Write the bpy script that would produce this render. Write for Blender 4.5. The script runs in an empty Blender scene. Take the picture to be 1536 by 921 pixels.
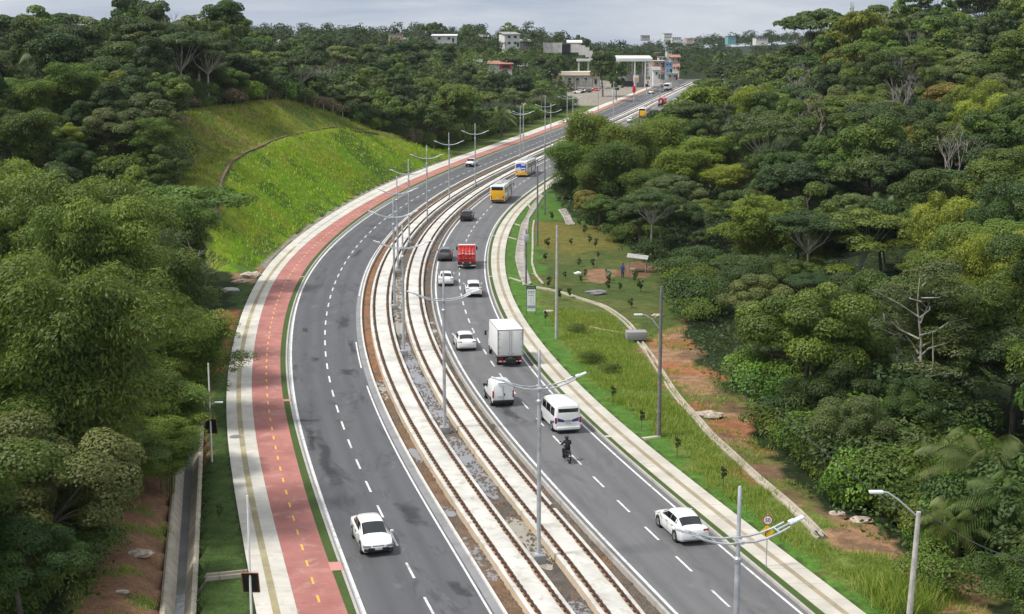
import bpy, bmesh, math, random
import numpy as np
from mathutils import Vector, Matrix, Euler

random.seed(11)
rng = np.random.default_rng(11)
SC = bpy.context.scene
COL = SC.collection
R = math.radians

# ------------------------------------------------------------------ camera geometry
F = 2200.0
HC = 28.0
PITCH = math.atan(400.5 / F)
CP, SP = math.cos(PITCH), math.sin(PITCH)

def ray(px, py):
    u = (px - 768.0) / F
    v = -(py - 460.5) / F
    return np.array([u, CP + v * SP, -SP + v * CP])

def project(x, y, z):
    z = z - HC
    dep = y * CP - z * SP
    up = y * SP + z * CP
    return 768 + F * x / dep, 460.5 - F * up / dep, dep

def smooth(x, a, b):
    t = np.clip((np.asarray(x, float) - a) / (b - a), 0, 1)
    return t * t * (3 - 2 * t)

_ry = np.linspace(0, 2600, 2601)
_rs = np.interp(_ry, [0, 180, 270, 450, 500, 640, 660, 2600], [0, 0, .0145, .0145, .037, .037, 0, 0])
_rz = np.concatenate([[0], np.cumsum((_rs[1:] + _rs[:-1]) / 2)])
def roadz(Y): return np.interp(np.asarray(Y, float), _ry, _rz)

def road_at(px, py):
    d = ray(px, py)
    z = 0.0
    for _ in range(60):
        t = (z - HC) / d[2]
        z = 0.5 * z + 0.5 * float(roadz(d[1] * t))
    return d[0] * t, d[1] * t

def at_depth(px, py, Y):
    d = ray(px, py)
    t = Y / d[1]
    return Vector((d[0] * t, Y, HC + d[2] * t))

# ------------------------------------------------------------------ traced lines of the corridor: X as a function of Y
class Line:
    def __init__(self, pts, sm=2.5):
        g = sorted([road_at(*p)[::-1] for p in pts])
        Y = np.array([a for a, b in g]); X = np.array([b for a, b in g])
        k = np.log(Y)
        # pchip-like: dense linear interpolation then gaussian smoothing in log(Y)
        lo = np.log(30.0); hi = np.log(760.0)
        n = 900
        s = np.linspace(lo, hi, n)
        m0 = (X[1] - X[0]) / (Y[1] - Y[0]); m1 = (X[-1] - X[-3]) / (Y[-1] - Y[-3])
        ys = np.exp(s)
        xs = np.interp(ys, Y, X)
        xs = np.where(ys < Y[0], X[0] + (ys - Y[0]) * m0, xs)
        xs = np.where(ys > Y[-1], X[-1] + (ys - Y[-1]) * m1, xs)
        w = int(sm * 12)
        ker = np.exp(-0.5 * (np.arange(-3 * w, 3 * w + 1) / w) ** 2); ker /= ker.sum()
        # subtract linear trend in ys for clean ends
        pad = 3 * w
        xp = np.concatenate([2 * xs[0] - xs[pad:0:-1], xs, 2 * xs[-1] - xs[-2:-pad - 2:-1]])
        self.s = s
        self.x = np.convolve(xp, ker, mode='valid')
    def __call__(self, Y):
        return np.interp(np.log(np.asarray(Y, float)), self.s, self.x)
    def slope(self, Y):
        return (float(self(Y + 2)) - float(self(Y - 2))) / 4.0

def dlb(Y): return np.interp(Y, [190, 201, 211, 223, 238, 252, 269, 278, 289, 305, 325], [7.5, 9.3, 11.2, 12.7, 13.8, 14.3, 14.3, 14.0, 12.6, 11.0, 9.0])

class Off:
    def __init__(self, l, d): self.l, self.d = l, d
    def __call__(self, Y): return self.l(Y) + self.d
    def slope(self, Y): return self.l.slope(Y)

class Mix:
    def __init__(self, a, b, t=0.5): self.a, self.b, self.t = a, b, t
    def __call__(self, Y): return self.a(Y) * (1 - self.t) + self.b(Y) * self.t
    def slope(self, Y): return (float(self(Y + 2)) - float(self(Y - 2))) / 4.0

LA = Line([(387,921),(373,850),(362,780),(348,705),(341,660),(338,600),(343,540),(353,500),(373,440),(396,400),(430,360),(450,352),(482,329.5),(515,306.7),(548,287),(580,271.5),(613,258.5),(639,251),(673,239),(713,226),(743,215.5),(779,203),(818,186),(851,175),(896,157),(937,144),(975,128)])
LB = Line([(449.6,921),(432.7,850),(410.6,780),(392,700),(384.6,660),(376,600),(377.6,540),(385,500),(398,440),(420,400),(452.4,365),(482.6,345),(515,321),(547.7,301.5),(580,284.5),(613,269),(639,258),(673,245),(713,230.6),(756,216),(779,209),(818,192.5),(896,162),(941,145.5),(977,130)])
LC = Line([(524,921),(498,850),(469,780),(449,700),(440.6,660),(421,600),(418.5,540),(421.5,500),(434,440),(455,400),(484,367),(515,340),(547.7,315),(580,294),(613,278.7),(639,264.5),(673,252),(696,244),(756,221),(800,205.5),(818,197.8),(851,186),(896,166),(943,147),(978,131.5)])
LD = Line([(537,921),(512,850),(485,780),(459,700),(449.7,660),(429.4,600),(427,540),(429.5,490),(442,440),(460,400),(489,368),(515,344.5),(547.7,319),(580,297.5),(613,281),(639,268),(673,255),(696,246.5),(756,223),(800,207.3),(818,199.5),(851,186.8),(896,168.5),(944,148),(979,132.5)])
LE = Line([(550,921),(522,850),(496,780),(468,700),(456,660),(439.3,600),(435,540),(437,490),(446.4,440),(463.3,400),(493.5,369),(515,349.7),(547.7,323.6),(580,301.5),(613,284),(639,271.5),(673,258.3),(696,249.3),(730,236),(756,225.3),(800,209.3),(818,201),(851,188.2),(896,170.4),(946,149.5),(980,134)])
LF = Line([(649,918),(633,890),(617,855),(604,832),(591,804),(582,786),(567,757),(558,739),(541,708),(522,660),(500.5,600),(486,540),(484,500),(492.8,440),(509.7,400),(532,366),(558,340),(585,317.7),(605,303),(636,285.5),(668,269.7),(701.6,256),(733,243),(771,227.5),(796,217.3),(815.6,210),(836,200),(905,172),(955,152),(990,136)])
LG = Line([(739.7,921),(682,822),(640.7,758),(606,700),(586.5,660),(556.5,600),(535.7,540),(530,500),(529,470),(531,440),(541,400),(560,371),(573,353),(586,339),(610,317),(640,294),(673,275),(712,256),(756,239),(800,222),(849,201),(903,179),(955,157),(1010,131)])
LM1 = Line([(829.5,921),(752,813),(670,700),(614,610),(591.5,560),(571,500),(568,462),(568,440),(576.3,400),(592,370),(612.8,340),(646,310),(658,300),(673,290),(712,271),(756,250.5),(785.6,236),(817,222),(857,205),(909,180.5),(955,160.5),(1016,133)])
LM2 = Line([(939,921),(934,913.5),(752.7,700),(685,610),(655,560),(627.4,500),(620.6,480),(616.7,440),(619.5,400),(628,370),(647,340),(675,311),(691,299),(712,285.5),(730,275.5),(763,258),(805,238),(826,228),(857,213),(935,176.5),(979,154),(1016,137)])
LR1 = Line([(1015,918),(965,867),(878.7,779),(811,704),(732,614),(697,564),(671,515),(656.5,480),(650.3,440),(651,400),(659.7,370),(673,340),(698,315),(715,300),(730,289),(769,266),(804,246.5),(838.5,229),(967,166),(1005,147)])
LF2 = Line([(1107,921),(1058,874.5),(1003,823.7),(955,778),(914.7,739),(794,618.6),(777,599.7),(743.6,556),(730,537),(719.5,519.5),(709.6,503),(701.8,487),(696,473),(690.7,457),(686.8,431),(684.6,406.5),(686.4,386),(692,366.4),(699.4,349),(708.5,334.5),(719.6,320),(731,307),(777,273),(809,254),(845,237),(980,168),(1008,152)])
LR3 = Line([(1203,919),(1120,851),(1026.7,771.6),(950,705),(876,640),(831,596),(806,568.6),(785,542.5),(745,480),(736.5,460),(729,440),(724.8,420),(722,400),(725.4,370),(733,340),(751,312),(769,300),(800,277.5),(830,259),(985,173),(1010,157)])
LR4 = Line([(1219,919),(1120,835),(1042,771.6),(961,705),(911,659),(876,628),(840,596),(812.6,564.7),(788,534.7),(752,480),(734.5,440),(728,400),(730,370),(737,340),(754,312),(772,300),(803,278),(833,259.7),(988,174),(1012,158)])
LR5 = Line([(1235,919),(1162,859),(1068,786),(971,705),(915,657),(874,620.6),(849,596),(808.7,553),(788,527),(760,480),(739,440),(732,400),(734,370),(740,340),(758.6,312),(776,300),(807,279),(837,260.5),(992,175),(1015,159)])
LR6 = Line([(1295,919),(1252,886),(1198.5,845.5),(1094,765),(1016,705),(967,664),(928,635.6),(884,596),(845,557),(818,524),(786,482.6),(768.4,460),(760,440),(753,400),(754.7,370),(760,340),(778,311),(786,303),(800,291),(818,281),(850,262.5),(1003,177),(1025,161)])
LR7 = Line([(1338,919),(1325,909),(1265,866),(1218,834),(1146,788.5),(1084,739),(1040,700),(1013,668),(984,644.7),(962,622.6),(936,609.5),(920,592.6),(888,566),(871,549),(863,534.7),(857,520),(845,495),(835,478),(825,462),(812,440)])
CHL = Line([(249,921),(263,760),(266,720),(271,650)])
CHR = Line([(289,921),(298,760),(300,720),(303,650)])
LT1 = Line([(418,921),(403,850),(384,780),(369.7,700),(364,660),(355.5,600),(359.4,540),(367,500),(386,440),(408,400),(440.7,360),(450,362.5),(482,337.5),(515,314),(548,294.5),(580,278),(613,264),(639,255),(673,242.5),(713,228.5),(779,206.5),(818,189.5),(896,159.5),(940,145)])
LT2 = Mix(LR5, LR6, 0.5)
LH = Off(LG, 0.62)
LR0 = Off(LR1, -0.38)

# ------------------------------------------------------------------ terrain height
_perm = np.random.default_rng(3).random((256, 256))
def vnoise(x, y, s=1.0, o=0):
    x = np.asarray(x, float) / s + 37.3 * o; y = np.asarray(y, float) / s + 11.7 * o
    xi = np.floor(x).astype(int); yi = np.floor(y).astype(int)
    fx = x - xi; fy = y - yi
    fx = fx * fx * (3 - 2 * fx); fy = fy * fy * (3 - 2 * fy)
    a = _perm[xi % 256, yi % 256]; b = _perm[(xi + 1) % 256, yi % 256]
    c = _perm[xi % 256, (yi + 1) % 256]; d = _perm[(xi + 1) % 256, (yi + 1) % 256]
    return (a * (1 - fx) + b * fx) * (1 - fy) + (c * (1 - fx) + d * fx) * fy

def hill_amp(Y):
    return np.interp(Y, [172, 184, 198, 225, 290, 322, 352], [0, 0.6, 0.86, 1.0, 1.0, 0.66, 0.0])

def bench(Y): return np.interp(Y, [175, 186, 214, 248, 281, 310], [10, 11.3, 14.3, 14.8, 13.2, 12.5])
def hill_prof(dl, Y):
    k = 13.0 / bench(Y)
    return np.interp(dl * k, [0.8, 2.0, 11.5, 12.4, 13.2, 14.4, 15.0, 22.0, 40, 60], [0, 0.9, 9.6, 10.0, 10.15, 10.35, 10.8, 15.4, 16.4, 16.6])

def hfun(X, Y):
    X = np.asarray(X, float); Y = np.asarray(Y, float)
    zr = roadz(Y)
    cL = LA(Y); cR = LR6(Y)
    dl = cL - X; dr = X - cR
    Lh = np.interp(Y, [60, 130, 180, 230, 290, 350, 420, 520, 640, 800, 1100, 1600], [0, 0.5, 3, 9, 17, 21, 17, 13, 17, 19, 23, 20])
    a = np.interp(Y, [100, 340, 380, 500, 700], [7, 10, 26, 24, 12])
    b = np.interp(Y, [100, 340, 380, 500, 700], [60, 60, 85, 95, 85])
    zl = Lh * smooth((dl - a) / (b - a), 0, 1)
    am = hill_amp(Y)
    zh = hill_prof(dl, Y) * am
    zl = np.maximum(zl, zh)
    Rh = np.interp(Y, [60, 120, 180, 250, 330, 400, 520, 700, 1000, 1600], [0, 0, 3.5, 11, 21, 25, 21, 14, 16, 20])
    ar = np.interp(Y, [60, 160, 260, 400, 600], [14, 22, 10, 6, 8])
    zR = Rh * smooth((dr - ar) / 72.0, 0, 1) + np.clip(dr - 90, 0, 200) * 0.05 * smooth(Y, 150, 330)
    z = np.where(dl > 0, zl, np.where(dr > 0, zR, 0.0))
    nz = (vnoise(X, Y, 9, 1) - 0.5) * 0.8 + (vnoise(X, Y, 3.1, 2) - 0.5) * 0.25
    far = np.maximum(smooth(dl, 3, 12), smooth(dr, 6, 20))
    z = z + nz * far * np.where((am > 0.05) & (dl < 30), 0.55, 1.0) + 0.10
    inside = (dl < -0.35) & (dr < -0.35)
    # weedy bank dips gently away from the right lawn
    z = z - 0.5 * smooth(dr, 3.5, 9) * smooth(Y, 200, 140)
    # drainage ditch on the left
    ch = (X > CHL(Y) - 0.25) & (X < CHR(Y) + 0.25) & (Y < 125)
    z = np.where(ch, -0.9, z)
    bank = smooth(CHL(Y) - X, 0.2, 2.5) * smooth(Y, 130, 100)
    z = z + 0.7 * bank
    z = np.where(inside, -0.75, z)
    zre = zr * (1 - .75 * np.maximum(smooth(dl, 12, 60), smooth(dr, 12, 60)) * smooth(Y, 380, 560))
    return z + zre

def gz(x, y): return float(hfun(np.array([x]), np.array([y]))[0])

_ys = np.geomspace(45, 2200, 2600)
def at(px, py):
    d = ray(px, py)
    t = _ys / d[1]
    zz = HC + d[2] * t
    hh = hfun(d[0] * t, _ys)
    k = np.argmax(zz < hh)
    if zz[k] >= hh[k]: k = len(_ys) - 1
    y0 = _ys[k]
    return Vector((d[0] * y0 / d[1], y0, float(hh[k])))

# ------------------------------------------------------------------ object helpers
def link(o): COL.objects.link(o); return o

def mesh_from(name, verts, faces, mat=None, smooth_angle=None, uvs=None):
    me = bpy.data.meshes.new(name)
    if isinstance(faces, np.ndarray):
        n, k = faces.shape
        me.vertices.add(len(verts)); me.vertices.foreach_set('co', np.asarray(verts, np.float32).ravel())
        me.loops.add(n * k); me.loops.foreach_set('vertex_index', faces.astype(np.int32).ravel())
        me.polygons.add(n); me.polygons.foreach_set('loop_start', np.arange(0, n * k, k, dtype=np.int32))
        me.update(calc_edges=True)
    else:
        me.from_pydata([tuple(v) for v in verts], [], faces)
    if mat: me.materials.append(mat)
    if uvs is not None:
        uv = me.uv_layers.new(name='UVMap')
        li = np.zeros(len(me.loops), np.int32); me.loops.foreach_get('vertex_index', li)
        uv.data.foreach_set('uv', np.asarray(uvs, np.float32)[li].ravel())
    if smooth_angle is not None:
        me.polygons.foreach_set('use_smooth', np.ones(len(me.polygons), bool))
        if smooth_angle < 179: me.set_sharp_from_angle(angle=R(smooth_angle))
    me.update()
    return me

def obj(name, me, parent=None, loc=None, rotz=None):
    o = bpy.data.objects.new(name, me)
    if parent is not None: o.parent = parent
    if loc is not None: o.location = loc
    if rotz is not None: o.rotation_euler = (0, 0, rotz)
    return link(o)

def tag(o, label=None, cat=None, group=None, kind=None):
    if label: o['label'] = label
    if cat: o['category'] = cat
    if group: o['group'] = group
    if kind: o['kind'] = kind
    return o

def thing(name, label, cat, loc=(0, 0, 0), rotz=0, group=None):
    o = bpy.data.objects.new(name, None); link(o)
    o.empty_display_size = 0.3
    o.location = loc; o.rotation_euler = (0, 0, rotz)
    return tag(o, label, cat, group)

def copy_tree(o, parent=None):
    c = o.copy(); COL.objects.link(c)
    if parent is not None: c.parent = parent
    for ch in o.children: copy_tree(ch, c)
    return c

class MB:
    """collects simple solids into one mesh"""
    def __init__(self): self.v = []; self.f = []
    def add(self, vs, fs):
        b = len(self.v); self.v += [tuple(p) for p in vs]; self.f += [tuple(i + b for i in q) for q in fs]; return self
    def box(self, c, s, rot=None, bev=0.0):
        hx, hy, hz = s[0] / 2, s[1] / 2, s[2] / 2
        if bev <= 0:
            P = [Vector((x, y, z)) for z in (-hz, hz) for y in (-hy, hy) for x in (-hx, hx)]
            Fc = [(0, 2, 3, 1), (4, 5, 7, 6), (0, 1, 5, 4), (2, 6, 7, 3), (0, 4, 6, 2), (1, 3, 7, 5)]
        else:
            bm = bmesh.new(); bmesh.ops.create_cube(bm, size=1.0)
            for v in bm.verts: v.co = Vector((v.co.x * s[0], v.co.y * s[1], v.co.z * s[2]))
            bmesh.ops.bevel(bm, geom=bm.edges[:], offset=bev, segments=2, affect='EDGES', profile=0.6)
            bm.verts.index_update(); bm.verts.ensure_lookup_table()
            P = [v.co.copy() for v in bm.verts]; Fc = [[v.index for v in f.verts] for f in bm.faces]; bm.free()
        M = rot if rot is not None else Matrix.Identity(3)
        if not isinstance(M, Matrix): M = Euler(M).to_matrix()
        return self.add([M @ p + Vector(c) for p in P], Fc)
    def tube(self, pts, r, n=8, cap=True):
        pts = [Vector(p) for p in pts]
        if not hasattr(r, '__len__'): r = [r] * len(pts)
        rings = []; up0 = None
        for i, p in enumerate(pts):
            t = (pts[min(i + 1, len(pts) - 1)] - pts[max(i - 1, 0)]).normalized()
            if up0 is None:
                up0 = Vector((1, 0, 0)) if abs(t.x) < 0.8 else Vector((0, 1, 0))
            a = (up0 - t * up0.dot(t)).normalized(); up0 = a; b = t.cross(a)
            rings.append([p + (a * math.cos(2 * math.pi * k / n) + b * math.sin(2 * math.pi * k / n)) * r[i] for k in range(n)])
        vs = [q for g in rings for q in g]; fs = []
        for i in range(len(pts) - 1):
            for k in range(n):
                k2 = (k + 1) % n
                fs.append((i * n + k, i * n + k2, (i + 1) * n + k2, (i + 1) * n + k))
        if cap:
            fs.append(tuple(range(n - 1, -1, -1))); fs.append(tuple((len(pts) - 1) * n + k for k in range(n)))
        return self.add(vs, fs)
    def cyl(self, c, r, h, axis='z', n=20, r2=None):
        d = {'x': Vector((1, 0, 0)), 'y': Vector((0, 1, 0)), 'z': Vector((0, 0, 1))}[axis]
        c = Vector(c)
        return self.tube([c - d * h / 2, c + d * h / 2], [r, r if r2 is None else r2], n)
    def loft(self, rings, closed=True, caps=True):
        n = len(rings[0]); vs = [p for g in rings for p in g]; fs = []
        for i in range(len(rings) - 1):
            for k in range(n if closed else n - 1):
                k2 = (k + 1) % n
                fs.append((i * n + k, i * n + k2, (i + 1) * n + k2, (i + 1) * n + k))
        if caps:
            fs.append(tuple(range(n - 1, -1, -1))); fs.append(tuple((len(rings) - 1) * n + k for k in range(n)))
        return self.add(vs, fs)
    def sphere(self, c, r, n=12, m=8, sc=(1, 1, 1)):
        c = Vector(c); rings = []
        for i in range(1, m):
            th = math.pi * i / m
            rings.append([c + Vector((math.sin(th) * math.cos(2 * math.pi * k / n) * sc[0], math.sin(th) * math.sin(2 * math.pi * k / n) * sc[1], -math.cos(th) * sc[2])) * r for k in range(n)])
        return self.loft(rings)
    def prism(self, poly, depth_vec):
        d = Vector(depth_vec); n = len(poly)
        vs = [Vector(p) for p in poly] + [Vector(p) + d for p in poly]
        fs = [tuple(range(n - 1, -1, -1)), tuple(range(n, 2 * n))] + [(k, (k + 1) % n, (k + 1) % n + n, k + n) for k in range(n)]
        return self.add(vs, fs)
    def mesh(self, name, mat, ang=35):
        me = mesh_from(name, self.v, self.f, mat, None)
        bm = bmesh.new(); bm.from_mesh(me); bmesh.ops.recalc_face_normals(bm, faces=bm.faces[:]); bm.to_mesh(me); bm.free()
        if ang:
            me.polygons.foreach_set('use_smooth', np.ones(len(me.polygons), bool))
            me.set_sharp_from_angle(angle=R(ang))
        me.update(); return me
    def build(self, name, mat, parent=None, loc=None, ang=35):
        return obj(name, self.mesh(name, mat, ang), parent, loc)

# ------------------------------------------------------------------ materials
def nodes(m):
    m.use_nodes = True
    nt = m.node_tree; nt.nodes.clear()
    return nt, nt.nodes, nt.links

def N(nt, typ, **kw):
    n = nt.nodes.new(typ)
    for k, v in kw.items():
        if k == 'inp':
            for a, b in v.items(): n.inputs[a].default_value = b
        else: setattr(n, k, v)
    return n

def c4(c): return (c[0], c[1], c[2], 1.0)

def math_(nt, op, a, b=None, clamp=False):
    n = N(nt, 'ShaderNodeMath', operation=op, use_clamp=clamp)
    for i, x in enumerate((a, b)):
        if x is None: continue
        if hasattr(x, 'is_linked') or hasattr(x, 'links'): nt.links.new(x, n.inputs[i])
        else: n.inputs[i].default_value = x
    return n.outputs[0]

def mixc(nt, fac, a, b, blend='MIX'):
    n = N(nt, 'ShaderNodeMix', data_type='RGBA', blend_type=blend)
    for sock, x in ((n.inputs[0], fac), (n.inputs[6], a), (n.inputs[7], b)):
        if hasattr(x, 'is_linked'): nt.links.new(x, sock)
        elif isinstance(x, (int, float)): sock.default_value = x
        else: sock.default_value = c4(x)
    return n.outputs[2]

def noise(nt, vec, scale, detail=4, rough=0.55, lo=0.35, hi=0.65, dist=0.0):
    n = N(nt, 'ShaderNodeTexNoise', inp={'Scale': scale, 'Detail': detail, 'Roughness': rough, 'Distortion': dist})
    nt.links.new(vec, n.inputs['Vector'])
    mr = N(nt, 'ShaderNodeMapRange', inp={1: lo, 2: hi, 3: 0.0, 4: 1.0}); mr.clamp = True
    nt.links.new(n.outputs[0], mr.inputs[0])
    return mr.outputs[0]

def pos(nt): return N(nt, 'ShaderNodeNewGeometry').outputs['Position']

def finish(nt, color, rough=0.8, metal=0.0, spec=0.4, bump=None, bumpd=0.02, coat=0.0):
    b = N(nt, 'ShaderNodeBsdfPrincipled')
    for k, x in (('Base Color', color), ('Roughness', rough), ('Metallic', metal), ('Specular IOR Level', spec), ('Coat Weight', coat)):
        if hasattr(x, 'is_linked'): nt.links.new(x, b.inputs[k])
        elif k == 'Base Color': b.inputs[k].default_value = c4(x)
        else: b.inputs[k].default_value = x
    if bump is not None:
        bn = N(nt, 'ShaderNodeBump', inp={'Strength': 0.7, 'Distance': bumpd})
        nt.links.new(bump, bn.inputs['Height']); nt.links.new(bn.outputs[0], b.inputs['Normal'])
    o = N(nt, 'ShaderNodeOutputMaterial'); nt.links.new(b.outputs[0], o.inputs[0])
    return b

def plain(name, col, rough=0.6, metal=0.0, var=0.12, scale=3.0, spec=0.4, coat=0.0, bump=0.0):
    m = bpy.data.materials.new(name); nt, _, L = nodes(m)
    p = pos(nt)
    n1 = noise(nt, p, scale, 5)
    c = mixc(nt, n1, [x * (1 - var) for x in col], [min(1, x * (1 + var)) for x in col])
    finish(nt, c, rough, metal, spec, n1 if bump else None, bump, coat)
    return m
# ------------------------------------------------------------------ ground materials
def uvsep(nt):
    u = N(nt, 'ShaderNodeUVMap'); u.uv_map = 'UVMap'
    s = N(nt, 'ShaderNodeSeparateXYZ'); nt.links.new(u.outputs[0], s.inputs[0])
    return s.outputs[0], s.outputs[1], u.outputs[0]

def mat_asphalt(name, base, tracks, wear=0.5):
    """UV: u = metres from the left edge, v = metres along"""
    m = bpy.data.materials.new(name); nt, _, L = nodes(m)
    p = pos(nt); u, v, uv = uvsep(nt)
    comb = N(nt, 'ShaderNodeMapping'); comb.inputs['Scale'].default_value = (1.0, 0.06, 1.0); L.new(uv, comb.inputs[0])
    streak = noise(nt, comb.outputs[0], 1.3, 5, 0.6, 0.3, 0.72)
    big = noise(nt, p, 0.05, 4, 0.6, 0.35, 0.65)
    fine = noise(nt, p, 9.0, 3, 0.7, 0.2, 0.8)
    c = mixc(nt, streak, [x * 0.82 for x in base], [x * 1.16 for x in base])
    c = mixc(nt, math_(nt, 'MULTIPLY', big, 0.35), c, [base[0] * 1.35, base[1] * 1.33, base[2] * 1.3])
    # polished wheel bands
    acc = None
    for (uc, w) in tracks:
        d = math_(nt, 'ABSOLUTE', math_(nt, 'SUBTRACT', u, uc))
        g = math_(nt, 'SUBTRACT', 1.0, math_(nt, 'DIVIDE', d, w), True)
        acc = g if acc is None else math_(nt, 'ADD', acc, g, True)
    acc = math_(nt, 'MULTIPLY', acc, math_(nt, 'ADD', 0.22, math_(nt, 'MULTIPLY', streak, 0.3)))
    c = mixc(nt, acc, c, [x * 0.5 for x in base])
    # tar stains and repairs
    st = N(nt, 'ShaderNodeMapping'); st.inputs['Scale'].default_value = (0.50, 0.14, 1.0); L.new(uv, st.inputs[0])
    s1 = noise(nt, st.outputs[0], 0.9, 8, 0.72, 0.535, 0.64, 0.9)
    c = mixc(nt, math_(nt, 'MULTIPLY', s1, wear), c, (0.022, 0.022, 0.025))
    s2 = noise(nt, st.outputs[0], 1.3, 7, 0.7, 0.58, 0.72, 0.5)
    c = mixc(nt, math_(nt, 'MULTIPLY', s2, 0.32), c, (0.26, 0.25, 0.24))
    c = mixc(nt, math_(nt, 'MULTIPLY', fine, 0.18), c, [x * 1.8 for x in base])
    # hairline transverse and longitudinal cracks
    crk = N(nt, 'ShaderNodeTexVoronoi', feature='DISTANCE_TO_EDGE', inp={'Scale': 0.22}); 
    wp = N(nt, 'ShaderNodeVectorMath', operation='ADD')
    nn = N(nt, 'ShaderNodeTexNoise', inp={'Scale': 0.5, 'Detail': 5}); L.new(uv, nn.inputs['Vector'])
    L.new(uv, wp.inputs[0]); L.new(nn.outputs['Color'], wp.inputs[1]); L.new(wp.outputs[0], crk.inputs['Vector'])
    ck = math_(nt, 'LESS_THAN', crk.outputs['Distance'], 0.006)
    c = mixc(nt, math_(nt, 'MULTIPLY', ck, 0.10), c, (0.02, 0.02, 0.02))
    finish(nt, c, 0.78, 0, 0.35, fine, 0.004)
    return m

def mat_slab(name, base, joint=2.0, dark=0.5, stain=(0.3, 0.27, 0.2), stainamt=0.35, vary=0.12, jw=0.02):
    m = bpy.data.materials.new(name); nt, _, L = nodes(m)
    p = pos(nt); u, v, uv = uvsep(nt)
    big = noise(nt, p, 0.35, 5, 0.6, 0.3, 0.7)
    fine = noise(nt, p, 5.0, 4, 0.7, 0.25, 0.75)
    c = mixc(nt, big, [x * (1 - vary) for x in base], [x * (1 + vary) for x in base])
    # per slab tone
    sl = N(nt, 'ShaderNodeTexWhiteNoise', noise_dimensions='1D')
    L.new(math_(nt, 'FLOOR', math_(nt, 'DIVIDE', v, joint)), sl.inputs['W'])
    c = mixc(nt, math_(nt, 'MULTIPLY', sl.outputs[0], 0.28), c, [x * 0.72 for x in base])
    s1 = noise(nt, p, 0.8, 7, 0.7, 0.52, 0.72, 0.5)
    c = mixc(nt, math_(nt, 'MULTIPLY', s1, stainamt), c, stain)
    j = math_(nt, 'LESS_THAN', math_(nt, 'FRACT', math_(nt, 'DIVIDE', v, joint)), jw / joint * 2)
    c = mixc(nt, math_(nt, 'MULTIPLY', j, dark), c, [x * 0.35 for x in base])
    c = mixc(nt, math_(nt, 'MULTIPLY', fine, 0.15), c, [x * 0.6 for x in base])
    finish(nt, c, 0.85, 0, 0.25, fine, 0.004)
    return m

def mat_dirt(name, cols, puddle=0.0):
    m = bpy.data.materials.new(name); nt, _, L = nodes(m)
    p = pos(nt)
    a = noise(nt, p, 0.16, 6, 0.65, 0.38, 0.62, 0.4); b = noise(nt, p, 0.9, 6, 0.7, 0.35, 0.65); f = noise(nt, p, 6, 4, 0.7, 0.3, 0.7)
    c = mixc(nt, a, cols[0], cols[1]); c = mixc(nt, math_(nt, 'MULTIPLY', b, 0.6), c, cols[2])
    c = mixc(nt, math_(nt, 'MULTIPLY', f, 0.4), c, [x * 0.45 for x in cols[0]])
    finish(nt, c, 0.9, 0, 0.2, b, 0.12)
    return m

def mat_grass(name, base, alt, dry, scale=1.0, bumpd=0.06):
    m = bpy.data.materials.new(name); nt, _, L = nodes(m)
    p = pos(nt)
    a = noise(nt, p, 0.22 * scale, 5, 0.6, 0.35, 0.65); b = noise(nt, p, 1.6 * scale, 5, 0.7, 0.3, 0.7); f = noise(nt, p, 7 * scale, 3, 0.75, 0.25, 0.75)
    c = mixc(nt, a, base, alt); c = mixc(nt, math_(nt, 'MULTIPLY', b, 0.35), c, dry)
    c = mixc(nt, math_(nt, 'MULTIPLY', f, 0.5), c, [x * 0.45 for x in base])
    finish(nt, c, 0.9, 0, 0.15, f, bumpd)
    return m

def mat_water(name, col):
    m = bpy.data.materials.new(name); nt, _, L = nodes(m)
    p = pos(nt); a = noise(nt, p, 0.5, 4)
    c = mixc(nt, a, [x * 0.85 for x in col], [x * 1.12 for x in col])
    w = noise(nt, p, 2.0, 3)
    finish(nt, c, 0.06, 0, 0.5, w, 0.004)
    return m

M = {}
M['asphalt_l'] = mat_asphalt('asphalt_left', (0.085, 0.086, 0.092), [(1.7, 0.7), (3.1, 0.6), (5.0, 0.5)], .62)
M['asphalt_r'] = mat_asphalt('asphalt_right', (0.118, 0.118, 0.122), [(1.1, 0.5), (4.3, 0.7), (5.7, 0.7)], .34)
M['conc'] = mat_slab('concrete_sidewalk', (0.55, 0.525, 0.47), 2.4, 0.45, (0.33, 0.28, 0.19), 0.62, .18)
M['conc_r'] = mat_slab('concrete_sidewalk_right', (0.50, 0.47, 0.41), 2.2, 0.6, (0.29, 0.26, 0.21), 0.55, .18)
M['gutter'] = mat_slab('concrete_gutter', (0.40, 0.40, 0.40), 3.0, 0.4, (0.16, 0.15, 0.14), 0.55)
M['gutter_d'] = mat_slab('concrete_gutter_dark', (0.25, 0.25, 0.26), 3.0, 0.3, (0.10, 0.10, 0.10), 0.5)
M['kerb'] = mat_slab('kerb_stone', (0.42, 0.40, 0.37), 1.0, 0.45, (0.16, 0.13, 0.10), 0.55)
M['kerb_w'] = mat_slab('kerb_white', (0.62, 0.60, 0.56), 1.0, 0.45, (0.2, 0.15, 0.11), 0.45)
M['bike'] = mat_slab('red_bike_path', (0.37, 0.155, 0.135), 5.0, 0.35, (0.46, 0.30, 0.25), 0.75, 0.24)
M['bike_p'] = mat_slab('red_bike_ramp', (0.50, 0.24, 0.20), 8.0, 0.0, (0.50, 0.35, 0.27), 0.5)
M['tactile'] = mat_slab('tactile_paving', (0.33, 0.285, 0.17), 0.8, 0.35, (0.50, 0.46, 0.36), 0.85, 0.3)
M['tactile_r'] = mat_slab('tactile_paving_worn', (0.31, 0.26, 0.18), 1.2, 0.1, (0.45, 0.42, 0.34), 0.6, 0.25)
M['slabtrack'] = mat_slab('track_concrete', (0.56, 0.55, 0.51), 6.0, 0.45, (0.25, 0.20, 0.15), 0.72, 0.24)
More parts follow.
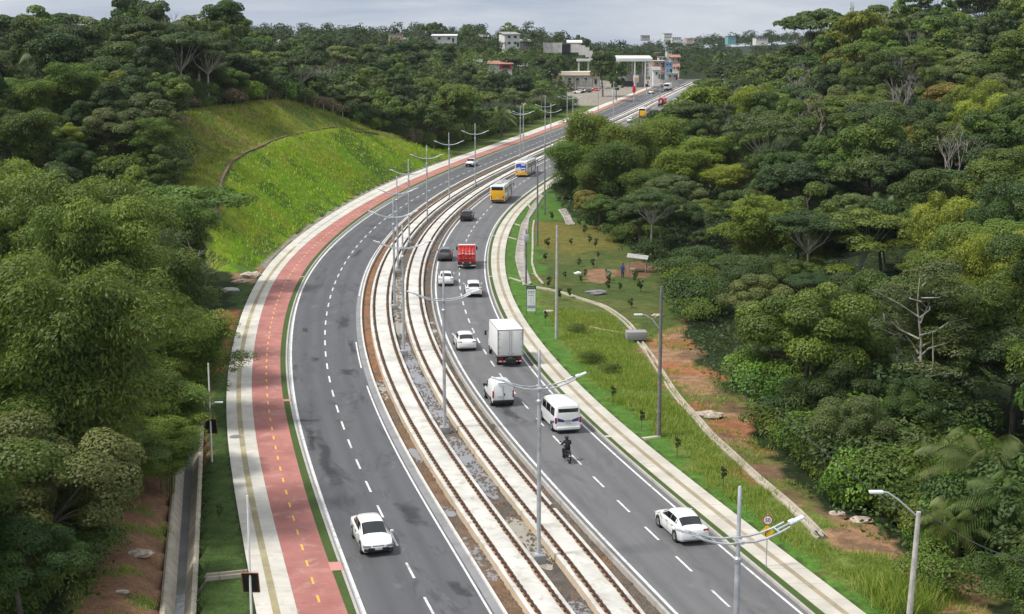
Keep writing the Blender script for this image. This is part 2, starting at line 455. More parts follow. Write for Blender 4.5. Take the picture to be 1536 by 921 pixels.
M['slabside'] = mat_slab('track_side', (0.56, 0.46, 0.34), 6.0, 0.4, (0.25, 0.16, 0.09), 0.4)
M['rust'] = plain('rusty_steel', (0.075, 0.042, 0.030), 0.85, 0.2, 0.45, 4)
M['ruststain'] = mat_slab('rust_stained_concrete', (0.36, 0.24, 0.15), 0.7, 0.3, (0.13, 0.065, 0.04), 0.8, 0.3)
M['dirt'] = mat_dirt('median_dirt', [(0.21, 0.115, 0.06), (0.085, 0.075, 0.068), (0.24, 0.18, 0.13)])
M['dirt_red'] = mat_dirt('median_red_dirt', [(0.27, 0.125, 0.06), (0.20, 0.10, 0.055), (0.32, 0.18, 0.10)])
M['gravel'] = mat_dirt('median_dark_gravel', [(0.065, 0.06, 0.058), (0.135, 0.11, 0.088), (0.20, 0.17, 0.14)])
M['lawn'] = mat_grass('lawn_bright', (0.085, 0.205, 0.028), (0.105, 0.235, 0.036), (0.12, 0.18, 0.045))
M['lawn_d'] = mat_grass('lawn_dark', (0.056, 0.100, 0.024), (0.072, 0.125, 0.030), (0.12, 0.125, 0.055))
def mat_paint(name, col, under, lo=.40, hi=.60):
    m = bpy.data.materials.new(name); nt, _, L = nodes(m); p = pos(nt)
    n = noise(nt, p, 2.2, 8, .75, lo, hi); n2 = noise(nt, p, .35, 4, .6, .4, .65)
    c = mixc(nt, math_(nt, 'MULTIPLY', n, math_(nt, 'ADD', .25, math_(nt, 'MULTIPLY', n2, .6))), col, under); finish(nt, c, .65, 0, .3); return m
M['paint'] = mat_paint('white_road_paint', (0.68, 0.68, 0.66), (0.20, 0.20, 0.20), .44, .62)
M['paint_y'] = mat_paint('yellow_road_paint', (0.80, 0.42, 0.06), (0.45, 0.22, 0.14), .46, .62)
M['puddle'] = mat_water('puddle_water', (0.30, 0.27, 0.21))
M['puddle_g'] = mat_water('puddle_grey_water', (0.20, 0.20, 0.21))
M['stonework'] = mat_slab('channel_stone', (0.34, 0.31, 0.28), 0.7, 0.5, (0.13, 0.12, 0.12), 0.7, 0.35, 0.06)
M['conc_old'] = mat_slab('old_concrete', (0.42, 0.375, 0.30), 1.3, 0.55, (0.17, 0.125, 0.08), 0.75, 0.28, 0.04)
M['wetbed'] = mat_water('channel_wet_bed', (0.17, 0.165, 0.17))

# ------------------------------------------------------------------ ribbons along the road
YS = np.concatenate([np.geomspace(40, 330, 420), np.geomspace(333, 690, 160)])

def ribbon(name, prof, mat, Y0=40, Y1=690, zbase=roadz, kind='structure', wob=0.0, parent=None, ys=None):
    """prof: list of (X line, offset, z above road)"""
    ys = YS[(YS >= Y0) & (YS <= Y1)] if ys is None else ys
    n = len(ys); k = len(prof)
    V = np.zeros((n, k, 3)); UV = np.zeros((n, k, 2))
    x0 = prof[0][0](ys) + prof[0][1]
    for j, (l, off, z) in enumerate(prof):
        x = l(ys) + off
        if wob and j in (0, k - 1):
            x = x + (vnoise(ys, ys * 0 + j * 9.1, 0.9, 5) - 0.5) * wob
        V[:, j, 0] = x; V[:, j, 1] = ys; V[:, j, 2] = zbase(ys) + z
        UV[:, j, 0] = x - x0; UV[:, j, 1] = ys
    idx = np.arange(n * k).reshape(n, k)
    f = np.stack([idx[:-1, :-1], idx[:-1, 1:], idx[1:, 1:], idx[1:, :-1]], -1).reshape(-1, 4)
    me = mesh_from(name, V.reshape(-1, 3), f, mat, 30, UV.reshape(-1, 2))
    o = obj(name, me, parent)
    if kind and parent is None: tag(o, kind=kind)
    return o

def st_label(o, label): o['label'] = label; return o

ribbon('sidewalk', [(LA, 0, -0.75), (LA, 0, .14), (LB, 0, .14), (LB, 0, .125)], M['conc'])
ribbon('tactile_path', [(LT1, -.19, .144), (LT1, .19, .144)], M['tactile'], Y1=200)
ribbon('tactile_path', [(LT1, -.16, .144), (LT1, .16, .144)], M['gutter'], Y0=201, Y1=420)
ribbon('bike_path', [(LB, 0, .12), (LC, 0, .12), (LC, 0.01, .02)], M['bike'], wob=0.05)
ribbon('verge', [(LC, 0, .115), (LD, 0, .115)], M['lawn_d'])
ribbon('kerb', [(LD, 0, .09), (LD, 0, .15), (LD, .15, .15), (LD, .17, 0)], M['kerb'])
ribbon('gutter', [(LD, .16, .004), (LE, -.06, .004)], M['gutter'])
ribbon('road', [(LD, .12, 0), (Mix(LD, LG, .2), 0, 0.02), (LF, 0, .05), (Mix(LF, LG, .8), 0, .02), (LH, .05, 0)], M['asphalt_l'])
ribbon('gutter', [(LG, .12, .008), (LH, .02, .008)], M['gutter_d'], Y1=190)
ribbon('kerb', [(LH, 0, 0), (LH, .01, .12), (LH, .16, .12), (LH, .17, -.4)], M['kerb_w'])
ribbon('road', [(LR0, -.05, 0), (Mix(LR0, LR3, .25), 0, .02), (LF2, 0, .05), (Mix(LF2, LR3, .8), 0, .02), (LR4, .1, 0)], M['asphalt_r'])
ribbon('kerb', [(LR0, -.22, -.4), (LR0, -.20, .13), (LR0, -.03, .13), (LR0, -.02, 0)], M['kerb'])
ribbon('gutter', [(LR3, .12, .004), (LR4, -.14, .004)], M['gutter_d'])
ribbon('kerb', [(LR4, -.16, 0), (LR4, -.15, .15), (LR4, 0, .15), (LR4, .01, .05)], M['kerb'])
ribbon('verge', [(LR4, 0, .115), (LR5, 0.02, .115)], M['lawn_d'])
ribbon('sidewalk', [(LR5, 0, .1), (LR5, 0, .14), (LR6, 0, .14), (LR6, 0.0, -.75)], M['conc_r'])
ribbon('tactile_path', [(LT2, -.17, .144), (LT2, .17, .144)], M['tactile_r'], Y1=330)
# median ground
ribbon('median_ground', [(LH, .15, -.22), (LM1, -1.2, -.24)], M['dirt'])
ribbon('median_ground', [(LM1, 1.1, -.25), (LM2, -1.1, -.25)], M['gravel'])
ribbon('median_ground', [(LM2, 1.1, -.22), (LR0, -.2, -.20)], M['gravel'])
ribbon('median_ground', [(LH, .15, -.20), (LM1, -1.12, -.21)], M['dirt_red'], 120, 205, wob=0.2)

# markings
def line_mark(l, off, w, Y0=40, Y1=690, mat='paint'):
    ribbon('road_marking', [(l, off - w / 2, .0), (l, off + w / 2, .0)], M[mat], Y0, Y1, zbase=lambda y: roadz(y) + .012)

line_mark(LE, 0, .17); line_mark(LG, 0, .13, Y1=118); line_mark(LG, 0, .13, 124, 136)
line_mark(LG, .35, .13, 160, 700)
line_mark(LR1, 0, .18); line_mark(LR3, 0, .15)

def dashes(l, y0, y1, period, length, w, z, mat):
    mb = MB(); y = y0
    while y < y1:
        ya = np.linspace(y, y + length, 4)
        x = l(ya); zz = roadz(ya) + z
        vs = []; fs = []
        for i in range(4):
            vs += [(x[i] - w / 2, ya[i], zz[i]), (x[i] + w / 2, ya[i], zz[i])]
        for i in range(3): fs.append((2 * i, 2 * i + 1, 2 * i + 3, 2 * i + 2))
        mb.add(vs, fs); y += period * (1 - 0.0)
    o = mb.build('road_marking', M[mat], ang=None); tag(o, kind='structure')

dashes(LF, 43.6, 660, 5.0, 2.3, .14, .062, 'paint')
dashes(LF2, 44.6, 660, 5.0, 2.3, .14, .062, 'paint')
dashes(Mix(LB, LC, .5), 42, 330, 2.55, 0.95, .12, .128, 'paint_y')

# red ramps joining the bike path to the road
def ramp(py, w=1.0):
    x, y = road_at(505, py)
    ribbon('bike_ramp', [(LC, -.05, .13), (LD, .14, .16), (LD, .2, .02)], M['bike_p'], ys=np.linspace(y - w / 2, y + w / 2, 5))
ramp(853, 1.3); ramp(603, .7); ramp(417, .7)
def cross_slab(py, x, w=.45):
    X, Y = road_at(x, py)
    ribbon('verge_slab', [(LR4, -.02, .125), (LR5, .03, .14)], M['conc_r'], ys=np.linspace(Y - w / 2, Y + w / 2, 4))
for py, x in ((355, 735), (416, 731), (657, 913), (512, 778)): cross_slab(py, x)

# puddles: irregular sheets of standing water in the median
def puddle(la, oa, lb, ob, Y0, Y1, mat, seed, z=-.215):
    ys = np.linspace(Y0, Y1, 90); t = (ys - Y0) / (Y1 - Y0)
    env = np.sqrt(np.clip(np.sin(np.pi * t) * 2.0, 0, 1))
    xa = la(ys) + oa; xb = lb(ys) + ob; w = xb - xa
    na = vnoise(ys, ys * 0 + seed, 1.3, 3) + (vnoise(ys, ys * 0 + seed, .35, 6) - .5) * .5; nb = vnoise(ys, ys * 0 + seed + 5, 1.6, 4) + (vnoise(ys, ys * 0 + seed, .4, 7) - .5) * .5
    c = (xa + xb) / 2
    l = c - (w / 2) * env * (0.55 + .6 * na); r = c + (w / 2) * env * (.55 + .6 * nb)
    l = np.maximum(l, xa - .02); r = np.minimum(r, xb + .02)
    V = np.stack([np.stack([l, ys, roadz(ys) + z], -1), np.stack([r, ys, roadz(ys) + z], -1)], 1).reshape(-1, 3)
    idx = np.arange(180).reshape(90, 2)
    f = np.stack([idx[:-1, 0], idx[:-1, 1], idx[1:, 1], idx[1:, 0]], -1)
    o = obj('puddle', mesh_from('puddle', V, f, M[mat])); tag(o, kind='structure')
def Yof(py): return road_at(600, py)[1]
puddle(LH, .15, LM1, -1.15, Yof(598), Yof(532), 'puddle', 3)
puddle(LH, .2, LM1, -1.15, Yof(868), Yof(800), 'puddle_g', 8)
puddle(LH, .3, LM1, -1.15, Yof(690), Yof(668), 'puddle_g', 12)
puddle(LH, .15, LM1, -1.2, Yof(770), Yof(750), 'puddle_g', 14)
puddle(LM1, 1.1, LM2, -1.1, Yof(640), Yof(505), 'puddle_g', 20)
puddle(LM1, 1.1, LM2, -1.1, Yof(505), Yof(412), 'puddle', 23)
puddle(LM1, 1.1, LM2, -1.1, Yof(850), Yof(770), 'puddle', 27)
puddle(LM1, 1.1, LM2, -1.1, Yof(745), Yof(650), 'puddle_g', 31)
puddle(LM1, 1.1, LM2, -1.1, Yof(930), Yof(895), 'puddle_g', 33)
puddle(LM2, 1.15, LR0, -.3, Yof(520), Yof(470), 'puddle', 37, -.185)
puddle(LM2, 1.15, LR0, -.7, Yof(578), Yof(562), 'puddle', 39, -.185)
puddle(LM2, 1.15, LR0, -.9, Yof(668), Yof(640), 'puddle_g', 41, -.185)

# the two tram tracks
def track(l, label):
    t = thing('railway_track', label, 'railway track', group='railway tracks in the median')
    ribbon('slab', [(l, -1.16, -.35), (l, -1.12, .16), (l, -.98, .18), (l, .98, .18), (l, 1.12, .16), (l, 1.16, -.35)], M['slabtrack'], parent=t)
    ribbon('slab_edge', [(l, -1.165, -.36), (l, -1.13, .15)], M['slabside'], parent=t)
    for s in (-1, 1):
        c = s * .72
        # rusty bleed either side of the rail, slightly proud of the slab
        ribbon('rust_strip', [(l, c - .15, .186), (l, c + .15, .186)], M['ruststain'], Y1=260, wob=0.12, parent=t)
        # foot widened at every clip, so the rail and its clips are one piece
        ysr = np.concatenate([np.concatenate([[q, q + .001, q + .24, q + .241] for q in np.arange(40, 262, .68)]), YS[YS > 263]])
        hw = np.where((np.arange(len(ysr)) % 4 == 1) | (np.arange(len(ysr)) % 4 == 2), .135, .04); hw[ysr > 262.5] = .07
        class Wd:
            def __init__(self, sg): self.sg = sg
            def __call__(self, Y): return l(Y) + c + self.sg * hw
        mid = Off(l, c)
        ribbon('rail', [(Wd(-1), 0, .19), (Wd(-1), 0.0, .235), (mid, -.032, .245), (mid, -.032, .34), (mid, .032, .34), (mid, .032, .245), (Wd(1), 0, .235), (Wd(1), 0, .19)], M['rust'], parent=t, ys=ysr)
    return t
track(LM1, 'left tram track on its pale concrete slab with rusty rails, beside the incoming carriageway')
track(LM2, 'right tram track on its pale concrete slab with rusty rails, beside the outgoing carriageway')

def clods(name, la, oa, lb, ob, n, mat, seed, zb=-.25, smax=.16, Y1=260):
    g = np.random.default_rng(seed); Y = 55 + (Y1 - 55) * g.random(n) ** 1.6; t = g.random(n); X = (la(Y) + oa) * (1 - t) + (lb(Y) + ob) * t
    keepm = vnoise(X, Y, 1.8, seed % 9) > .42; X, Y = X[keepm], Y[keepm]; n = len(X); s = (.03 + smax * g.random(n) ** 2.5)[:, None]
    c = np.stack([X, Y, roadz(Y) + zb], 1); o = []
    for d in ((1, 0, 0), (0, 1, 0), (-1, 0, 0), (0, -1, 0), (0, 0, .8)): o.append(c + np.array(d) * s * (.7 + .6 * g.random((n, 1))))
    V = np.stack(o, 1).reshape(-1, 3); b = np.arange(n)[:, None] * 5
    f = np.concatenate([b + np.array([[i, (i + 1) % 4, 4]]) for i in range(4)])
    tag(obj(name, mesh_from(name, V, f, M[mat])), kind='stuff')
clods('ballast', LM1, 1.15, LM2, -1.15, 9000, 'gravel', 3)
clods('ballast', LM2, 1.15, LR0, -.25, 11000, 'gravel', 5, -.22)
clods('soil_clods', LH, .2, LM1, -1.2, 7000, 'dirt', 7, -.23)

def mat_stain():
    m = bpy.data.materials.new('tar_stain'); nt, _, L = nodes(m); p = pos(nt); u, v, uv = uvsep(nt)
    n = noise(nt, p, 1.1, 8, .75, .25, .75); e = math_(nt, 'SUBTRACT', 1.0, math_(nt, 'ABSOLUTE', u)); e2 = math_(nt, 'SUBTRACT', 1.0, math_(nt, 'ABSOLUTE', v))
    a = math_(nt, 'ADD', n, math_(nt, 'MINIMUM', e, e2)); mr = N(nt, 'ShaderNodeMapRange', inp={1: .78, 2: 1.25, 3: 0.0, 4: .46}); L.new(a, mr.inputs[0])
    b = N(nt, 'ShaderNodeBsdfPrincipled', inp={'Base Color': (.024, .024, .027, 1), 'Roughness': .6}); t = N(nt, 'ShaderNodeBsdfTransparent'); mx = N(nt, 'ShaderNodeMixShader')
    L.new(mr.outputs[0], mx.inputs[0]); L.new(t.outputs[0], mx.inputs[1]); L.new(b.outputs[0], mx.inputs[2]); o = N(nt, 'ShaderNodeOutputMaterial'); L.new(mx.outputs[0], o.inputs[0]); return m
M['stain'] = mat_stain()
def stain(l, off, w, Y0, Y1, seed, z=.058):
    ys = np.linspace(Y0, Y1, 30); w = w * 1.7; c = l(ys) + off + (vnoise(ys, ys * 0 + seed, 3.5, 3) - .5) * w * .6
    V = np.stack([np.stack([c + w * q / 2, ys, roadz(ys) + z], -1) for q in (-1, 0, 1)], 1).reshape(-1, 3); vv = np.linspace(-1, 1, 30)
    UV = np.stack([np.stack([0 * vv + q, vv], -1) for q in (-1, 0, 1)], 1).reshape(-1, 2)
    idx = np.arange(90).reshape(30, 3); f = np.stack([idx[:-1, :-1], idx[:-1, 1:], idx[1:, 1:], idx[1:, :-1]], -1).reshape(-1, 4)
    tag(obj('road_stain', mesh_from('road_stain', V, f, M['stain'], None, UV)), kind='structure')
stain(LE, 1.0, .75, Yof(760), Yof(630), 3); stain(LE, .6, .5, Yof(690), Yof(628), 6); stain(LE, .85, 1.5, Yof(634), Yof(629), 9)
stain(LG, -1.2, 1.1, Yof(800), Yof(745), 12); stain(LG, -.8, .7, Yof(900), Yof(868), 17)
stain(LG, -1.0, .9, Yof(498), Yof(470), 19); stain(LG, -.5, .5, Yof(540), Yof(505), 21); stain(LG, -1.6, 1.2, Yof(566), Yof(552), 23); stain(LG, -2.2, .7, Yof(390), Yof(372), 25)
stain(LR1, 1.5, .8, Yof(640), Yof(600), 29); stain(LE, 2.3, .6, Yof(545), Yof(535), 31); stain(LE, 1.3, .5, Yof(500), Yof(490), 33)

clods('soil_clods', LM1, 1.2, LM2, -1.2, 3000, 'dirt', 13)
clods('soil_clods', LM2, 1.2, LR0, -.3, 4500, 'dirt', 15, -.21)
# ------------------------------------------------------------------ terrain sheet
def hill_back(Y): return np.interp(Y, [172, 186, 200, 225, 250, 285, 320, 350], [4, 13.5, 15.5, 22, 29, 25, 19, 6])
def poly_mask(X, Y, pts_px=None, pts=None):
    P = pts if pts is not None else [tuple(at(*p)[:2]) for p in pts_px]
    ins = np.zeros(X.shape, bool); n = len(P)
    for i in range(n):
        x1, y1 = P[i]; x2, y2 = P[(i + 1) % n]
        if y1 == y2: continue
        c = ((y1 > Y) != (y2 > Y)) & (X < (x2 - x1) * (Y - y1) / (y2 - y1) + x1)
        ins ^= c
    return ins

ty = np.concatenate([np.arange(36, 175, .55), np.geomspace(175, 360, 300)[0:], np.geomspace(363, 1100, 170), np.geomspace(1130, 4200, 30)])
tx = np.concatenate([-np.geomspace(62, 1600, 90)[::-1], np.arange(-61.6, 61.7, .55), np.geomspace(62.2, 1600, 90)])
GX, GY = np.meshgrid(tx, ty)
# jitter sampling positions for ragged colour borders
jx = (vnoise(GX, GY, 1.3, 7) - .5) * 1.6 + (vnoise(GX, GY, 4.5, 8) - .5) * 2.5
jy = (vnoise(GX, GY, 1.3, 9) - .5) * 1.6 + (vnoise(GX, GY, 4.5, 10) - .5) * 2.5
GZ = hfun(GX, GY)
GZ = np.where(GY > 1300, GZ - (GY - 1300) * 0.012, GZ)
JX, JY = GX + jx, GY + jy

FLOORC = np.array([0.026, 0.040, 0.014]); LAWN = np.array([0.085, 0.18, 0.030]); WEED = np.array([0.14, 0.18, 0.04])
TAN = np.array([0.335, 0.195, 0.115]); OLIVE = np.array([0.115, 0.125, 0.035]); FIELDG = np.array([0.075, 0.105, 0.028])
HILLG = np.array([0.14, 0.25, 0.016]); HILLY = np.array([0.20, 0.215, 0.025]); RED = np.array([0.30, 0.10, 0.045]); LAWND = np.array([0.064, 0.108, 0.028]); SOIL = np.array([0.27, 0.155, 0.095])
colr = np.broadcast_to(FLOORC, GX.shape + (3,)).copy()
def paint(mask, c, amt=1.0):
    global colr
    a = (np.asarray(mask, float) * amt)[..., None]
    colr = colr * (1 - a) + np.asarray(c) * a
dlr = LA(GY) - JX; drr = JX - LR6(GY); dl0 = LA(GY) - GX; dr0 = GX - LR6(GY)
# right: lawn, weeds, dirt path
R7X = LR7(GY)
rightpart = (dr0 > 0)
RCL = [(1560,940),(1500,921),(1470,890),(1420,862),(1370,843),(1330,826),(1305,808),(1270,785),(1230,765),(1195,730),(1180,700),(1140,672),(1122,648),(1132,612),(1085,590),(1052,550),(1035,515),(1022,480),(1010,450),(990,420),(965,395),(930,374),(908,352),(872,332),(850,322),(836,300),(828,285)]
paint(rightpart & (JY < 420) & (dr0 < 26) & (GY > 150) & poly_mask(JX, JY, pts=[tuple(at(*q)[:2]) for q in RCL] + [(float(LR6(q)) - 3, q) for q in (300, 240, 200, 150, 110, 80, 60)]), LAWN * .9)
paint(rightpart & (JX < R7X) & (GY < 175), LAWN)
R8P = [(800,431.6),(834,437.6),(868,448),(901.6,458),(918.5,468),(935.5,480),(949,495),(961,515.5),(976,535),(1011.5,591),(1030,613.5),(1039,622),(1055,641),(1069,657),(1088.6,674),(1110.7,694.7),(1130,713),(1150,730),(1182,757),(1210.7,784),(1241,817),(1335,876),(1400,915)]
PATHR = [(990,440),(1012,480),(1035,510),(1050,545),(1085,580),(1130,605),(1120,640),(1140,665),(1180,690),(1195,722),(1230,755),(1270,775),(1305,800),(1330,818),(1370,835),(1420,850),(1470,880),(1500,921)]
wm = poly_mask(JX, JY, R8P[::-1] + [(840,500),(857,520),(863,534),(871,549),(888,566),(915,590),(936,609),(962,622),(984,645),(1013,668),(1040,700),(1084,739),(1146,788),(1218,834),(1265,866),(1325,909),(1345,925)])
paint(wm, WEED)
paint(poly_mask(JX, JY, [(1335,876),(1241,817),(1330,835),(1400,880),(1480,921),(1345,925)]), WEED * .9)
dm = poly_mask(JX, JY, [(961,515.5),(976,535),(1011.5,591),(1039,622),(1069,657),(1110,694),(1150,730),(1210,784),(1241,817),(1300,835),(1360,870),(1400,915)] + PATHR[::-1])
paint(dm, TAN)
paint(dm & (vnoise(GX, GY, 2.6, 4) > .60), WEED * .75, .75)
paint(dm & (vnoise(GX, GY, 1.6, 24) > .66), np.array([.16, .10, .065]), .7)
paint(dm & (vnoise(GX, GY, 5.0, 14) > .62), TAN * [1.0, .72, .6], .8)
fm = poly_mask(JX, JY, [(800,431),(815,400),(800,345),(812,332),(860,330),(905,350),(975,385),(1000,430),(1010,470),(1005,500),(961,515),(935,480),(901,458),(850,442)])
paint(fm, FIELDG)
om = poly_mask(JX, JY, [(803,372),(800,345),(812,334),(870,334),(915,350),(930,375),(860,384)])
paint(om, OLIVE * [1.35, 1.12, .95])
paint(fm & (vnoise(GX, GY, 4, 5) > .6), OLIVE, .7)
paint(poly_mask(JX, JY, [(800,431),(850,445),(901,462),(935,483),(955,512),(880,505),(845,495),(825,462)]), OLIVE * [.9, 1.05, 1], .9)
paint(poly_mask(JX, JY, [(852,474),(880,476),(905,490),(900,497),(862,486)]), RED)
paint(poly_mask(JX, JY, [(878,408),(898,404),(925,405),(930,420),(905,424),(880,420)]), SOIL)
paint(poly_mask(JX, JY, [(925,398),(960,392),(975,405),(960,418),(930,412)]), SOIL * .7)
# left: verge, banks
paint((dl0 > 0) & (GX > CHR(GY)) & (GY < 135), LAWND)
paint((dl0 > 0) & (dlr < 2.2) & (GY >= 118) & (GY < 182), LAWND)
paint((GX < CHL(GY)) & (JX > CHL(GY) - 4.2) & (GY < 95), SOIL)
paint((GX < CHL(GY)) & (JX > CHL(GY) - 4.2) & (GY < 95) & (vnoise(GX, GY, 1.7, 3) > .56), WEED, .8)
paint((dl0 > 1.4) & (dlr < 4.2) & (GY > 95) & (GY < 122), SOIL * [1.1, .9, .8])
paint((dl0 > .3) & (dlr < 2.6) & (GY > 122) & (GY < 152), RED * [.8, .9, 1])
paint((dl0 > .3) & (dlr < 3.5) & (GY > 168) & (GY < 186), SOIL * [1.15, 1.2, 1.2])
# cut slope
am = hill_amp(GY)
hm = (am > .12) & (dl0 > .9) & (dlr < hill_back(GY))
paint(hm, HILLG)
pat = vnoise(GX, GY, 7, 2)
paint(hm & (pat > .52), HILLY, .75)
kk_ = 15.0 / dlb(GY)
paint(hm & (dlr * kk_ > 10.2) & (dlr * kk_ < 14), HILLY * [1.0, 1.2, 1], .85)
paint(hm & (dlr * kk_ > 15), np.array([.165, .185, .026]), .85)
paint(hm & (dl0 * kk_ > 14.6) & (dl0 * kk_ < 15.5), np.array([.14, .11, .05]), .8)
paint(hm & (dlr > 16) & (vnoise(GX, GY, 5, 12) > .55), np.array([.21, .15, .07]), .6)
paint(hm & (vnoise(GX, GY, 5.5, 22) > .68), LAWN * .55, .7)
paint(hm & (dl0 < 3.2) & (vnoise(GX, GY, 6, 23) > .45), LAWND * 1.1, .7)
paint((dl0 > 0) & (dl0 < 9 * smooth(GY, 700, 340) + 1.5) & (GY > 338) & (GY < 640), LAWN * [1.1, .75, 1], .9)
paint((dl0 > 0) & (dl0 < .75) & (GY > 180) & (GY < 345), np.array([.32, .29, .24]))
# far town slope
_bm = poly_mask(JX, JY, pts=[tuple(at_depth(q[0], q[1], 665)[:2]) for q in ((820,72),(890,72))] + [(30, 640), (8, 640)])
paint(_bm, np.array([.18, .105, .06]), .9)
paint((dl0 > 0) & (dl0 < 34) & (GY < 680) & (GY > 520), np.array([.30, .27, .23]))
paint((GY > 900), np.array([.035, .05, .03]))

m = bpy.data.materials.new('terrain'); nt, _, L_ = nodes(m)
att = N(nt, 'ShaderNodeAttribute'); att.attribute_name = 'Col'
p_ = pos(nt)
n_a = noise(nt, p_, .9, 6, .7, .3, .7); n_b = noise(nt, p_, 4.5, 4, .75, .25, .75)
cc = mixc(nt, n_a, (.62, .62, .62), (1.3, 1.3, 1.25)); cc = mixc(nt, 1.0, att.outputs['Color'], cc, 'MULTIPLY')
dk = mixc(nt, n_b, (.55, .55, .55), (1.2, 1.2, 1.2)); cc = mixc(nt, 1.0, cc, dk, 'MULTIPLY')
finish(nt, cc, .92, 0, .12, n_b, .10)
nyy, nxx = GX.shape
idx = np.arange(nyy * nxx).reshape(nyy, nxx)
tf = np.stack([idx[:-1, :-1], idx[:-1, 1:], idx[1:, 1:], idx[1:, :-1]], -1).reshape(-1, 4)
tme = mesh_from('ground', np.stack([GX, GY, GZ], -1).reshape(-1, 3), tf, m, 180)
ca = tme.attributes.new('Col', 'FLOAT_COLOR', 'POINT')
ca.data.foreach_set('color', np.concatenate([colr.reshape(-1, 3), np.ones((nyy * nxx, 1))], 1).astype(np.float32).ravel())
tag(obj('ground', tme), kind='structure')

# ------------------------------------------------------------------ camera, world, sun
cam = bpy.data.cameras.new('camera'); co = link(bpy.data.objects.new('camera', cam))
cam.sensor_width = 36; cam.sensor_fit = 'HORIZONTAL'; cam.lens = F / 1536 * 36; cam.clip_end = 9000; cam.clip_start = 1
co.location = (0, 0, HC); co.rotation_euler = (math.pi / 2 - PITCH, 0, 0)
SC.camera = co

SUN_EL, SUN_AZ = R(56), R(-105)      # azimuth measured from +Y towards +X
w = bpy.data.worlds.new('World'); SC.world = w; w.use_nodes = True
nt = w.node_tree; nt.nodes.clear(); Lw = nt.links
sky = N(nt, 'ShaderNodeTexSky'); sky.sky_type = 'NISHITA'; sky.sun_disc = False
sky.sun_elevation = SUN_EL; sky.sun_rotation = SUN_AZ; sky.dust_density = 2.0
tc = N(nt, 'ShaderNodeTexCoord'); sep = N(nt, 'ShaderNodeSeparateXYZ'); Lw.new(tc.outputs['Generated'], sep.inputs[0])
# overcast deck: projected on a plane so the clouds flatten towards the horizon
zc = math_(nt, 'MAXIMUM', sep.outputs[2], 0.02)
mp = N(nt, 'ShaderNodeMapping'); mp.inputs['Scale'].default_value = (1.0, 1.0, 7.0); Lw.new(tc.outputs['Generated'], mp.inputs[0])
cl = noise(nt, mp.outputs[0], 5.5, 7, .58, .34, .66, .35)
grad = N(nt, 'ShaderNodeMapRange', inp={1: 0.0, 2: 0.75, 3: 0.0, 4: 1.0}); Lw.new(sep.outputs[2], grad.inputs[0])
base = mixc(nt, grad.outputs[0], (6.1, 6.6, 7.4), (9.6, 9.9, 10.2))
cloudc = mixc(nt, cl, (0.74, 0.80, 0.89), (1.22, 1.19, 1.14))
base = mixc(nt, 1.0, base, cloudc, 'MULTIPLY')
full = mixc(nt, 0.90, sky.outputs[0], base)
bg = N(nt, 'ShaderNodeBackground', inp={'Strength': 0.1}); Lw.new(full, bg.inputs[0])
wo = N(nt, 'ShaderNodeOutputWorld'); Lw.new(bg.outputs[0], wo.inputs[0])

sl = bpy.data.lights.new('sun', 'SUN'); sl.energy = 4.2; sl.angle = R(9); sl.color = (1, .96, .9)
so = link(bpy.data.objects.new('sun', sl))
sd = Vector((math.sin(SUN_AZ) * math.cos(SUN_EL), math.cos(SUN_AZ) * math.cos(SUN_EL), math.sin(SUN_EL)))
so.rotation_euler = sd.to_track_quat('Z', 'Y').to_euler(); so.location = (0, 0, 300)
SC.view_settings.view_transform = 'Standard'; SC.view_settings.look = 'None'; SC.view_settings.exposure = 0; SC.view_settings.gamma = 1
SC.view_settings.use_curve_mapping = False
SC.render.engine = 'CYCLES'
SC.cycles.max_bounces = 6; SC.cycles.diffuse_bounces = 3; SC.cycles.glossy_bounces = 3; SC.cycles.transmission_bounces = 4; SC.cycles.transparent_max_bounces = 6
SC.cycles.use_denoising = True
SC.cycles.use_adaptive_sampling = True; SC.cycles.adaptive_threshold = 0.01

# ------------------------------------------------------------------ thin haze in the air
hm_ = bpy.data.materials.new('haze_air'); nt, _, Lh_ = nodes(hm_)
pv = N(nt, 'ShaderNodeVolumePrincipled', inp={'Color': (.80, .86, .95, 1), 'Density': 0.00005, 'Anisotropy': 0.2}); o_ = N(nt, 'ShaderNodeOutputMaterial'); Lh_.new(pv.outputs[0], o_.inputs['Volume'])
hz_ = MB().box((0, 2050, 23), (3300, 4400, 90)).build('haze', hm_, ang=None); tag(hz_, kind='stuff')
SC.cycles.volume_bounces = 0
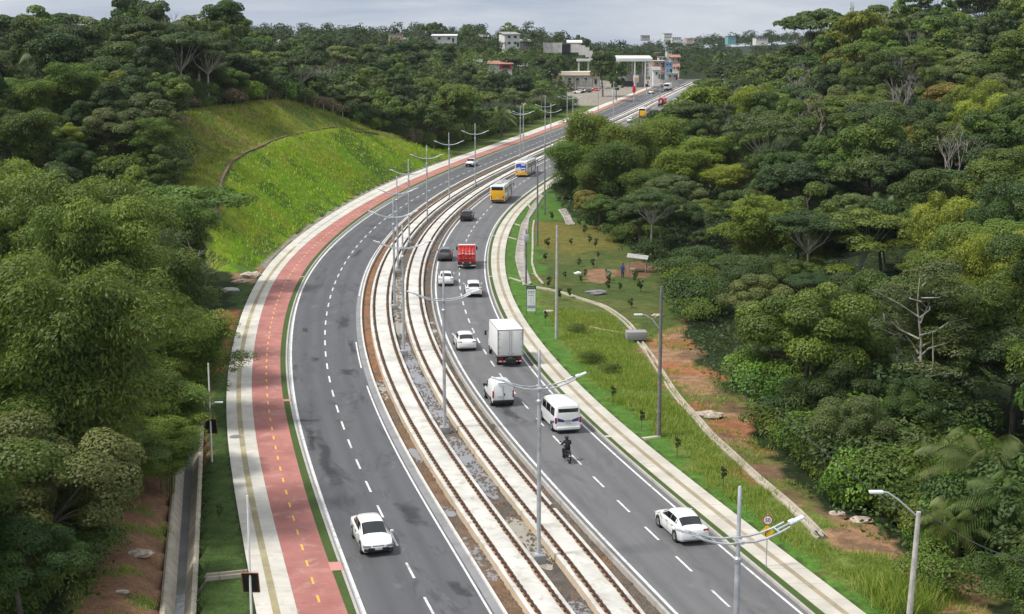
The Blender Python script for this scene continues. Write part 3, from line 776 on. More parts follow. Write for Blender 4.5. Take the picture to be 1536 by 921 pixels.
# ------------------------------------------------------------------ foliage
def mat_leaf(name, dark, mid, light, trans=0.25, huevar=0.016, rough=0.55, spec=0.35):
    """tint attribute = colour of each spray of leaves; object random = colour of each plant"""
    m = bpy.data.materials.new(name); nt, _, L = nodes(m)
    a = N(nt, 'ShaderNodeAttribute'); a.attribute_name = 'tint'
    ramp = N(nt, 'ShaderNodeValToRGB'); e = ramp.color_ramp.elements
    e[0].color = c4(dark); e[0].position = 0.0; e[1].color = c4(light); e[1].position = 1.0
    k = e.new(0.5); k.color = c4(mid)
    L.new(a.outputs['Fac'], ramp.inputs[0])
    oi = N(nt, 'ShaderNodeObjectInfo')
    hsv = N(nt, 'ShaderNodeHueSaturation')
    h = N(nt, 'ShaderNodeMapRange', inp={1: 0, 2: 1, 3: 0.5 - huevar, 4: 0.5 + huevar}); L.new(oi.outputs['Random'], h.inputs[0])
    wn = N(nt, 'ShaderNodeTexWhiteNoise', noise_dimensions='1D'); L.new(oi.outputs['Random'], wn.inputs['W'])
    vv = N(nt, 'ShaderNodeMapRange', inp={1: 0, 2: 1, 3: 0.70, 4: 1.26}); L.new(wn.outputs[0], vv.inputs[0])
    L.new(h.outputs[0], hsv.inputs['Hue']); L.new(vv.outputs[0], hsv.inputs['Value']); L.new(ramp.outputs[0], hsv.inputs['Color'])
    b = N(nt, 'ShaderNodeBsdfPrincipled', inp={'Roughness': rough, 'Specular IOR Level': spec}); L.new(hsv.outputs[0], b.inputs['Base Color'])
    t = N(nt, 'ShaderNodeBsdfTranslucent'); L.new(mixc(nt, 1.0, hsv.outputs[0], (1.1, 1.25, .5), 'MULTIPLY'), t.inputs[0])
    mx = N(nt, 'ShaderNodeMixShader', inp={0: trans}); L.new(b.outputs[0], mx.inputs[1]); L.new(t.outputs[0], mx.inputs[2])
    o = N(nt, 'ShaderNodeOutputMaterial'); L.new(mx.outputs[0], o.inputs[0])
    return m

M['leaf_dark'] = mat_leaf('leaves_dark', (0.026, 0.049, 0.009), (0.044, 0.082, 0.014), (0.072, 0.113, 0.018))
M['leaf_mid'] = mat_leaf('leaves_mid', (0.047, 0.084, 0.010), (0.080, 0.129, 0.014), (0.128, 0.182, 0.020))
M['leaf_yel'] = mat_leaf('leaves_yellow_green', (0.077, 0.115, 0.012), (0.133, 0.177, 0.017), (0.192, 0.236, 0.025))
M['leaf_gry'] = mat_leaf('leaves_grey_green', (0.069, 0.094, 0.025), (0.113, 0.140, 0.037), (0.161, 0.188, 0.050))
M['leaf_oli'] = mat_leaf('leaves_olive_brown', (0.104, 0.087, 0.016), (0.165, 0.139, 0.023), (0.214, 0.186, 0.036))
M['leaf_bam'] = mat_leaf('leaves_bamboo', (0.057, 0.104, 0.015), (0.109, 0.166, 0.022), (0.176, 0.221, 0.031), .3, .014)
M['leaf_bamy'] = mat_leaf('leaves_bamboo_yellow', (0.104, 0.149, 0.018), (0.176, 0.228, 0.024), (0.245, 0.298, 0.035), .3, .02)
M['leaf_palm'] = mat_leaf('leaves_palm', (0.049, 0.085, 0.017), (0.083, 0.127, 0.025), (0.147, 0.181, 0.043), .2, .02)
M['leaf_bush'] = mat_leaf('leaves_bush', (0.060, 0.122, 0.013), (0.099, 0.194, 0.019), (0.166, 0.272, 0.028), .25, .015)
M['leaf_weed'] = mat_leaf('weed_blades', (0.144, 0.225, 0.037), (0.237, 0.331, 0.053), (0.450, 0.438, 0.138), .42, .01)
M['leaf_hill'] = mat_leaf('hill_blades', (0.147, 0.319, 0.015), (0.264, 0.417, 0.021), (0.440, 0.484, 0.043), .3, .01)
M['leaf_hill2'] = mat_leaf('hill_blades_dry', (0.130, 0.189, 0.017), (0.204, 0.249, 0.029), (0.308, 0.309, 0.074), .3, .01)
M['leaf_dry'] = mat_leaf('dry_leaves', (0.14, 0.095, 0.05), (0.21, 0.16, 0.09), (0.30, 0.24, 0.15), .2, .02)
M['bark'] = plain('bark', (0.115, 0.095, 0.075), 0.9, 0, .35, 2.5)
M['bark_pale'] = plain('bark_pale', (0.36, 0.335, 0.285), 0.9, 0, .25, 2.0)
M['bark_grey'] = plain('bark_grey', (0.24, 0.21, 0.19), 0.9, 0, .25, 2.0)
M['culm'] = plain('bamboo_culm', (0.20, 0.19, 0.07), 0.6, 0, .3, 2.0)

def unit(v): return v / np.maximum(np.linalg.norm(v, axis=-1, keepdims=True), 1e-9)

def cards(pos_, nrm, size, aspect=0.6, axis=None, g=rng):
    """diamond leaf quads: pos (n,3), normal (n,3), size (n,) ; axis = long direction hint"""
    n = len(pos_)
    if axis is None: axis = g.normal(size=(n, 3))
    t = axis - nrm * (axis * nrm).sum(1, keepdims=True); t = unit(t); b = np.cross(nrm, t)
    s = np.asarray(size).reshape(-1, 1)
    v = np.stack([pos_ - t * s * .5, pos_ + b * s * aspect * .5 + t * s * .05, pos_ + t * s * .5, pos_ - b * s * aspect * .5 + t * s * .05], 1)
    return v.reshape(-1, 3)

def crown_mesh(name, V, tint, mat):
    f = np.arange(len(V)).reshape(-1, 4)
    me = mesh_from(name, V, f, mat)
    a = me.attributes.new('tint', 'FLOAT', 'FACE'); a.data.foreach_set('value', np.asarray(tint, np.float32))
    return me

def lobes_dome(n, rx, rz, zc, low=-.25, g=rng, jit=.12):
    i = np.arange(n) + .5
    z = 1 - (1 - low) * i / n
    ph = i * 2.39996 + g.random() * 6
    r = np.sqrt(np.clip(1 - z * z, 0, 1))
    d = np.stack([r * np.cos(ph), r * np.sin(ph), z], 1) + g.normal(size=(n, 3)) * jit
    sc = 0.72 + .25 * g.random((n, 1))
    return d * sc * np.array([rx, rx, rz]) + np.array([0, 0, zc])

def lobe_leaves(C, rad, nper, size, flat=.62, aspect=.6, g=rng, up=.25):
    P = []; Nn = []; S = []; T = []
    for c, r in zip(C, rad):
        k = int(nper * (r / np.mean(rad)) ** 2)
        d = unit(g.normal(size=(k, 3)))
        d[:, 2] = np.where(d[:, 2] < -.35, -d[:, 2], d[:, 2])
        rr = r * (.72 + .32 * g.random((k, 1)) ** .6)
        P.append(c + d * rr * np.array([1, 1, flat]))
        Nn.append(unit(d * [1, 1, 1.3] + g.normal(size=(k, 3)) * .42 + [0, 0, up]))
        S.append(size * (.7 + .6 * g.random(k)))
        T.append(np.clip(g.random() * .7 + .15 + g.normal(size=k) * .16, 0, 1))
    P = np.concatenate(P); Nn = np.concatenate(Nn); S = np.concatenate(S); T = np.concatenate(T)
    return cards(P, Nn, S, aspect, g=g), T

def limb_tree(trunk_h, r0, C, lean=0.0, g=rng, main=5):
    """tapered trunk that splits into limbs reaching the leaf sprays"""
    mb = MB()
    top = Vector((lean, lean * .4, trunk_h))
    mb.tube([(0, 0, -.6), (lean * .15, 0, trunk_h * .35), (lean * .6, lean * .2, trunk_h * .7), top], [r0 * 1.25, r0, r0 * .85, r0 * .7], 8)
    C = np.asarray(C)
    order = g.permutation(len(C))
    for j in order[:main * 4]:
        c = Vector(C[j]); c.z -= .3
        mid = top.lerp(c, .5) + Vector((g.normal() * .35, g.normal() * .35, -.25 * (c - top).length * .3))
        rr = r0 * (.42 if j in order[:main] else .22)
        mb.tube([top - Vector((0, 0, .3)), top.lerp(mid, .55), mid, c], [rr * 1.2, rr, rr * .75, rr * .3], 6)
    return mb

PROTO = {}
def make_broad(key, mat, rx=4.6, rz=3.4, h=9.5, nl=26, lr=1.75, leaf=.42, nper=420, bark='bark', seed=1, low=-.3, flat=.74, name='leafy_tree'):
    g = np.random.default_rng(seed)
    zc = h - rz
    C = lobes_dome(nl, rx - lr * .55, rz - lr * .35, zc, low, g, .20); C = C[g.random(len(C)) > .10] * [1, 1, 1] + g.normal(size=3) * [.3, .3, 0]
    C2 = np.concatenate([C, g.normal(size=(5, 3)) * [rx * .25, rx * .25, rz * .2] + [0, 0, zc + .3]])
    rad = lr * (.55 + .8 * g.random(len(C2)))
    V, T = lobe_leaves(C2, rad, nper, leaf, flat, .62, g)
    PROTO[key] = dict(crown=crown_mesh('crown', V, T, M[mat]), trunk=limb_tree(max(1.5, zc - rz * .45), .22, C, g.normal() * .4, g).mesh('trunk', M[bark], 60),
                      r=rx, h=h, rz=rz, name=name)

def make_umbrella(key, mat, rx=5.2, h=11, nl=16, lr=1.6, leaf=.40, nper=380, bark='bark_pale', seed=2, thick=1.6, tier=1, name='umbrella_tree', r0=.20, lim=7):
    """spreading flat-topped tree with its limbs in sight below the leaves"""
    g = np.random.default_rng(seed)
    n = nl; i = np.arange(n) + .5
    r = rx * .92 * np.sqrt(i / n) * (.85 + .25 * g.random(n)); ph = i * 2.39996
    z = h - thick * (r / rx) ** 2 - g.random(n) * .9 - (g.integers(0, tier, n) * 2.1 if tier > 1 else 0)
    C = np.stack([r * np.cos(ph), r * np.sin(ph), z - .6], 1)
    rad = lr * (.75 + .5 * g.random(n))
    V, T = lobe_leaves(C, rad, nper, leaf, .38, .6, g, .5)
    PROTO[key] = dict(crown=crown_mesh('crown', V, T, M[mat]), trunk=limb_tree(h * .48, r0, C, g.normal() * .5, g, lim).mesh('trunk', M[bark], 60), r=rx, h=h, rz=2.2, name=name)

def make_bamboo(key, mat, h=13, spread=5.5, n=46, leaf=.4, per=150, seed=3, flat=.74, rs=1.0, low=.50):
    """arching culms whose outer halves carry feathery puffs of narrow leaves"""
    g = np.random.default_rng(seed); P = []; Nn = []; S = []; T = []; A = []; mb = MB()
    for k in range(n):
        ph = k * 2.39996 + g.normal() * .3; base = np.array([math.cos(ph), math.sin(ph), 0]) * (.3 + 1.3 * g.random())
        hh = h * (low + (1 - low) * g.random() ** .7); out = spread * (.25 + .75 * g.random()) * np.sqrt((k + 1) / n)
        d = np.array([math.cos(ph), math.sin(ph), 0]); s = np.linspace(0, 1, 15)
        path = base + d * (out * s[:, None] ** 1.9) + np.stack([0 * s, 0 * s, hh * np.sin(s * 1.8)], 1)
        if k % 4 == 0: mb.tube([tuple(p) for p in path[:11:2]], [.06, .055, .05, .045, .035, .02], 5)
        tk = g.random() * .7 + .12
        for q in (.38, .55, .68, .80, .90, 1.0):
            j = q * 14; i0 = min(13, int(j)); c = path[i0] + (path[i0 + 1] - path[i0]) * (j - i0) + g.normal(size=3) * .25
            r = rs * (.62 + .75 * math.sin(q * 2.75)) * (.8 + .45 * g.random()); m_ = int(per * r * r)
            dd = unit(g.normal(size=(m_, 3))); dd[:, 2] = np.where(dd[:, 2] < -.5, -dd[:, 2], dd[:, 2])
            P.append(c + dd * r * (.62 + .45 * g.random((m_, 1)) ** .7) * np.array([1, 1, flat]))
            Nn.append(unit(dd + [0, 0, .35] + g.normal(size=(m_, 3)) * .5))
            A.append(dd * .7 + d * .35 + [0, 0, -.55] + g.normal(size=(m_, 3)) * .55)
            S.append(leaf * (.6 + .8 * g.random(m_))); T.append(np.clip(tk + (g.random() - .5) * .25 + g.normal(size=m_) * .15, 0, 1))
    P, Nn, A, S, T = map(np.concatenate, (P, Nn, A, S, T))
    V = cards(P, Nn, S, .30, A, g)
    PROTO[key] = dict(crown=crown_mesh('foliage', V, T, M[mat]), trunk=mb.mesh('culms', M['culm'], 60), r=spread * .95, h=h * .97, rz=h * .33, name='bamboo_clump')

def make_palm(key, th=4.0, nf=22, fl=4.2, seed=4, droop=1.0, tr=.22, leaf='leaf_palm', name='palm_tree', lw=.036):
    g = np.random.default_rng(seed); V = []; T = []; fr = MB()
    for k in range(nf):
        ph = k * 2.39996; el = R(78 - 75 * (k / nf) ** 0.8); L0 = fl * (.8 + .35 * g.random())
        d = np.array([math.cos(ph), math.sin(ph), 0]); n = 30
        s = np.linspace(0, 1, n)
        path = np.array([0, 0, th]) + d * (L0 * s[:, None] * math.cos(el) + 0) + np.stack([0 * s, 0 * s, L0 * (math.sin(el) * s - droop * .62 * s ** 2.2)], 1)
        side = np.cross(d, [0, 0, 1.]); tt = g.random() * .6 + .2
        fr.tube([tuple(p) for p in path[::5]], [.035, .03, .025, .02, .015, .01][:len(path[::5])], 4)
        for sg in (-1, 1):
            ll = fl * .26 * np.sin(np.pi * np.clip(s * .86 + .14, 0, 1)) ** .6 + .05
            tip = path + side * sg * ll[:, None] * .85 + d * ll[:, None] * .45 + np.array([0, 0, -1]) * ll[:, None] * (.35 + .5 * s[:, None])
            w_ = d * lw
            midp = (path + tip) / 2 + np.array([0, 0, .08])
            q = np.stack([path, midp + w_ , tip, midp - w_], 1)[2:]
            V.append(q.reshape(-1, 3)); T.append(np.clip(tt + g.normal(size=n - 2) * .15, 0, 1))
    mb = MB(); mb.tube([(0, 0, -.5), (.1, 0, th * .4), (.05, .05, th)], [tr * 1.3, tr, tr * 1.1], 8)
    PROTO[key] = dict(crown=crown_mesh('fronds', np.concatenate(V), np.concatenate(T), M[leaf]), trunk=mb.mesh('trunk', M['bark'], 60), r=fl * .9, h=th + fl * .6, rz=fl * .5, name=name)

def make_bare(key, h=8, seed=5, bark='bark_grey', spread=.55, depth=4):
    g = np.random.default_rng(seed); mb = MB()
    def grow(p, d, L0, r, lev):
        q = p + d * L0 * .5 + Vector((g.normal(), g.normal(), g.normal())) * L0 * .06; e = p + d * L0
        mb.tube([p, q, e], [r, r * .85, r * .62], 5 if lev else 7, cap=lev == 0)
        if lev >= depth: return
        for _ in range(3 if lev < 2 else 2 + (g.random() < .5)):
            nd = (d + Vector((g.normal(), g.normal(), abs(g.normal()) * .35)) * spread).normalized()
            grow(e, nd, L0 * (.62 + .2 * g.random()), max(.022, r * .58), lev + 1)
    grow(Vector((0, 0, -.4)), Vector((.05, 0, 1)), h * .36, .16, 0)
    PROTO[key] = dict(crown=None, trunk=mb.mesh('branches', M[bark], 60), r=h * .4, h=h, rz=h * .3, name='bare_tree')

def make_bush(key, mat, r=1.5, h=1.6, leaf=.17, n=11, nper=330, seed=6):
    g = np.random.default_rng(seed)
    C = np.stack([g.normal(size=n) * r * .45, g.normal(size=n) * r * .45, h * (.25 + .5 * g.random(n))], 1)
    V, T = lobe_leaves(C, r * (.38 + .25 * g.random(n)), nper, leaf, .85, .55, g)
    PROTO[key] = dict(crown=crown_mesh('bush', V, T, M[mat]), trunk=None, r=r, h=h, rz=h * .5, name='bush')

# level of detail: n = near (leaf .3), m = middle, f = far
for lod, leaf, k in (('n', .20, 2.3), ('m', .29, 1.35), ('f', .50, .55)):
    for i, (mat, sd) in enumerate((('leaf_dark', 1), ('leaf_mid', 2), ('leaf_yel', 3), ('leaf_gry', 4), ('leaf_oli', 5))):
        make_broad('broad_%s_%s' % (mat[5:], lod), mat, rx=4.5 + .3 * (i % 3), rz=3.8 + .4 * (i % 2), h=10 + .6 * (i % 3), nl=(34 if lod != 'f' else 26), lr=1.32, leaf=leaf, nper=int(430 * k), seed=10 + sd, low=-.45)
        make_broad('broad_%s_%s~b' % (mat[5:], lod), mat, rx=5.0 - .3 * (i % 3), rz=3.2 + .5 * (i % 3), h=9.6 + .7 * (i % 2), nl=(28 if lod != 'f' else 22), lr=1.5, leaf=leaf * 1.08, nper=int(460 * k), seed=110 + sd, low=-.3, flat=.62)
        make_broad('broad_%s_%s~c' % (mat[5:], lod), mat, rx=4.1 + .3 * (i % 2), rz=4.3 - .3 * (i % 3), h=11 - .6 * (i % 3), nl=(40 if lod != 'f' else 28), lr=1.12, leaf=leaf * .9, nper=int(390 * k), seed=210 + sd, low=-.55, flat=.8)
    make_broad('tall_dark_' + lod, 'leaf_dark', rx=3.6, rz=4.6, h=12.5, nl=34, lr=1.45, leaf=leaf, nper=int(400 * k), seed=31, low=-.6)
    make_broad('tall_mid_' + lod, 'leaf_mid', rx=3.7, rz=4.3, h=12, nl=32, lr=1.45, leaf=leaf, nper=int(400 * k), seed=32, low=-.6)
    make_umbrella('umb_dark_' + lod, 'leaf_dark', rx=5.6, h=11.5, leaf=leaf, nper=int(420 * k), seed=41, nl=22)
    make_umbrella('umb_mid_' + lod, 'leaf_mid', rx=5.2, h=10.5, leaf=leaf, nper=int(420 * k), seed=42, nl=20)
    make_umbrella('umb_yel_' + lod, 'leaf_yel', rx=5.4, h=9.5, leaf=leaf, nper=int(420 * k), seed=43, nl=24, tier=3)
    make_umbrella('umb_gry_' + lod, 'leaf_gry', rx=5.4, h=11, leaf=leaf, nper=int(300 * k), seed=44, nl=20, tier=2)
    make_bamboo('bam_' + lod, 'leaf_bam', leaf=max(.25, leaf * 1.35), per=int({'n': 210, 'm': 130, 'f': 70}[lod]), seed=51)
    make_bamboo('bamy_' + lod, 'leaf_bamy', leaf=max(.25, leaf * 1.35), per=int({'n': 210, 'm': 130, 'f': 70}[lod]), seed=52, spread=6)
make_bamboo('bam2_n', 'leaf_bam', h=12, spread=6.2, n=52, leaf=.26, per=220, seed=53)
make_bamboo('plume', 'leaf_bamy', h=14, spread=4.2, n=40, leaf=.36, per=120, seed=54, flat=1.15, rs=1.15, low=.42)
make_bamboo('plumed', 'leaf_bam', h=14, spread=4.4, n=40, leaf=.36, per=120, seed=55, flat=1.1, rs=1.15, low=.40)
def make_airy(key, mat, h=13, rx=5.5, seed=46, leaf=.2, per=210):
    """straight pale trunk, open tiers of long branches with wispy leaves"""
    g = np.random.default_rng(seed); mb = MB(); C = []
    mb.tube([(0, 0, -.5), (.25, 0, h * .3), (.05, .1, h * .55), (-.3, .05, h * .75), (-.15, 0, h * .97)], [.13, .10, .075, .05, .02], 8)
    mb.tube([(0, 0, .2), (-1.2, .2, h * .18), (-2.3, 0, h * .30), (-3.9, -.3, h * .33), (-5.6, -.2, h * .40)], [.09, .075, .06, .04, .02], 6)
    mb.tube([(.1, 0, h * .12), (.9, -.3, h * .26), (1.3, -.5, h * .45), (1.1, -.4, h * .62)], [.10, .085, .06, .02], 6)
    C += [(-5.6, -.2, h * .40), (-4.4, -.3, h * .37), (1.1, -.4, h * .62)]
    for k in range(17):
        q = min(.95, .26 + .68 * (k / 16) + g.normal() * .025) ; z0 = h * q; ph = k * 2.39996 + g.normal() * .7; L0 = rx * (1.0 - .62 * (q - .24) / .7) * (.5 + .65 * g.random()); up_ = g.normal() * .10
        d = Vector((math.cos(ph), math.sin(ph), 0)); p0 = Vector((0, 0, z0)); r = .085 * (1.15 - q)+.02
        pts = [p0, p0 + d * L0 * .35 + Vector((g.normal() * .2, g.normal() * .2, L0 * (.14 + up_))), p0 + d * L0 * .7 + Vector((g.normal() * .3, g.normal() * .3, L0 * (.36 + up_))), p0 + d * L0 + Vector((g.normal() * .3, 0, L0 * (.52 + up_)))]
        mb.tube(pts, [r, r * .8, r * .55, r * .25], 6)
        for f, sd in ((.45, 1), (.65, -1), (.85, 1)):
            b0 = p0 + d * L0 * f + Vector((0, 0, L0 * .2)); e = b0 + (Vector((-d.y, d.x, 0)) * sd * .9 + d * .7 + Vector((0, 0, .45))) * L0 * .30
            mb.tube([b0, b0.lerp(e, .5) + Vector((0, 0, .06)), e], [r * .45, r * .35, r * .15], 5); C.append(tuple(e))
        C.append(tuple(pts[-1])); C.append(tuple(pts[2] + Vector((0, 0, .3))))
    C = np.array(C); C = C[g.random(len(C)) > .12]
    V, T = lobe_leaves(C, .95 * (.7 + .6 * g.random(len(C))), per, leaf, .45, .5, g, .5)
    PROTO[key] = dict(crown=crown_mesh('crown', V, T, M[mat]), trunk=mb.mesh('trunk', M['bark_pale'], 60), r=rx, h=h, rz=4.5, name='pale_branched_tree')
make_airy('airy', 'leaf_gry')
make_palm('oilpalm', 3.2, 26, 4.6, 61, 1.0, .3); make_palm('oilpalm2', 2.2, 24, 4.2, 62, 1.15, .3)
make_palm('coco', 8.5, 20, 3.4, 63, 1.1, .16, lw=.09)
make_bare('bare1', 8.5, 71); make_bare('bare2', 7.5, 72, spread=.7); make_bare('bare3', 6.5, 73, spread=.45, depth=5)
make_bush('bush1', 'leaf_bush', 1.7, 1.8, seed=81); make_bush('bush2', 'leaf_mid', 2.1, 2.2, seed=82); make_bush('bush3', 'leaf_yel', 1.5, 1.5, seed=83); make_bush('bush4', 'leaf_dry', 1.3, 1.2, .16, seed=84, nper=150)
make_bush('bush5', 'leaf_dark', 2.3, 2.4, .20, seed=85)

def plant(key, x, y, s=1.0, rz=None, label=None, cat='tree', group=None, sz=None, z=None, name=None, dz=0):
    P = PROTO[key]
    zz = gz(x, y) if z is None else z
    o = thing(name or P['name'], label, cat, (x, y, zz + dz), random.random() * 6.28 if rz is None else rz, group)
    q_ = .88 + .24 * random.random(); o.scale = (s * q_, s / q_, (sz or s))
    if P['crown'] is not None: obj(P['crown'].name.split('.')[0], P['crown'], o)
    if P['trunk'] is not None: obj(P['trunk'].name.split('.')[0], P['trunk'], o)
    return o
# ------------------------------------------------------------------ planting plan
# every candidate: (key base, x, y, scale, label, cat, group, forced)
CAND = []
def zone_of(x, y):
    dl = float(LA(y)) - x
    if dl > 0:
        if y < 150: return 'L1'
        if y < 205: return 'L2'
        if y < 370: return 'L3'
        if y < 480: return 'L4'
        return 'L5'
    if y < 135: return 'R1'
    if y < 215: return 'R2'
    if y < 330: return 'R3'
    return 'R4'

def forest_ok(x, y):
    dl = float(LA(y)) - x; dr = x - float(LR6(y))
    if y > 675: return True
    if -1.5 < dl and dl < 0: return False
    if dl < 0 and dr < 0: return False
    if dl > 0:
        if y < 100: return x < float(CHL(y)) - 4.6
        if y < 150: return dl > 7.0
        if y < 170: return dl > 6.5
        if y < 178: return dl > 14
        am = float(hill_amp(y))
        if am > .1: return dl > float(hill_back(y)) + .5
        if y < 480: return dl > 9
        if y < 530: return dl > 11
        if y < 700: return dl > 34
        return dl > 20
    off = 3.6 if y < 140 else (1.0 if y < 200 else 0)
    return not bool(poly_mask(np.array([x - off]), np.array([y - off * .6]), pts=RCLEAR)[0]) and dr > 5

RCLEAR = [tuple(at(*p)[:2]) for p in RCL]
RCLEAR += [(float(LR6(y)) - 3, y) for y in (300, 240, 200, 150, 110, 80, 60)]

KINDS = {  # zone -> weighted species
 'L1': [('bam', 5), ('bam2', 4), ('bamy', .3), ('broad_mid', .35)],
 'L2': [('broad_mid', 3), ('broad_dark', 2), ('bam', 1.2), ('umb_mid', 1), ('broad_yel', .6), ('broad_gry', 1)],
 'L3': [('broad_dark', 4), ('broad_mid', 4), ('tall_dark', 2), ('umb_mid', 2), ('broad_yel', 1.6), ('umb_dark', 1.5), ('umb_gry', .8), ('umb_yel', .8), ('bare1', .4)],
 'L4': [('broad_dark', 4), ('tall_dark', 2), ('broad_mid', 3), ('umb_mid', 1.5), ('bam', .8), ('umb_gry', .6), ('tall_mid', 1)],
 'L5': [('broad_dark', 5), ('broad_mid', 3.5), ('tall_dark', 1), ('broad_yel', .5)],
 'R1': [('broad_mid', 3), ('broad_dark', 3), ('broad_gry', 1.3), ('tall_mid', 1), ('bam', .7)],
 'R2': [('broad_dark', 4), ('broad_mid', 4), ('umb_mid', .7), ('umb_dark', .8), ('broad_gry', 1.5), ('tall_dark', 1.5), ('tall_mid', 1.2), ('bamy', .9), ('broad_yel', .6), ('bare1', .5)],
 'R3': [('broad_mid', 4.2), ('broad_dark', 4), ('umb_dark', 1.1), ('umb_mid', 1.0), ('umb_yel', .7), ('broad_yel', .8), ('broad_gry', 1.5), ('tall_mid', 2), ('tall_dark', 1.5), ('broad_oli', .3), ('bamy', .9), ('umb_gry', .7), ('bare1', .5), ('bare2', .5)],
 'R4': [('broad_dark', 3.8), ('umb_dark', 1.2), ('umb_mid', 1.1), ('broad_mid', 3.6), ('broad_yel', .9), ('umb_yel', .7), ('broad_gry', 1.2), ('broad_oli', .4), ('tall_mid', 1.5)],
}
ZNAME = {'L1': 'in the near left forest by the cycle path', 'L2': 'in the left forest before the grassy cut slope', 'L3': 'in the forest above the grassy cut slope',
         'L4': 'in the valley woods behind the far left pavement', 'L5': 'among the houses on the far town hill', 'R1': 'in the near right forest by the dirt track',
         'R2': 'in the right forest behind the sapling field', 'R3': 'in the forest on the right hillside', 'R4': 'near the top of the right hillside'}
KNAME = {'bam': ('green arching bamboo clump', 'bamboo'), 'bam2': ('wide green drooping bamboo clump', 'bamboo'), 'bamy': ('yellowish arching bamboo clump', 'bamboo'),
         'broad_mid': ('round mid-green leafy tree', 'tree'), 'broad_dark': ('round dark-green leafy tree', 'tree'), 'broad_yel': ('round yellow-green leafy tree', 'tree'),
         'broad_gry': ('round grey-green leafy tree', 'tree'), 'broad_oli': ('round olive-brown leafy tree', 'tree'), 'tall_dark': ('tall dark-green leafy tree', 'tree'), 'tall_mid': ('tall mid-green leafy tree', 'tree'),
         'umb_dark': ('flat-topped dark-green tree', 'tree'), 'umb_mid': ('flat-topped mid-green tree', 'tree'),
         'umb_yel': ('layered yellow-green flat-topped tree', 'tree'), 'umb_gry': ('layered grey-green flat-topped tree', 'tree'),
         'bare1': ('leafless pale grey tree', 'tree'), 'bare2': ('leafless spreading grey tree', 'tree')}

def lod_for(y): return 'n' if y < 150 else ('m' if y < 290 else 'f')

# specimen trees the photograph singles out: placed by the pixel of the crown top centre and a distance
def spec(key, px, py_top, Y, s=None, label='', cat='tree', h=None, name=None, rz=None, sx=None):
    P = PROTO[key if key in PROTO else key + '_' + lod_for(Y)]
    p = at_depth(px, py_top, Y)
    z0 = gz(p.x, Y)
    hh = max(2.0, p.z - z0)
    k = hh / P['h']
    s = s if s is not None else k
    k = min(k, 1.45 * s)
    CAND.append(dict(key=key, x=p.x, y=Y, s=s, sz=k, label=label, cat=cat, group=None, forced=True, name=name, rz=rz))
    return p.x, Y

spec('bam2', 130, 285, 128, 1.25, 'big olive bamboo clump with the highest plumes of the near left forest', 'bamboo')
spec('bam', 232, 380, 118, 1.0, 'bright green bamboo clump whose right side overhangs the pavement', 'bamboo')
spec('bam2', 30, 400, 112, 1.0, 'green bamboo clump at the left picture edge below the tallest plumes', 'bamboo')
spec('bam', 285, 480, 106, .85, 'bamboo clump leaning towards the slim pole by the pavement', 'bamboo')
spec('bam', 205, 560, 92, .72, 'dark bamboo clump above the head of the concrete ditch', 'bamboo')
spec('bam2', 130, 500, 100, .9, 'dense bamboo clump behind the low grey-leaved tree', 'bamboo')
spec('broad_gry', 55, 555, 84, 1.0, 'low spreading grey-green tree in the lower left corner', 'tree')
spec('broad_mid', 95, 690, 76, .82, 'small leafy tree above the bare soil bank in the lower left corner', 'tree')
spec('bam', 240, 585, 93, .8, 'bamboo clump drooping over the upper end of the concrete ditch', 'bamboo')
spec('bam2', 190, 645, 86, .7, 'wide low bamboo clump above the bare soil bank', 'bamboo')
spec('bam', 245, 655, 88, .6, 'smallest bamboo clump next to the concrete ditch', 'bamboo')
spec('broad_yel', 160, 235, 185, None, 'round yellow-green tree standing alone in front of the pale-limbed trees', 'tree')
spec('umb_gry', 195, 142, 212, 1.0, 'flat-topped tree with many pale bare limbs left of the grassy slope', 'tree')
spec('umb_dark', 1222, 10, 345, 1.45, 'large dark umbrella-shaped tree standing up against the sky on the right ridge', 'tree')
spec('umb_dark', 1186, 24, 350, .9, 'smaller dark umbrella tree touching the large one on the right ridge', 'tree')
spec('umb_dark', 1296, 12, 400, .42, 'tiny lone tree beside the lattice mast on the right ridge', 'tree')
spec('umb_yel', 1285, 312, 165, 1.25, 'wide layered yellow-green tree in the middle of the right forest', 'tree')
spec('umb_gry', 1305, 165, 235, .95, 'grey-green tree with white forked trunk on the right hillside', 'tree')
spec('airy', 1385, 392, 104, 1.1, 'airy tree with long pale bare branches at the right forest edge', 'tree')
spec('bamy', 1490, 360, 128, .95, 'yellowish bamboo clump at the right picture edge', 'bamboo')
spec('bamy', 1410, 385, 140, .75, 'yellowish bamboo clump left of the one at the right picture edge', 'bamboo')
spec('plume', 888, 180, 262, 1.25, 'bamboo clump overhanging the right pavement at the bend', 'bamboo')
spec('plume', 985, 186, 262, 1.35, 'tallest bamboo clump behind the sapling field', 'bamboo')
spec('plumed', 930, 225, 238, 1.2, 'dark bamboo clump between the bend and the sapling field', 'bamboo')
spec('plume', 1060, 212, 255, 1.25, 'yellow-green bamboo clump right of the tallest one behind the field', 'bamboo')
spec('plumed', 862, 222, 258, 1.05, 'leaning bamboo clump whose tips touch the right pavement at the bend', 'bamboo')
spec('plume', 940, 198, 250, 1.15, 'bright bamboo plumes in the middle of the bend thicket', 'bamboo')
spec('plumed', 895, 252, 240, 1.0, 'dark bamboo clump above the short stone-lined chute', 'bamboo')
spec('plume', 1022, 232, 243, 1.1, 'yellow bamboo plumes above the grey-green tree by the field', 'bamboo')
spec('plume', 1092, 252, 240, 1.0, 'drooping yellow bamboo clump at the right end of the bend thicket', 'bamboo')
spec('plumed', 968, 262, 230, .9, 'low green bamboo clump at the back of the sapling field', 'bamboo')
spec('broad_gry', 1010, 270, 222, 1.05, 'grey-green tree with a thin white trunk beside the sapling field', 'tree')
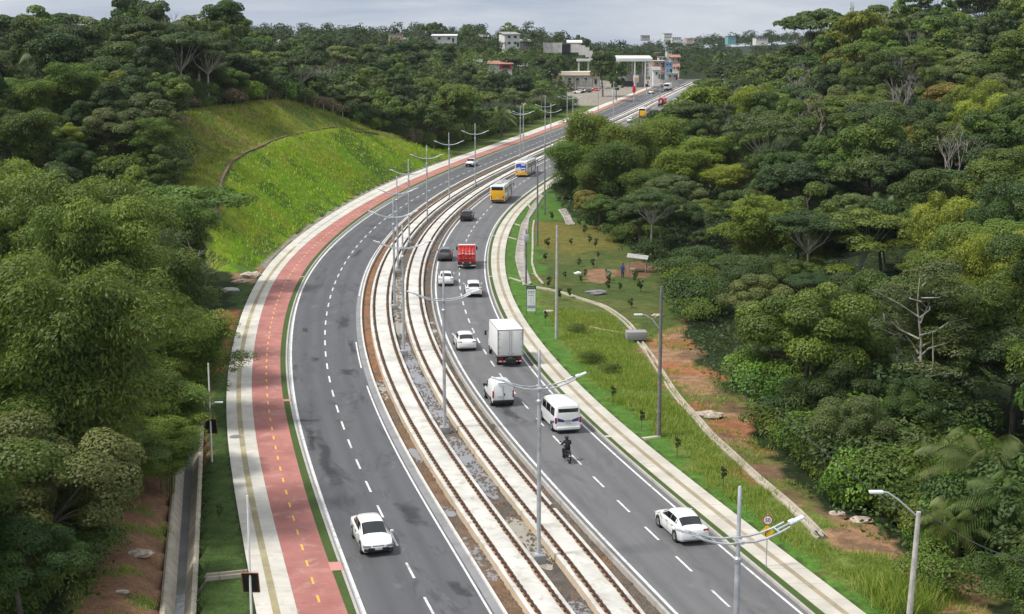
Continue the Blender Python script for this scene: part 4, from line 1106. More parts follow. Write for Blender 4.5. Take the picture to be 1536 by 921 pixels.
spec('broad_dark', 950, 300, 219, .85, 'dark round tree at the far corner of the sapling field', 'tree')
spec('broad_dark', 1055, 345, 188, None, 'dark tree at the right edge of the sapling field', 'tree')
spec('broad_oli', 1265, 70, 318, 1.1, 'olive-brown tree on the upper right hillside', 'tree')
spec('broad_yel', 1295, 108, 300, .8, 'small yellow tree below the olive-brown one on the right hillside', 'tree')
spec('oilpalm', 1480, 625, 84, 1.1, 'big feathery oil palm at the lower right picture edge', 'palm', name='palm_tree')
spec('oilpalm2', 1395, 632, 90, .95, 'oil palm left of the biggest palm at the lower right', 'palm')
spec('oilpalm', 1530, 685, 78, .95, 'oil palm cut by the right picture edge', 'palm')
spec('oilpalm2', 1440, 725, 79, .85, 'low oil palm with drooping grey fronds behind the lamp pole', 'palm')
spec('oilpalm', 1330, 205, 190, .9, 'dark palm half hidden in the middle of the right hillside', 'palm')
spec('oilpalm', 22, 60, 225, 1.35, 'dark palm at the upper left picture edge', 'palm')
spec('oilpalm', 752, 152, 395, 1.1, 'dark palm in the valley woods behind the far left pavement', 'palm')
for px, py, Y, lab in ((637, 20, 775, 'tallest coconut palm on the skyline of the town hill'), (775, 90, 640, 'coconut palm right of the red-fronted house'), (800, 45, 720, 'coconut palm behind the grey block wall'),
                   (1082, 47, 620, 'palm at the left end of the right ridge'), (600, 80, 690, 'palm below the pink house on the town hill')):
    spec('coco', px, py, Y, 1.0, lab, 'palm')
spec('umb_gry', 812, 98, 470, .75, 'pale-trunked tree standing in front of the filling station canopy', 'tree')
spec('tall_dark', 905, 72, 560, 1.35, 'dark tree beside the white-roofed shed', 'tree')
spec('broad_dark', 925, 95, 540, .85, 'lower dark tree in front of the white-roofed shed', 'tree')
spec('broad_dark', 840, 78, 610, .95, 'dark round tree left of the small white canopy', 'tree')
spec('broad_dark', 815, 82, 640, .9, 'dark round tree above the filling station canopy', 'tree')
spec('broad_dark', 655, 28, 790, 1.15, 'round dark tree behind the long white house', 'tree')
spec('broad_mid', 702, 37, 740, 1.05, 'round green tree right of the long white house', 'tree')
spec('broad_yel', 765, 34, 780, 1.1, 'yellowish tree behind the white two-storey house', 'tree')
spec('broad_dark', 872, 38, 820, 1.0, 'round tree on the skyline behind the block wall', 'tree')
for px, py, Y, k, lab in ((1118, 150, 300, 'bare1', 'bare grey tree left of the bare crowns on the right hillside'), (1180, 78, 345, 'bare3', 'wide leafless grey crown high on the right hillside'), (1205, 82, 340, 'bare3', 'leafless grey crown right of the wide one'),
                      (1090, 125, 330, 'bare2', 'leafless pale tree at the left foot of the right ridge'), (1215, 235, 210, 'bare2', 'leafless brown tree in the middle of the right hillside'), (245, 345, 142, 'bare2', 'small leafless grey tree by the foot of the grassy slope'),
                      (600, 145, 365, 'bare1', 'pale forked bare tree behind the end of the grassy slope'), (305, 372, 160, 'bare3', 'low leafless shrubby tree beside the grassy slope')):
    spec(k, px, py, Y, None, lab, 'tree')

ROADVIEW = [(780,262),(838,242),(842,221),(862,209),(861,190),(868,178),(936,178),(946,198),(953,179),(963,168),(979,164),(998,158),(1010,147),(1020,136),(1008,124),(965,122),(820,122),(845,140),(900,150),(780,200)]
_rv = np.array(ROADVIEW, float)
def in_px(px, py): return bool(poly_mask(np.array([px]), np.array([py]), pts=ROADVIEW)[0])
# houses the photograph shows between the trees: (x0, x1, top, bottom, distance)
VIEWS = [(1330,1560,620,900,97),(1290,1480,410,680,103),(1195,1375,322,430,163),(1150,1250,240,320,205),(125,225,240,330,183),(838,1100,170,345,278),(975,1075,330,470,190),(580,606,49,64,760),(646,686,49,61,770),(750,778,46,69,720),(686,724,88,101,640),(731,770,91,105,620),(643,661,96,102,630),(812,892,62,83,660),(824,904,106,140,590),(864,888,87,98,610),(924,1022,82,133,600),(776,796,58,67,725),(990,1055,48,60,1300),(852,872,58,66,700)]
def blocks(c, key):
    P = PROTO.get(key + '_f') or PROTO.get(key + '_n') or PROTO[key]
    y = c['y']; z0 = gz(c['x'], y); zc = z0 + (P['h'] - P['rz']) * c['sz']
    px, py, dep = project(c['x'], y, zc); rx = P['r'] * c['s'] / dep * F; ry = P['rz'] * c['sz'] / dep * F
    if y > 190 and c['x'] > float(LR6(y)):
        for a in np.linspace(0, 2 * math.pi, 10, endpoint=False):
            if in_px(px + rx * .92 * math.cos(a), py - ry * .92 * math.sin(a)): return True
        if in_px(px, py): return True
    for (x0, x1, t, b, Y) in VIEWS:
        if y < Y - 3 and px + rx * .6 > x0 and px - rx * .6 < x1 and py - ry * .95 < t + (b - t) * .62 and py + 3 * ry > t: return True
    return False

# scatter
def scatter(n, x0, x1, y0, y1, dmin, seed, ypow=1.0):
    g = np.random.default_rng(seed); pts = [(c['x'], c['y'], c['s']) for c in CAND]; out = []
    cell = {}
    def put(x, y): cell.setdefault((int(x // 8), int(y // 8)), []).append((x, y))
    for a in pts: put(a[0], a[1])
    tries = 0
    while len(out) < n and tries < n * 30:
        tries += 1
        y = y0 + (y1 - y0) * g.random() ** ypow; hw = 768 / F * y * 1.06 + 6
        x = -hw + 2 * hw * g.random()
        if not (x0 <= x <= x1) or not forest_ok(x, y): continue
        d = dmin * (0.8 + y / 700.0)
        cx, cy = int(x // 8), int(y // 8); ok = True
        for i in (-1, 0, 1):
            for j in (-1, 0, 1):
                for q in cell.get((cx + i, cy + j), ()):
                    if (q[0] - x) ** 2 + (q[1] - y) ** 2 < d * d: ok = False; break
        if not ok: continue
        put(x, y); z = zone_of(x, y)
        ks = KINDS[z] if not (z == 'L1' and y < 80) else KINDS['R1']; wts = np.array([k[1] for k in ks]); key = ks[g.choice(len(ks), p=wts / wts.sum())][0]
        s = .56 + .66 * g.random() ** 1.3
        if z == 'L1': s *= .95
        if key[:4] == 'bare': s = 1.25 + .3 * g.random()
        dl = float(LA(y)) - x; dr = x - float(LR6(y))
        if z in ('R1',) and dr < 30: s *= .8
        if z == 'R2' and dr < 40: s *= .9
        if z == 'L5': s *= .9
        out.append((x, y)); nm, cat = KNAME[key]
        c_ = dict(key=key, x=x, y=y, s=s, sz=s * (.85 + .3 * g.random()), label=nm + ' ' + ZNAME[z], cat=cat, group=nm.replace('tree', 'trees').replace('clump', 'clumps') + ' ' + ZNAME[z], forced=False, name=None, rz=None)
        if not blocks(c_, key): CAND.append(c_)
scatter(190, -80, 0, 62, 175, 4.2, 1)
scatter(190, 0, 80, 62, 170, 4.2, 2)
scatter(1250, -400, 400, 165, 430, 4.25, 3, .8)
scatter(1400, -400, 400, 400, 900, 4.4, 4, .8)

# keep what the photograph shows (discs on a coarse screen, nearest first)
GW, GH = 384, 230
cov = np.zeros((GH, GW), bool)
yy, xx = np.mgrid[0:GH, 0:GW]
sx = GW / 1536.0
def horizon_row():  # ground hides what stands behind the cut slope
    pass
CAND.sort(key=lambda c: c['y'])
keep = []; stuffc = []
for c in CAND:
    y = c['y']; key = c['key']
    k = key if key in PROTO else (key + '_' + lod_for(y) if key + '_' + lod_for(y) in PROTO else key + '_n')
    c['k'] = k; P = PROTO[k]
    z0 = gz(c['x'], y); c['z'] = z0
    zc = z0 + (P['h'] - P['rz']) * c['sz']
    px, py, dep = project(c['x'], y, zc)
    rx = P['r'] * c['s'] / dep * F * sx; ry = max(P['rz'] * c['sz'], .5) / dep * F * sx
    cx, cy = px * sx, py * sx
    e = ((xx - cx) / max(rx, .6)) ** 2 + ((yy - cy) / max(ry, .6)) ** 2
    m_ = e < .9
    tot = m_.sum()
    vis = (m_ & ~cov).sum()
    c['vis'] = vis
    offscreen = tot == 0
    if c['forced'] or (not offscreen and vis > max(2, .10 * tot)):
        keep.append(c)
        cov |= e < .55
        # the trunk zone below a crown is forest too
keep_n = {}
IND = []; REST = []
for c in sorted(keep, key=lambda c: -c['vis'] - (1e6 if c['forced'] else 0)):
    nm = PROTO[c['k']]['name']; keep_n[nm] = keep_n.get(nm, 0) + 1
    (IND if (keep_n[nm] <= 290 and (c['y'] < 640 or c['forced'])) else REST).append(c)
print('trees kept', len(keep), 'individual', len(IND), keep_n)
for c in IND:
    kk = c['k']; vs = [v for v in (kk, kk + '~b', kk + '~c') if v in PROTO]; kk = vs[random.randrange(len(vs))]
    plant(kk, c['x'], c['y'], c['s'], c['rz'], c['label'], c['cat'], c['group'], c['sz'], c['z'], c['name'])

# the rest and the ridges beyond read as one mass
def mass(name, cands, mat, leaf, per, seed, keys=('broad_mid_f', 'broad_dark_f', 'tall_dark_f')):
    if not cands: return
    g = np.random.default_rng(seed); V = []; T = []; src = []
    for k in keys:
        me = PROTO[k]['crown']; a = np.zeros(len(me.vertices) * 3, np.float32); me.vertices.foreach_get('co', a); tt = np.zeros(len(me.polygons), np.float32); me.attributes['tint'].data.foreach_get('value', tt)
        src.append((a.reshape(-1, 4, 3), tt))
    for (x, y, z, s) in cands:
        q, tt = src[g.integers(len(src))]; n = min(per, len(q)); sel = g.permutation(len(q))[:n]; q = q[sel]
        c = q.mean(1, keepdims=True); q = c + (q - c) * leaf
        a = g.random() * 6.28; ca, sa = math.cos(a), math.sin(a); Rm = np.array([[ca, -sa, 0], [sa, ca, 0], [0, 0, 1]])
        V.append(((q @ Rm.T) * [s, s, s * (.85 + .3 * g.random())] + [x, y, z - .5]).reshape(-1, 3)); T.append(np.clip(tt[sel] + (g.random() - .5) * .9, 0, 1))
    o = obj(name, crown_mesh(name, np.concatenate(V), np.concatenate(T), mat)); return o
g_ = np.random.default_rng(77); OUT = []
for _ in range(9000):
    y = 66 + 360 * g_.random() ** 1.2; hw = 768 / F * y * 1.06 + 4; x = (hw + 26 * g_.random()) * (1 if g_.random() < .5 else -1)
    if forest_ok(x, y) and all((x - q[0]) ** 2 + (y - q[1]) ** 2 > 27 for q in OUT): OUT.append((x, y, gz(x, y), .75 + .45 * g_.random()))
for j, mt in enumerate(('leaf_dark', 'leaf_mid')):
    tag(mass('outer_woods', OUT[j::2], M[mt], 1.25, 1400, 15 + j), kind='stuff')
g_ = np.random.default_rng(9)
far1 = [(c['x'], c['y'], c['z'], c['s'] * 1.0) for c in REST]
h = len(far1) // 2
for part_, mt, lab in ((far1[:h], 'leaf_dark', 'dark woods on the far hills'), (far1[h:], 'leaf_mid', 'green woods on the far hills')):
    o = mass('distant_woods', part_, M[mt], 1.5, 700, 12)
    if o: tag(o, kind='stuff')
hz = []
for _ in range(1900):
    y = 760 + 1700 * g_.random(); hw = 768 / F * y * 1.05; x = -hw + 2 * hw * g_.random()
    hz.append((x, y, gz(x, y) - (max(0, y - 1300) * .012), .9 + .5 * g_.random()))
o = mass('distant_woods', hz, M['leaf_dark'], 1.7, 300, 13); tag(o, kind='stuff')

# ------------------------------------------------------------------ undergrowth, weeds, hill grass
def scatter_cards(name, X, Y, n_each, hgt, leaf, mat, seed, upright=False, rad=.5, kind='stuff'):
    g = np.random.default_rng(seed); k = len(X)
    Z = hfun(X, Y)
    if upright:
        X = np.repeat(X, n_each) + g.normal(size=k * n_each) * rad; Y = np.repeat(Y, n_each) + g.normal(size=k * n_each) * rad; Z = np.repeat(Z, n_each)
        n = len(X); hh = np.repeat(hgt if np.ndim(hgt) else np.full(k, hgt), n_each) * (.55 + .7 * g.random(n))
        P0 = np.stack([X, Y, Z - .05], 1); lean = np.stack([g.normal(size=n) * .3, g.normal(size=n) * .3, np.ones(n)], 1) * hh[:, None]
        w = unit(np.stack([g.normal(size=n), g.normal(size=n) * .6, np.zeros(n)], 1)) * (leaf * (.6 + .8 * g.random(n)))[:, None]
        bend = np.stack([g.normal(size=n), g.normal(size=n), -.4 * np.ones(n)], 1) * hh[:, None] * .18
        V = np.stack([P0 - w * .5, P0 + w * .5, P0 + lean * .6 + bend * .5 + w * .5, P0 + lean + bend], 1).reshape(-1, 3)
        T = np.clip(np.repeat(g.random(k), n_each) * .7 + g.random(n) * .35, 0, 1)
    else:
        X = np.repeat(X, n_each) + g.normal(size=k * n_each) * rad; Y = np.repeat(Y, n_each) + g.normal(size=k * n_each) * rad; Z = np.repeat(Z, n_each)
        n = len(X); hh = np.repeat(hgt if np.ndim(hgt) else np.full(k, hgt), n_each) * g.random(n)
        P0 = np.stack([X, Y, Z + hh], 1); nn = unit(g.normal(size=(n, 3)) * .55 + [0, 0, .9])
        V = cards(P0, nn, leaf * (.6 + .8 * g.random(n)), .55, g=g); T = np.clip(np.repeat(g.random(k), n_each) * .8 + g.random(n) * .25, 0, 1)
    o = obj(name, crown_mesh(name, V, T, M[mat])); tag(o, kind=kind); return o

def rnd_in(fn, n, x0, x1, y0, y1, seed, ypow=1.0):
    g = np.random.default_rng(seed)
    X = x0 + (x1 - x0) * g.random(n); Y = y0 + (y1 - y0) * g.random(n) ** ypow
    k = fn(X, Y); return X[k], Y[k]

# forest floor next to the open ground
def fl_mask(X, Y):
    hw = 768 / F * Y * 1.05 + 4
    dl = LA(Y) - X; dr = X - LR6(Y)
    left = (dl > 0) & (((Y < 100) & (X < CHL(Y) - 3.6)) | ((Y >= 100) & (Y < 172) & (dl > 5)) | ((Y >= 172) & (hill_amp(Y) > .1) & (dl > hill_back(Y) - .5)) | ((Y > 346) & (dl > 8)))
    right = (dr > 5) & ~poly_mask(X, Y, pts=RCLEAR)
    return (np.abs(X) < hw) & (left | right)
X_, Y_ = rnd_in(fl_mask, 16000, -75, 75, 62, 250, 21, 1.1)
scatter_cards('undergrowth', X_, Y_, 9, .9, .34, 'leaf_dark', 22, rad=.6)
X_, Y_ = rnd_in(lambda X, Y: fl_mask(X, Y) & ((np.abs(LA(Y) - X) < 45) | (X > 0)), 9000, -140, 150, 240, 470, 23)
scatter_cards('undergrowth', X_, Y_, 5, 1.6, .8, 'leaf_dark', 24, rad=1.1)
# weedy bank on the right, tall towards the front
wmF = lambda X, Y: poly_mask(X + (vnoise(X, Y, 1.6, 7) - .5) * 1.2, Y, pts=[tuple(at(p[0] - 9, p[1] + 5)[:2]) for p in R8P[::-1]] + [tuple(at(*p)[:2]) for p in ( [(838,500),(857,522),(863,536),(871,551),(888,568),(915,592),(936,611),(962,624),(984,647),(1013,670),(1040,702),(1084,741),(1146,790),(1218,836),(1265,868),(1325,911),(1345,925)])]) | poly_mask(X, Y, pts=[tuple(at(*p)[:2]) for p in [(1335,880),(1241,822),(1300,832),(1370,850),(1480,921),(1345,925)]])
X_, Y_ = rnd_in(wmF, 44000, 4, 34, 66, 152, 25)
tall = .15 + .45 * vnoise(X_, Y_, 3.0, 4) + .9 * (vnoise(X_, Y_, 4.2, 15) > .63) * smooth(Y_, 110, 80)
scatter_cards('weeds', X_, Y_, 6, tall, .045, 'leaf_weed', 26, True, .22)
pm = lambda X, Y: poly_mask(X, Y, pts=[tuple(at(*p)[:2]) for p in ([(961,515.5),(1011,591),(1069,657),(1150,730),(1241,817),(1400,915)] + PATHR[::-1])]) & (vnoise(X, Y, 2.0, 4) > .56)
X_, Y_ = rnd_in(pm, 14000, 8, 40, 62, 150, 27)
scatter_cards('weeds', X_, Y_, 4, .35, .06, 'leaf_weed', 28, True, .25)
# soil bank, field tufts
X_, Y_ = rnd_in(lambda X, Y: (X < CHL(Y) - .3) & (X > CHL(Y) - 4.5) & (vnoise(X, Y, 1.7, 3) > .52), 5000, -30, -10, 62, 100, 29)
scatter_cards('weeds', X_, Y_, 4, .3, .05, 'leaf_weed', 30, True, .2)
# cut slope
hmf = lambda X, Y: (hill_amp(Y) > .12) & (LA(Y) - X > 1.2) & (LA(Y) - X < hill_back(Y))
X_, Y_ = rnd_in(lambda X, Y: hmf(X, Y) & ((LA(Y) - X) * 15 / dlb(Y) < 14.4), 26000, -75, -14, 178, 346, 31)
scatter_cards('hill_grass', X_, Y_, 4, .3 + .4 * vnoise(X_, Y_, 4, 5), .12, 'leaf_hill', 32, True, .35)
X_, Y_ = rnd_in(lambda X, Y: hmf(X, Y) & ((LA(Y) - X) * 15 / dlb(Y) > 15.7), 24000, -75, -14, 178, 346, 33)
scatter_cards('hill_grass', X_, Y_, 4, .25 + .4 * vnoise(X_, Y_, 4, 5), .12, 'leaf_hill2', 34, True, .35)

X_, Y_ = rnd_in(lambda X, Y: (LA(Y) - X > 30) & (LA(Y) - X < 150), 5000, -120, 60, 540, 800, 41)
scatter_cards('undergrowth', X_, Y_, 9, 3.2, 1.1, 'leaf_mid', 42, rad=2.0)
# ------------------------------------------------------------------ street furniture
M['galv'] = plain('galvanised_steel', (0.46, 0.48, 0.50), 0.45, 0.35, .18, 2.0)
M['white_m'] = plain('white_painted_metal', (0.78, 0.78, 0.77), 0.45, 0, .05)
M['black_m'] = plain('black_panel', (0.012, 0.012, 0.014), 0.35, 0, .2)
M['rustframe'] = plain('rusty_frame', (0.28, 0.11, 0.06), 0.8, 0, .25)
M['pole_conc'] = plain('pole_concrete', (0.42, 0.40, 0.36), 0.9, 0, .16, 3)
M['pole_dark'] = plain('pole_dark_concrete', (0.16, 0.155, 0.15), 0.9, 0, .22, 3)
M['wood_grey'] = plain('grey_wood', (0.30, 0.26, 0.21), 0.9, 0, .25, 4)
M['lamp'] = plain('lamp_head', (0.72, 0.73, 0.74), 0.4, .2, .06)
M['cable'] = plain('cable', (0.03, 0.03, 0.03), .6)
M['sign_red'] = plain('sign_red', (0.55, 0.02, 0.02), .5, 0, .08)
M['sign_yel'] = plain('sign_yellow', (0.85, 0.52, 0.01), .5, 0, .05)
M['sign_blk'] = plain('sign_black', (0.015, 0.015, 0.015), .5, 0, .1)
M['sign_grn'] = plain('sign_dark_green', (0.03, 0.06, 0.06), .5, 0, .1)
M['sign_gry'] = plain('sign_grey_print', (0.30, 0.33, 0.34), .6, 0, .3, 9)
M['tinroof'] = plain('tin_roof', (0.36, 0.35, 0.33), .6, .2, .2)
M['rubble'] = plain('rubble', (0.40, 0.33, 0.27), .9, 0, .45, 3)

M['leaf_verge'] = mat_leaf('verge_blades', (0.045, 0.085, 0.02), (0.075, 0.13, 0.03), (0.15, 0.17, 0.07), .2, .01)
M['leaf_lawn'] = mat_leaf('lawn_blades', (0.075, 0.185, 0.022), (0.10, 0.235, 0.03), (0.14, 0.26, 0.05), .2, .01)
ORD = ['first', 'second', 'third', 'fourth', 'fifth', 'sixth', 'seventh', 'eighth', 'ninth', 'tenth', 'eleventh', 'twelfth', 'thirteenth', 'fourteenth', 'fifteenth', 'sixteenth', 'seventeenth', 'eighteenth', 'nineteenth', 'twentieth']

def light_pole(px, py, label, rot=0.08, zoff=-.2, H=11.9):
    x, y = road_at(px, py); z = float(roadz(y)) + zoff
    t = thing('street_lamp', label, 'street lamp', (x, y, z), rot, 'double-armed street lamps in the median')
    MB().box((0, 0, .1), (.7, .7, .75), bev=.03).build('footing', M['gutter'], t)
    b = MB().tube([(0, 0, .3), (0, 0, 9.0)], [.125, .11], 12); b.box((0, 0, .49), (.42, .42, .03)); b.build('lower_pole', M['galv'], t)
    MB().tube([(0, 0, 8.93), (0, 0, 9.0), (0, 0, 9.12), (0, 0, 9.2)], [.12, .155, .155, .09], 12).build('collar', M['galv'], t)
    MB().tube([(0, 0, 9.15), (0, 0, H - .02), (0, 0, H + .03)], [.08, .075, .05], 10).build('upper_pole', M['galv'], t)
    br = MB().box((0, 0, 9.85), (.16, .80, .12), bev=.02); br.cyl((0, 0, 9.85), .13, .3); br.build('bracket', M['galv'], t)
    for s in (-1, 1):
        a = MB()
        for q in (-.33, .33):
            a.tube([(0, q, 9.85), (s * .5, q, 9.83), (s * 1.0, q * .95, 9.92), (s * 1.5, q * .9, 10.08), (s * 1.95, q * .85, 10.28)], [.042] * 5, 7)
        a.tube([(s * 1.55, -.36, 10.1), (s * 1.55, .36, 10.1)], .03, 6); a.tube([(s * 1.5, 0, 10.09), (s * 2.1, 0, 10.34)], .035, 6)
        arm = a.build('arm', M['galv'], t)
        h = MB().box((0, 0, 0), (.62, .26, .09), bev=.03); h.box((-.2 * s, 0, .05), (.22, .2, .08), bev=.02)
        lp = h.build('lamp_head', M['lamp'], arm, loc=(s * 2.32, 0, 10.43)); lp.rotation_euler = (0, -s * .36, 0)
    return t

MP = [(1116,1208,.25),(808,838,.22),(667,645,.12),(606,530,.05),(592,461,.04),(597,408,.04),(614,365,.04),(641,330,.05),(674,300,.05),(713,277.5,.05),(780.4,236,.05),(785,234,.05),(817.5,219,.05),(826,231,.05),(850.5,202,.05),(859,201,.05),(897,182,.05),(920,178,.05),(977,154,.05),(990,147,.05)]
MLAB = {0: 'closest double-armed lamp post, its foot cut off by the bottom edge', 1: 'double-armed lamp post on grey footing between the tracks, in front of the motorcyclist',
        2: 'double-armed lamp post whose right arm points at the white hatchback'}
for i, (px, py, r_) in enumerate(MP):
    if py > 1000:
        x = float(Mix(LM1, LM2)(52.3)); light_px = None
        t = light_pole(808, 838, MLAB[0], r_); t.location = (8.45, 52.3, -.2)
    else:
        light_pole(px, py, MLAB.get(i, 'double-armed grey lamp post, %s from the front of the median row' % ORD[i]), r_)

# slim white lamp poles with a dark panel on the left verge
def slim_pole(px, py, label, lampdir, panel_w=.78):
    x, y = road_at(px, py); z = gz(x, y)
    t = thing('path_lamp', label, 'path lamp', (x, y, z), 0, 'slim white path lamps on the left verge')
    MB().tube([(0, 0, -.3), (0, 0, 6.8)], [.062, .045], 10).build('pole', M['white_m'], t)
    pn = MB().box((0, 0, 2.45), (panel_w, .05, 1.12), (R(18), 0, 0), bev=.008).build('panel', M['black_m'], t)
    fr = MB()
    Rm = Euler((R(18), 0, 0)).to_matrix()
    for a, b in (((-panel_w / 2, 0, -.57), (panel_w / 2, 0, -.57)), ((-panel_w / 2, 0, .57), (panel_w / 2, 0, .57)), ((-panel_w / 2, 0, -.57), (-panel_w / 2, 0, .57)), ((panel_w / 2, 0, -.57), (panel_w / 2, 0, .57))):
        fr.tube([Rm @ Vector(a) + Vector((0, -.01, 2.45)), Rm @ Vector(b) + Vector((0, -.01, 2.45))], .03, 5)
    fr.build('panel_frame', M['rustframe'], pn)
    for o in list(t.children):
        if o.name.startswith('panel'): o.location = (0, .12, 0)
    if lampdir:
        MB().tube([(0, 0, 4.0), (lampdir * .35, 0, 4.1)], .025, 6).build('arm', M['white_m'], t)
        MB().box((lampdir * .6, 0, 4.12), (.55, .24, .07), bev=.02).build('lamp_head', M['lamp'], t)
slim_pole(318, 695, 'slim white pole with small lamp and dark panel beside the bamboo', 1)
slim_pole(378, 951, 'slim white pole with dark panel standing at the end of the cross drain', 0)

X_, Y_ = rnd_in(lambda X, Y: (X > CHR(Y) + .3) & (X < LA(Y) - .05), 14000, -24, -8, 62, 118, 61)
scatter_cards('verge_grass', X_, Y_, 4, .10, .05, 'leaf_verge', 62, True, .15)
X_, Y_ = rnd_in(lambda X, Y: (X > LR6(Y) + .1) & (X < LR7(Y) - .1), 22000, 0, 30, 64, 150, 63)
scatter_cards('lawn_grass', X_, Y_, 4, .08, .05, 'leaf_lawn', 64, True, .15)
# utility poles
def util_pole(px, py, H, label, mat, r=.16, arm=None, cross=0, box=False, lean=0.0):
    x, y = road_at(px, py); z = gz(x, y)
    t = thing('utility_pole', label, 'utility pole', (x, y, z))
    MB().tube([(0, 0, -.4), (lean, 0, H)], [r * 1.25, r * .75], 10).build('pole', M[mat], t)
    if arm:
        a = MB().tube([(lean, 0, H - .25 + arm[2]), (arm[0] * .45, 0, H + .55 + arm[2]), (arm[0] * .8, 0, H + .85 + arm[2]), (arm[0], 0, H + .88 + arm[2])], [.035] * 4, 6).build('arm', M['galv'], t)
        MB().box((arm[0] - .25, 0, H + .88 + arm[2]), (.6, .28, .1), bev=.03).build('lamp_head', M['lamp'], a)
    if cross:
        c = MB().box((lean, -.12, H - .7), (cross, .1, .1))
        for q in (-.45, -.15, .3, .45): c.cyl((lean + q * cross, -.12, H - .6), .04, .14, n=8)
        c.build('cross_arm', M['wood_grey'], t)
    if box: MB().box((lean + .05, -.2, H - 1.0), (.55, .35, .9), bev=.04).build('transformer', M['galv'], t)
    return t
U1 = util_pole(1352, 1040, 9.0, 'pale concrete pole with curved lamp arm at the lower right edge', 'pole_conc', .14, (-1.25, 0, 0), lean=.35)
U2 = util_pole(988, 657, 10.9, 'grey pole with curved lamp arm at the edge of the right lawn', 'pole_dark', .13, (-1.35, 0, -2.9))
util_pole(834.7, 509.6, 10.8, 'pale concrete pole right of the tall information board', 'pole_conc', .13)
util_pole(789, 428, 6.4, 'thin grey pole with small box on top standing in the stone-lined channel', 'pole_dark', .1, box=True)
util_pole(806, 369, 11.0, 'dark concrete pole at the near left corner of the sapling field', 'pole_dark', .12)
util_pole(817, 323.6, 11.4, 'grey pole on the bright lawn left of the bamboo', 'pole_dark', .11)
util_pole(958.5, 205, 7, 'dark pole half hidden behind the bamboo at the bend', 'pole_dark', .16)
for (a, b, lab) in (((1359, 772), (1108, 555), 'thin cable hanging from the concrete lamp pole towards the right forest'), ((1372, 752), (1560, 845), 'thin cable running from the concrete lamp pole out of the right edge')):
    pa = at_depth(a[0], a[1], float(U1.location.y)); pb = at_depth(b[0], b[1], float(U1.location.y) * (1.9 if b[0] < a[0] else .95))
    pts = [pa.lerp(pb, s) - Vector((0, 0, 4 * s * (1 - s) * .5)) for s in np.linspace(0, 1, 12)]
    o = MB().tube(pts, .022, 5).build('power_cable', M['cable']); tag(o, lab, 'cable')

# speed and curve signs
def letters(txt, size, mat, parent, loc, rot=(math.pi / 2, 0, 0), name='lettering'):
    cu = bpy.data.curves.new(name, 'FONT'); cu.body = txt; cu.size = size; cu.align_x = 'CENTER'; cu.align_y = 'CENTER'; cu.extrude = .004; cu.resolution_u = 3
    o = bpy.data.objects.new('tmp', cu); link(o)
    dg = bpy.context.evaluated_depsgraph_get(); me = bpy.data.meshes.new_from_object(o.evaluated_get(dg)); bpy.data.objects.remove(o)
    me.materials.clear(); me.materials.append(M[mat]); q = obj(name, me, parent, loc); q.rotation_euler = rot
    return q
x, y = road_at(1149, 853)
t = thing('road_sign', 'round 50 speed limit sign above yellow curve diamond on one post', 'road sign', (x, y, .12))
MB().tube([(0, 0, -.2), (0, 0, 2.95)], .032, 8).build('post', M['galv'], t)
d = MB().cyl((0, -.05, 2.62), .27, .02, 'y', 28).build('speed_disc', M['sign_red'], t)
MB().cyl((0, -.065, 2.62), .215, .012, 'y', 28).build('disc_face', M['white_m'], d)
letters('50', .30, 'sign_blk', d, (0, -.076, 2.62))
q = .37
d = MB().prism([(-q, -.06, 1.98), (0, -.06, 1.98 - q), (q, -.06, 1.98), (0, -.06, 1.98 + q)], (0, .02, 0)).build('curve_diamond', M['sign_yel'], t)
ar = MB()
ar.tube([(-.10, -.068, 1.78), (-.09, -.068, 1.92), (0, -.068, 2.0), (.05, -.068, 2.04)], .034, 6); ar.prism([(.01, -.075, 2.11), (.15, -.075, 2.13), (.11, -.075, 1.99)], (0, .01, 0))
ar.build('arrow', M['sign_blk'], d)

# information board
x, y = road_at(796.8, 473); s_ = (473 - 60) / HC
t = thing('info_board', 'tall white information board with dark header on the right lawn', 'notice board', (x, y, gz(x, y)))
for q in (-.47, .47): MB().box((q, 0, 1.45), (.05, .05, 3.2)).build('post', M['sign_grn'], t)
MB().box((0, 0, 1.62), (.9, .04, 2.55)).build('panel', M['white_m'], t)
MB().box((0, -.004, 2.82), (.96, .06, .30)).build('header', M['sign_grn'], t)
hd = MB()
for i in range(5): hd.box((-.3 + .15 * i, -.037, 2.80 + .03 * (i % 2)), (.1, .006, .07))
hd.build('header_print', M['sign_gry'], t)
pr = MB()
for i, w_ in enumerate((.10, .06, .16, .05, .12)): pr.box((-.27 + .135 * i, -.024, 2.38), (w_ * .8, .008, .16))
pr.box((0, -.024, 2.22), (.6, .008, .03)); pr.box((-.02, -.024, 2.0), (.62, .008, .05))
for i in range(5): pr.box((.22, -.024, 1.78 - .16 * i), (.06, .008, .07)); pr.box((-.03, -.024, 1.76 - .15 * i), (.10 + .03 * (i % 2), .008, .025))
pr.build('print', M['sign_gry'], t)
pc = MB().box((0, -.024, .80), (.8, .008, .30)); pc.build('print', M['sign_gry'], t)
for i in range(6): pass

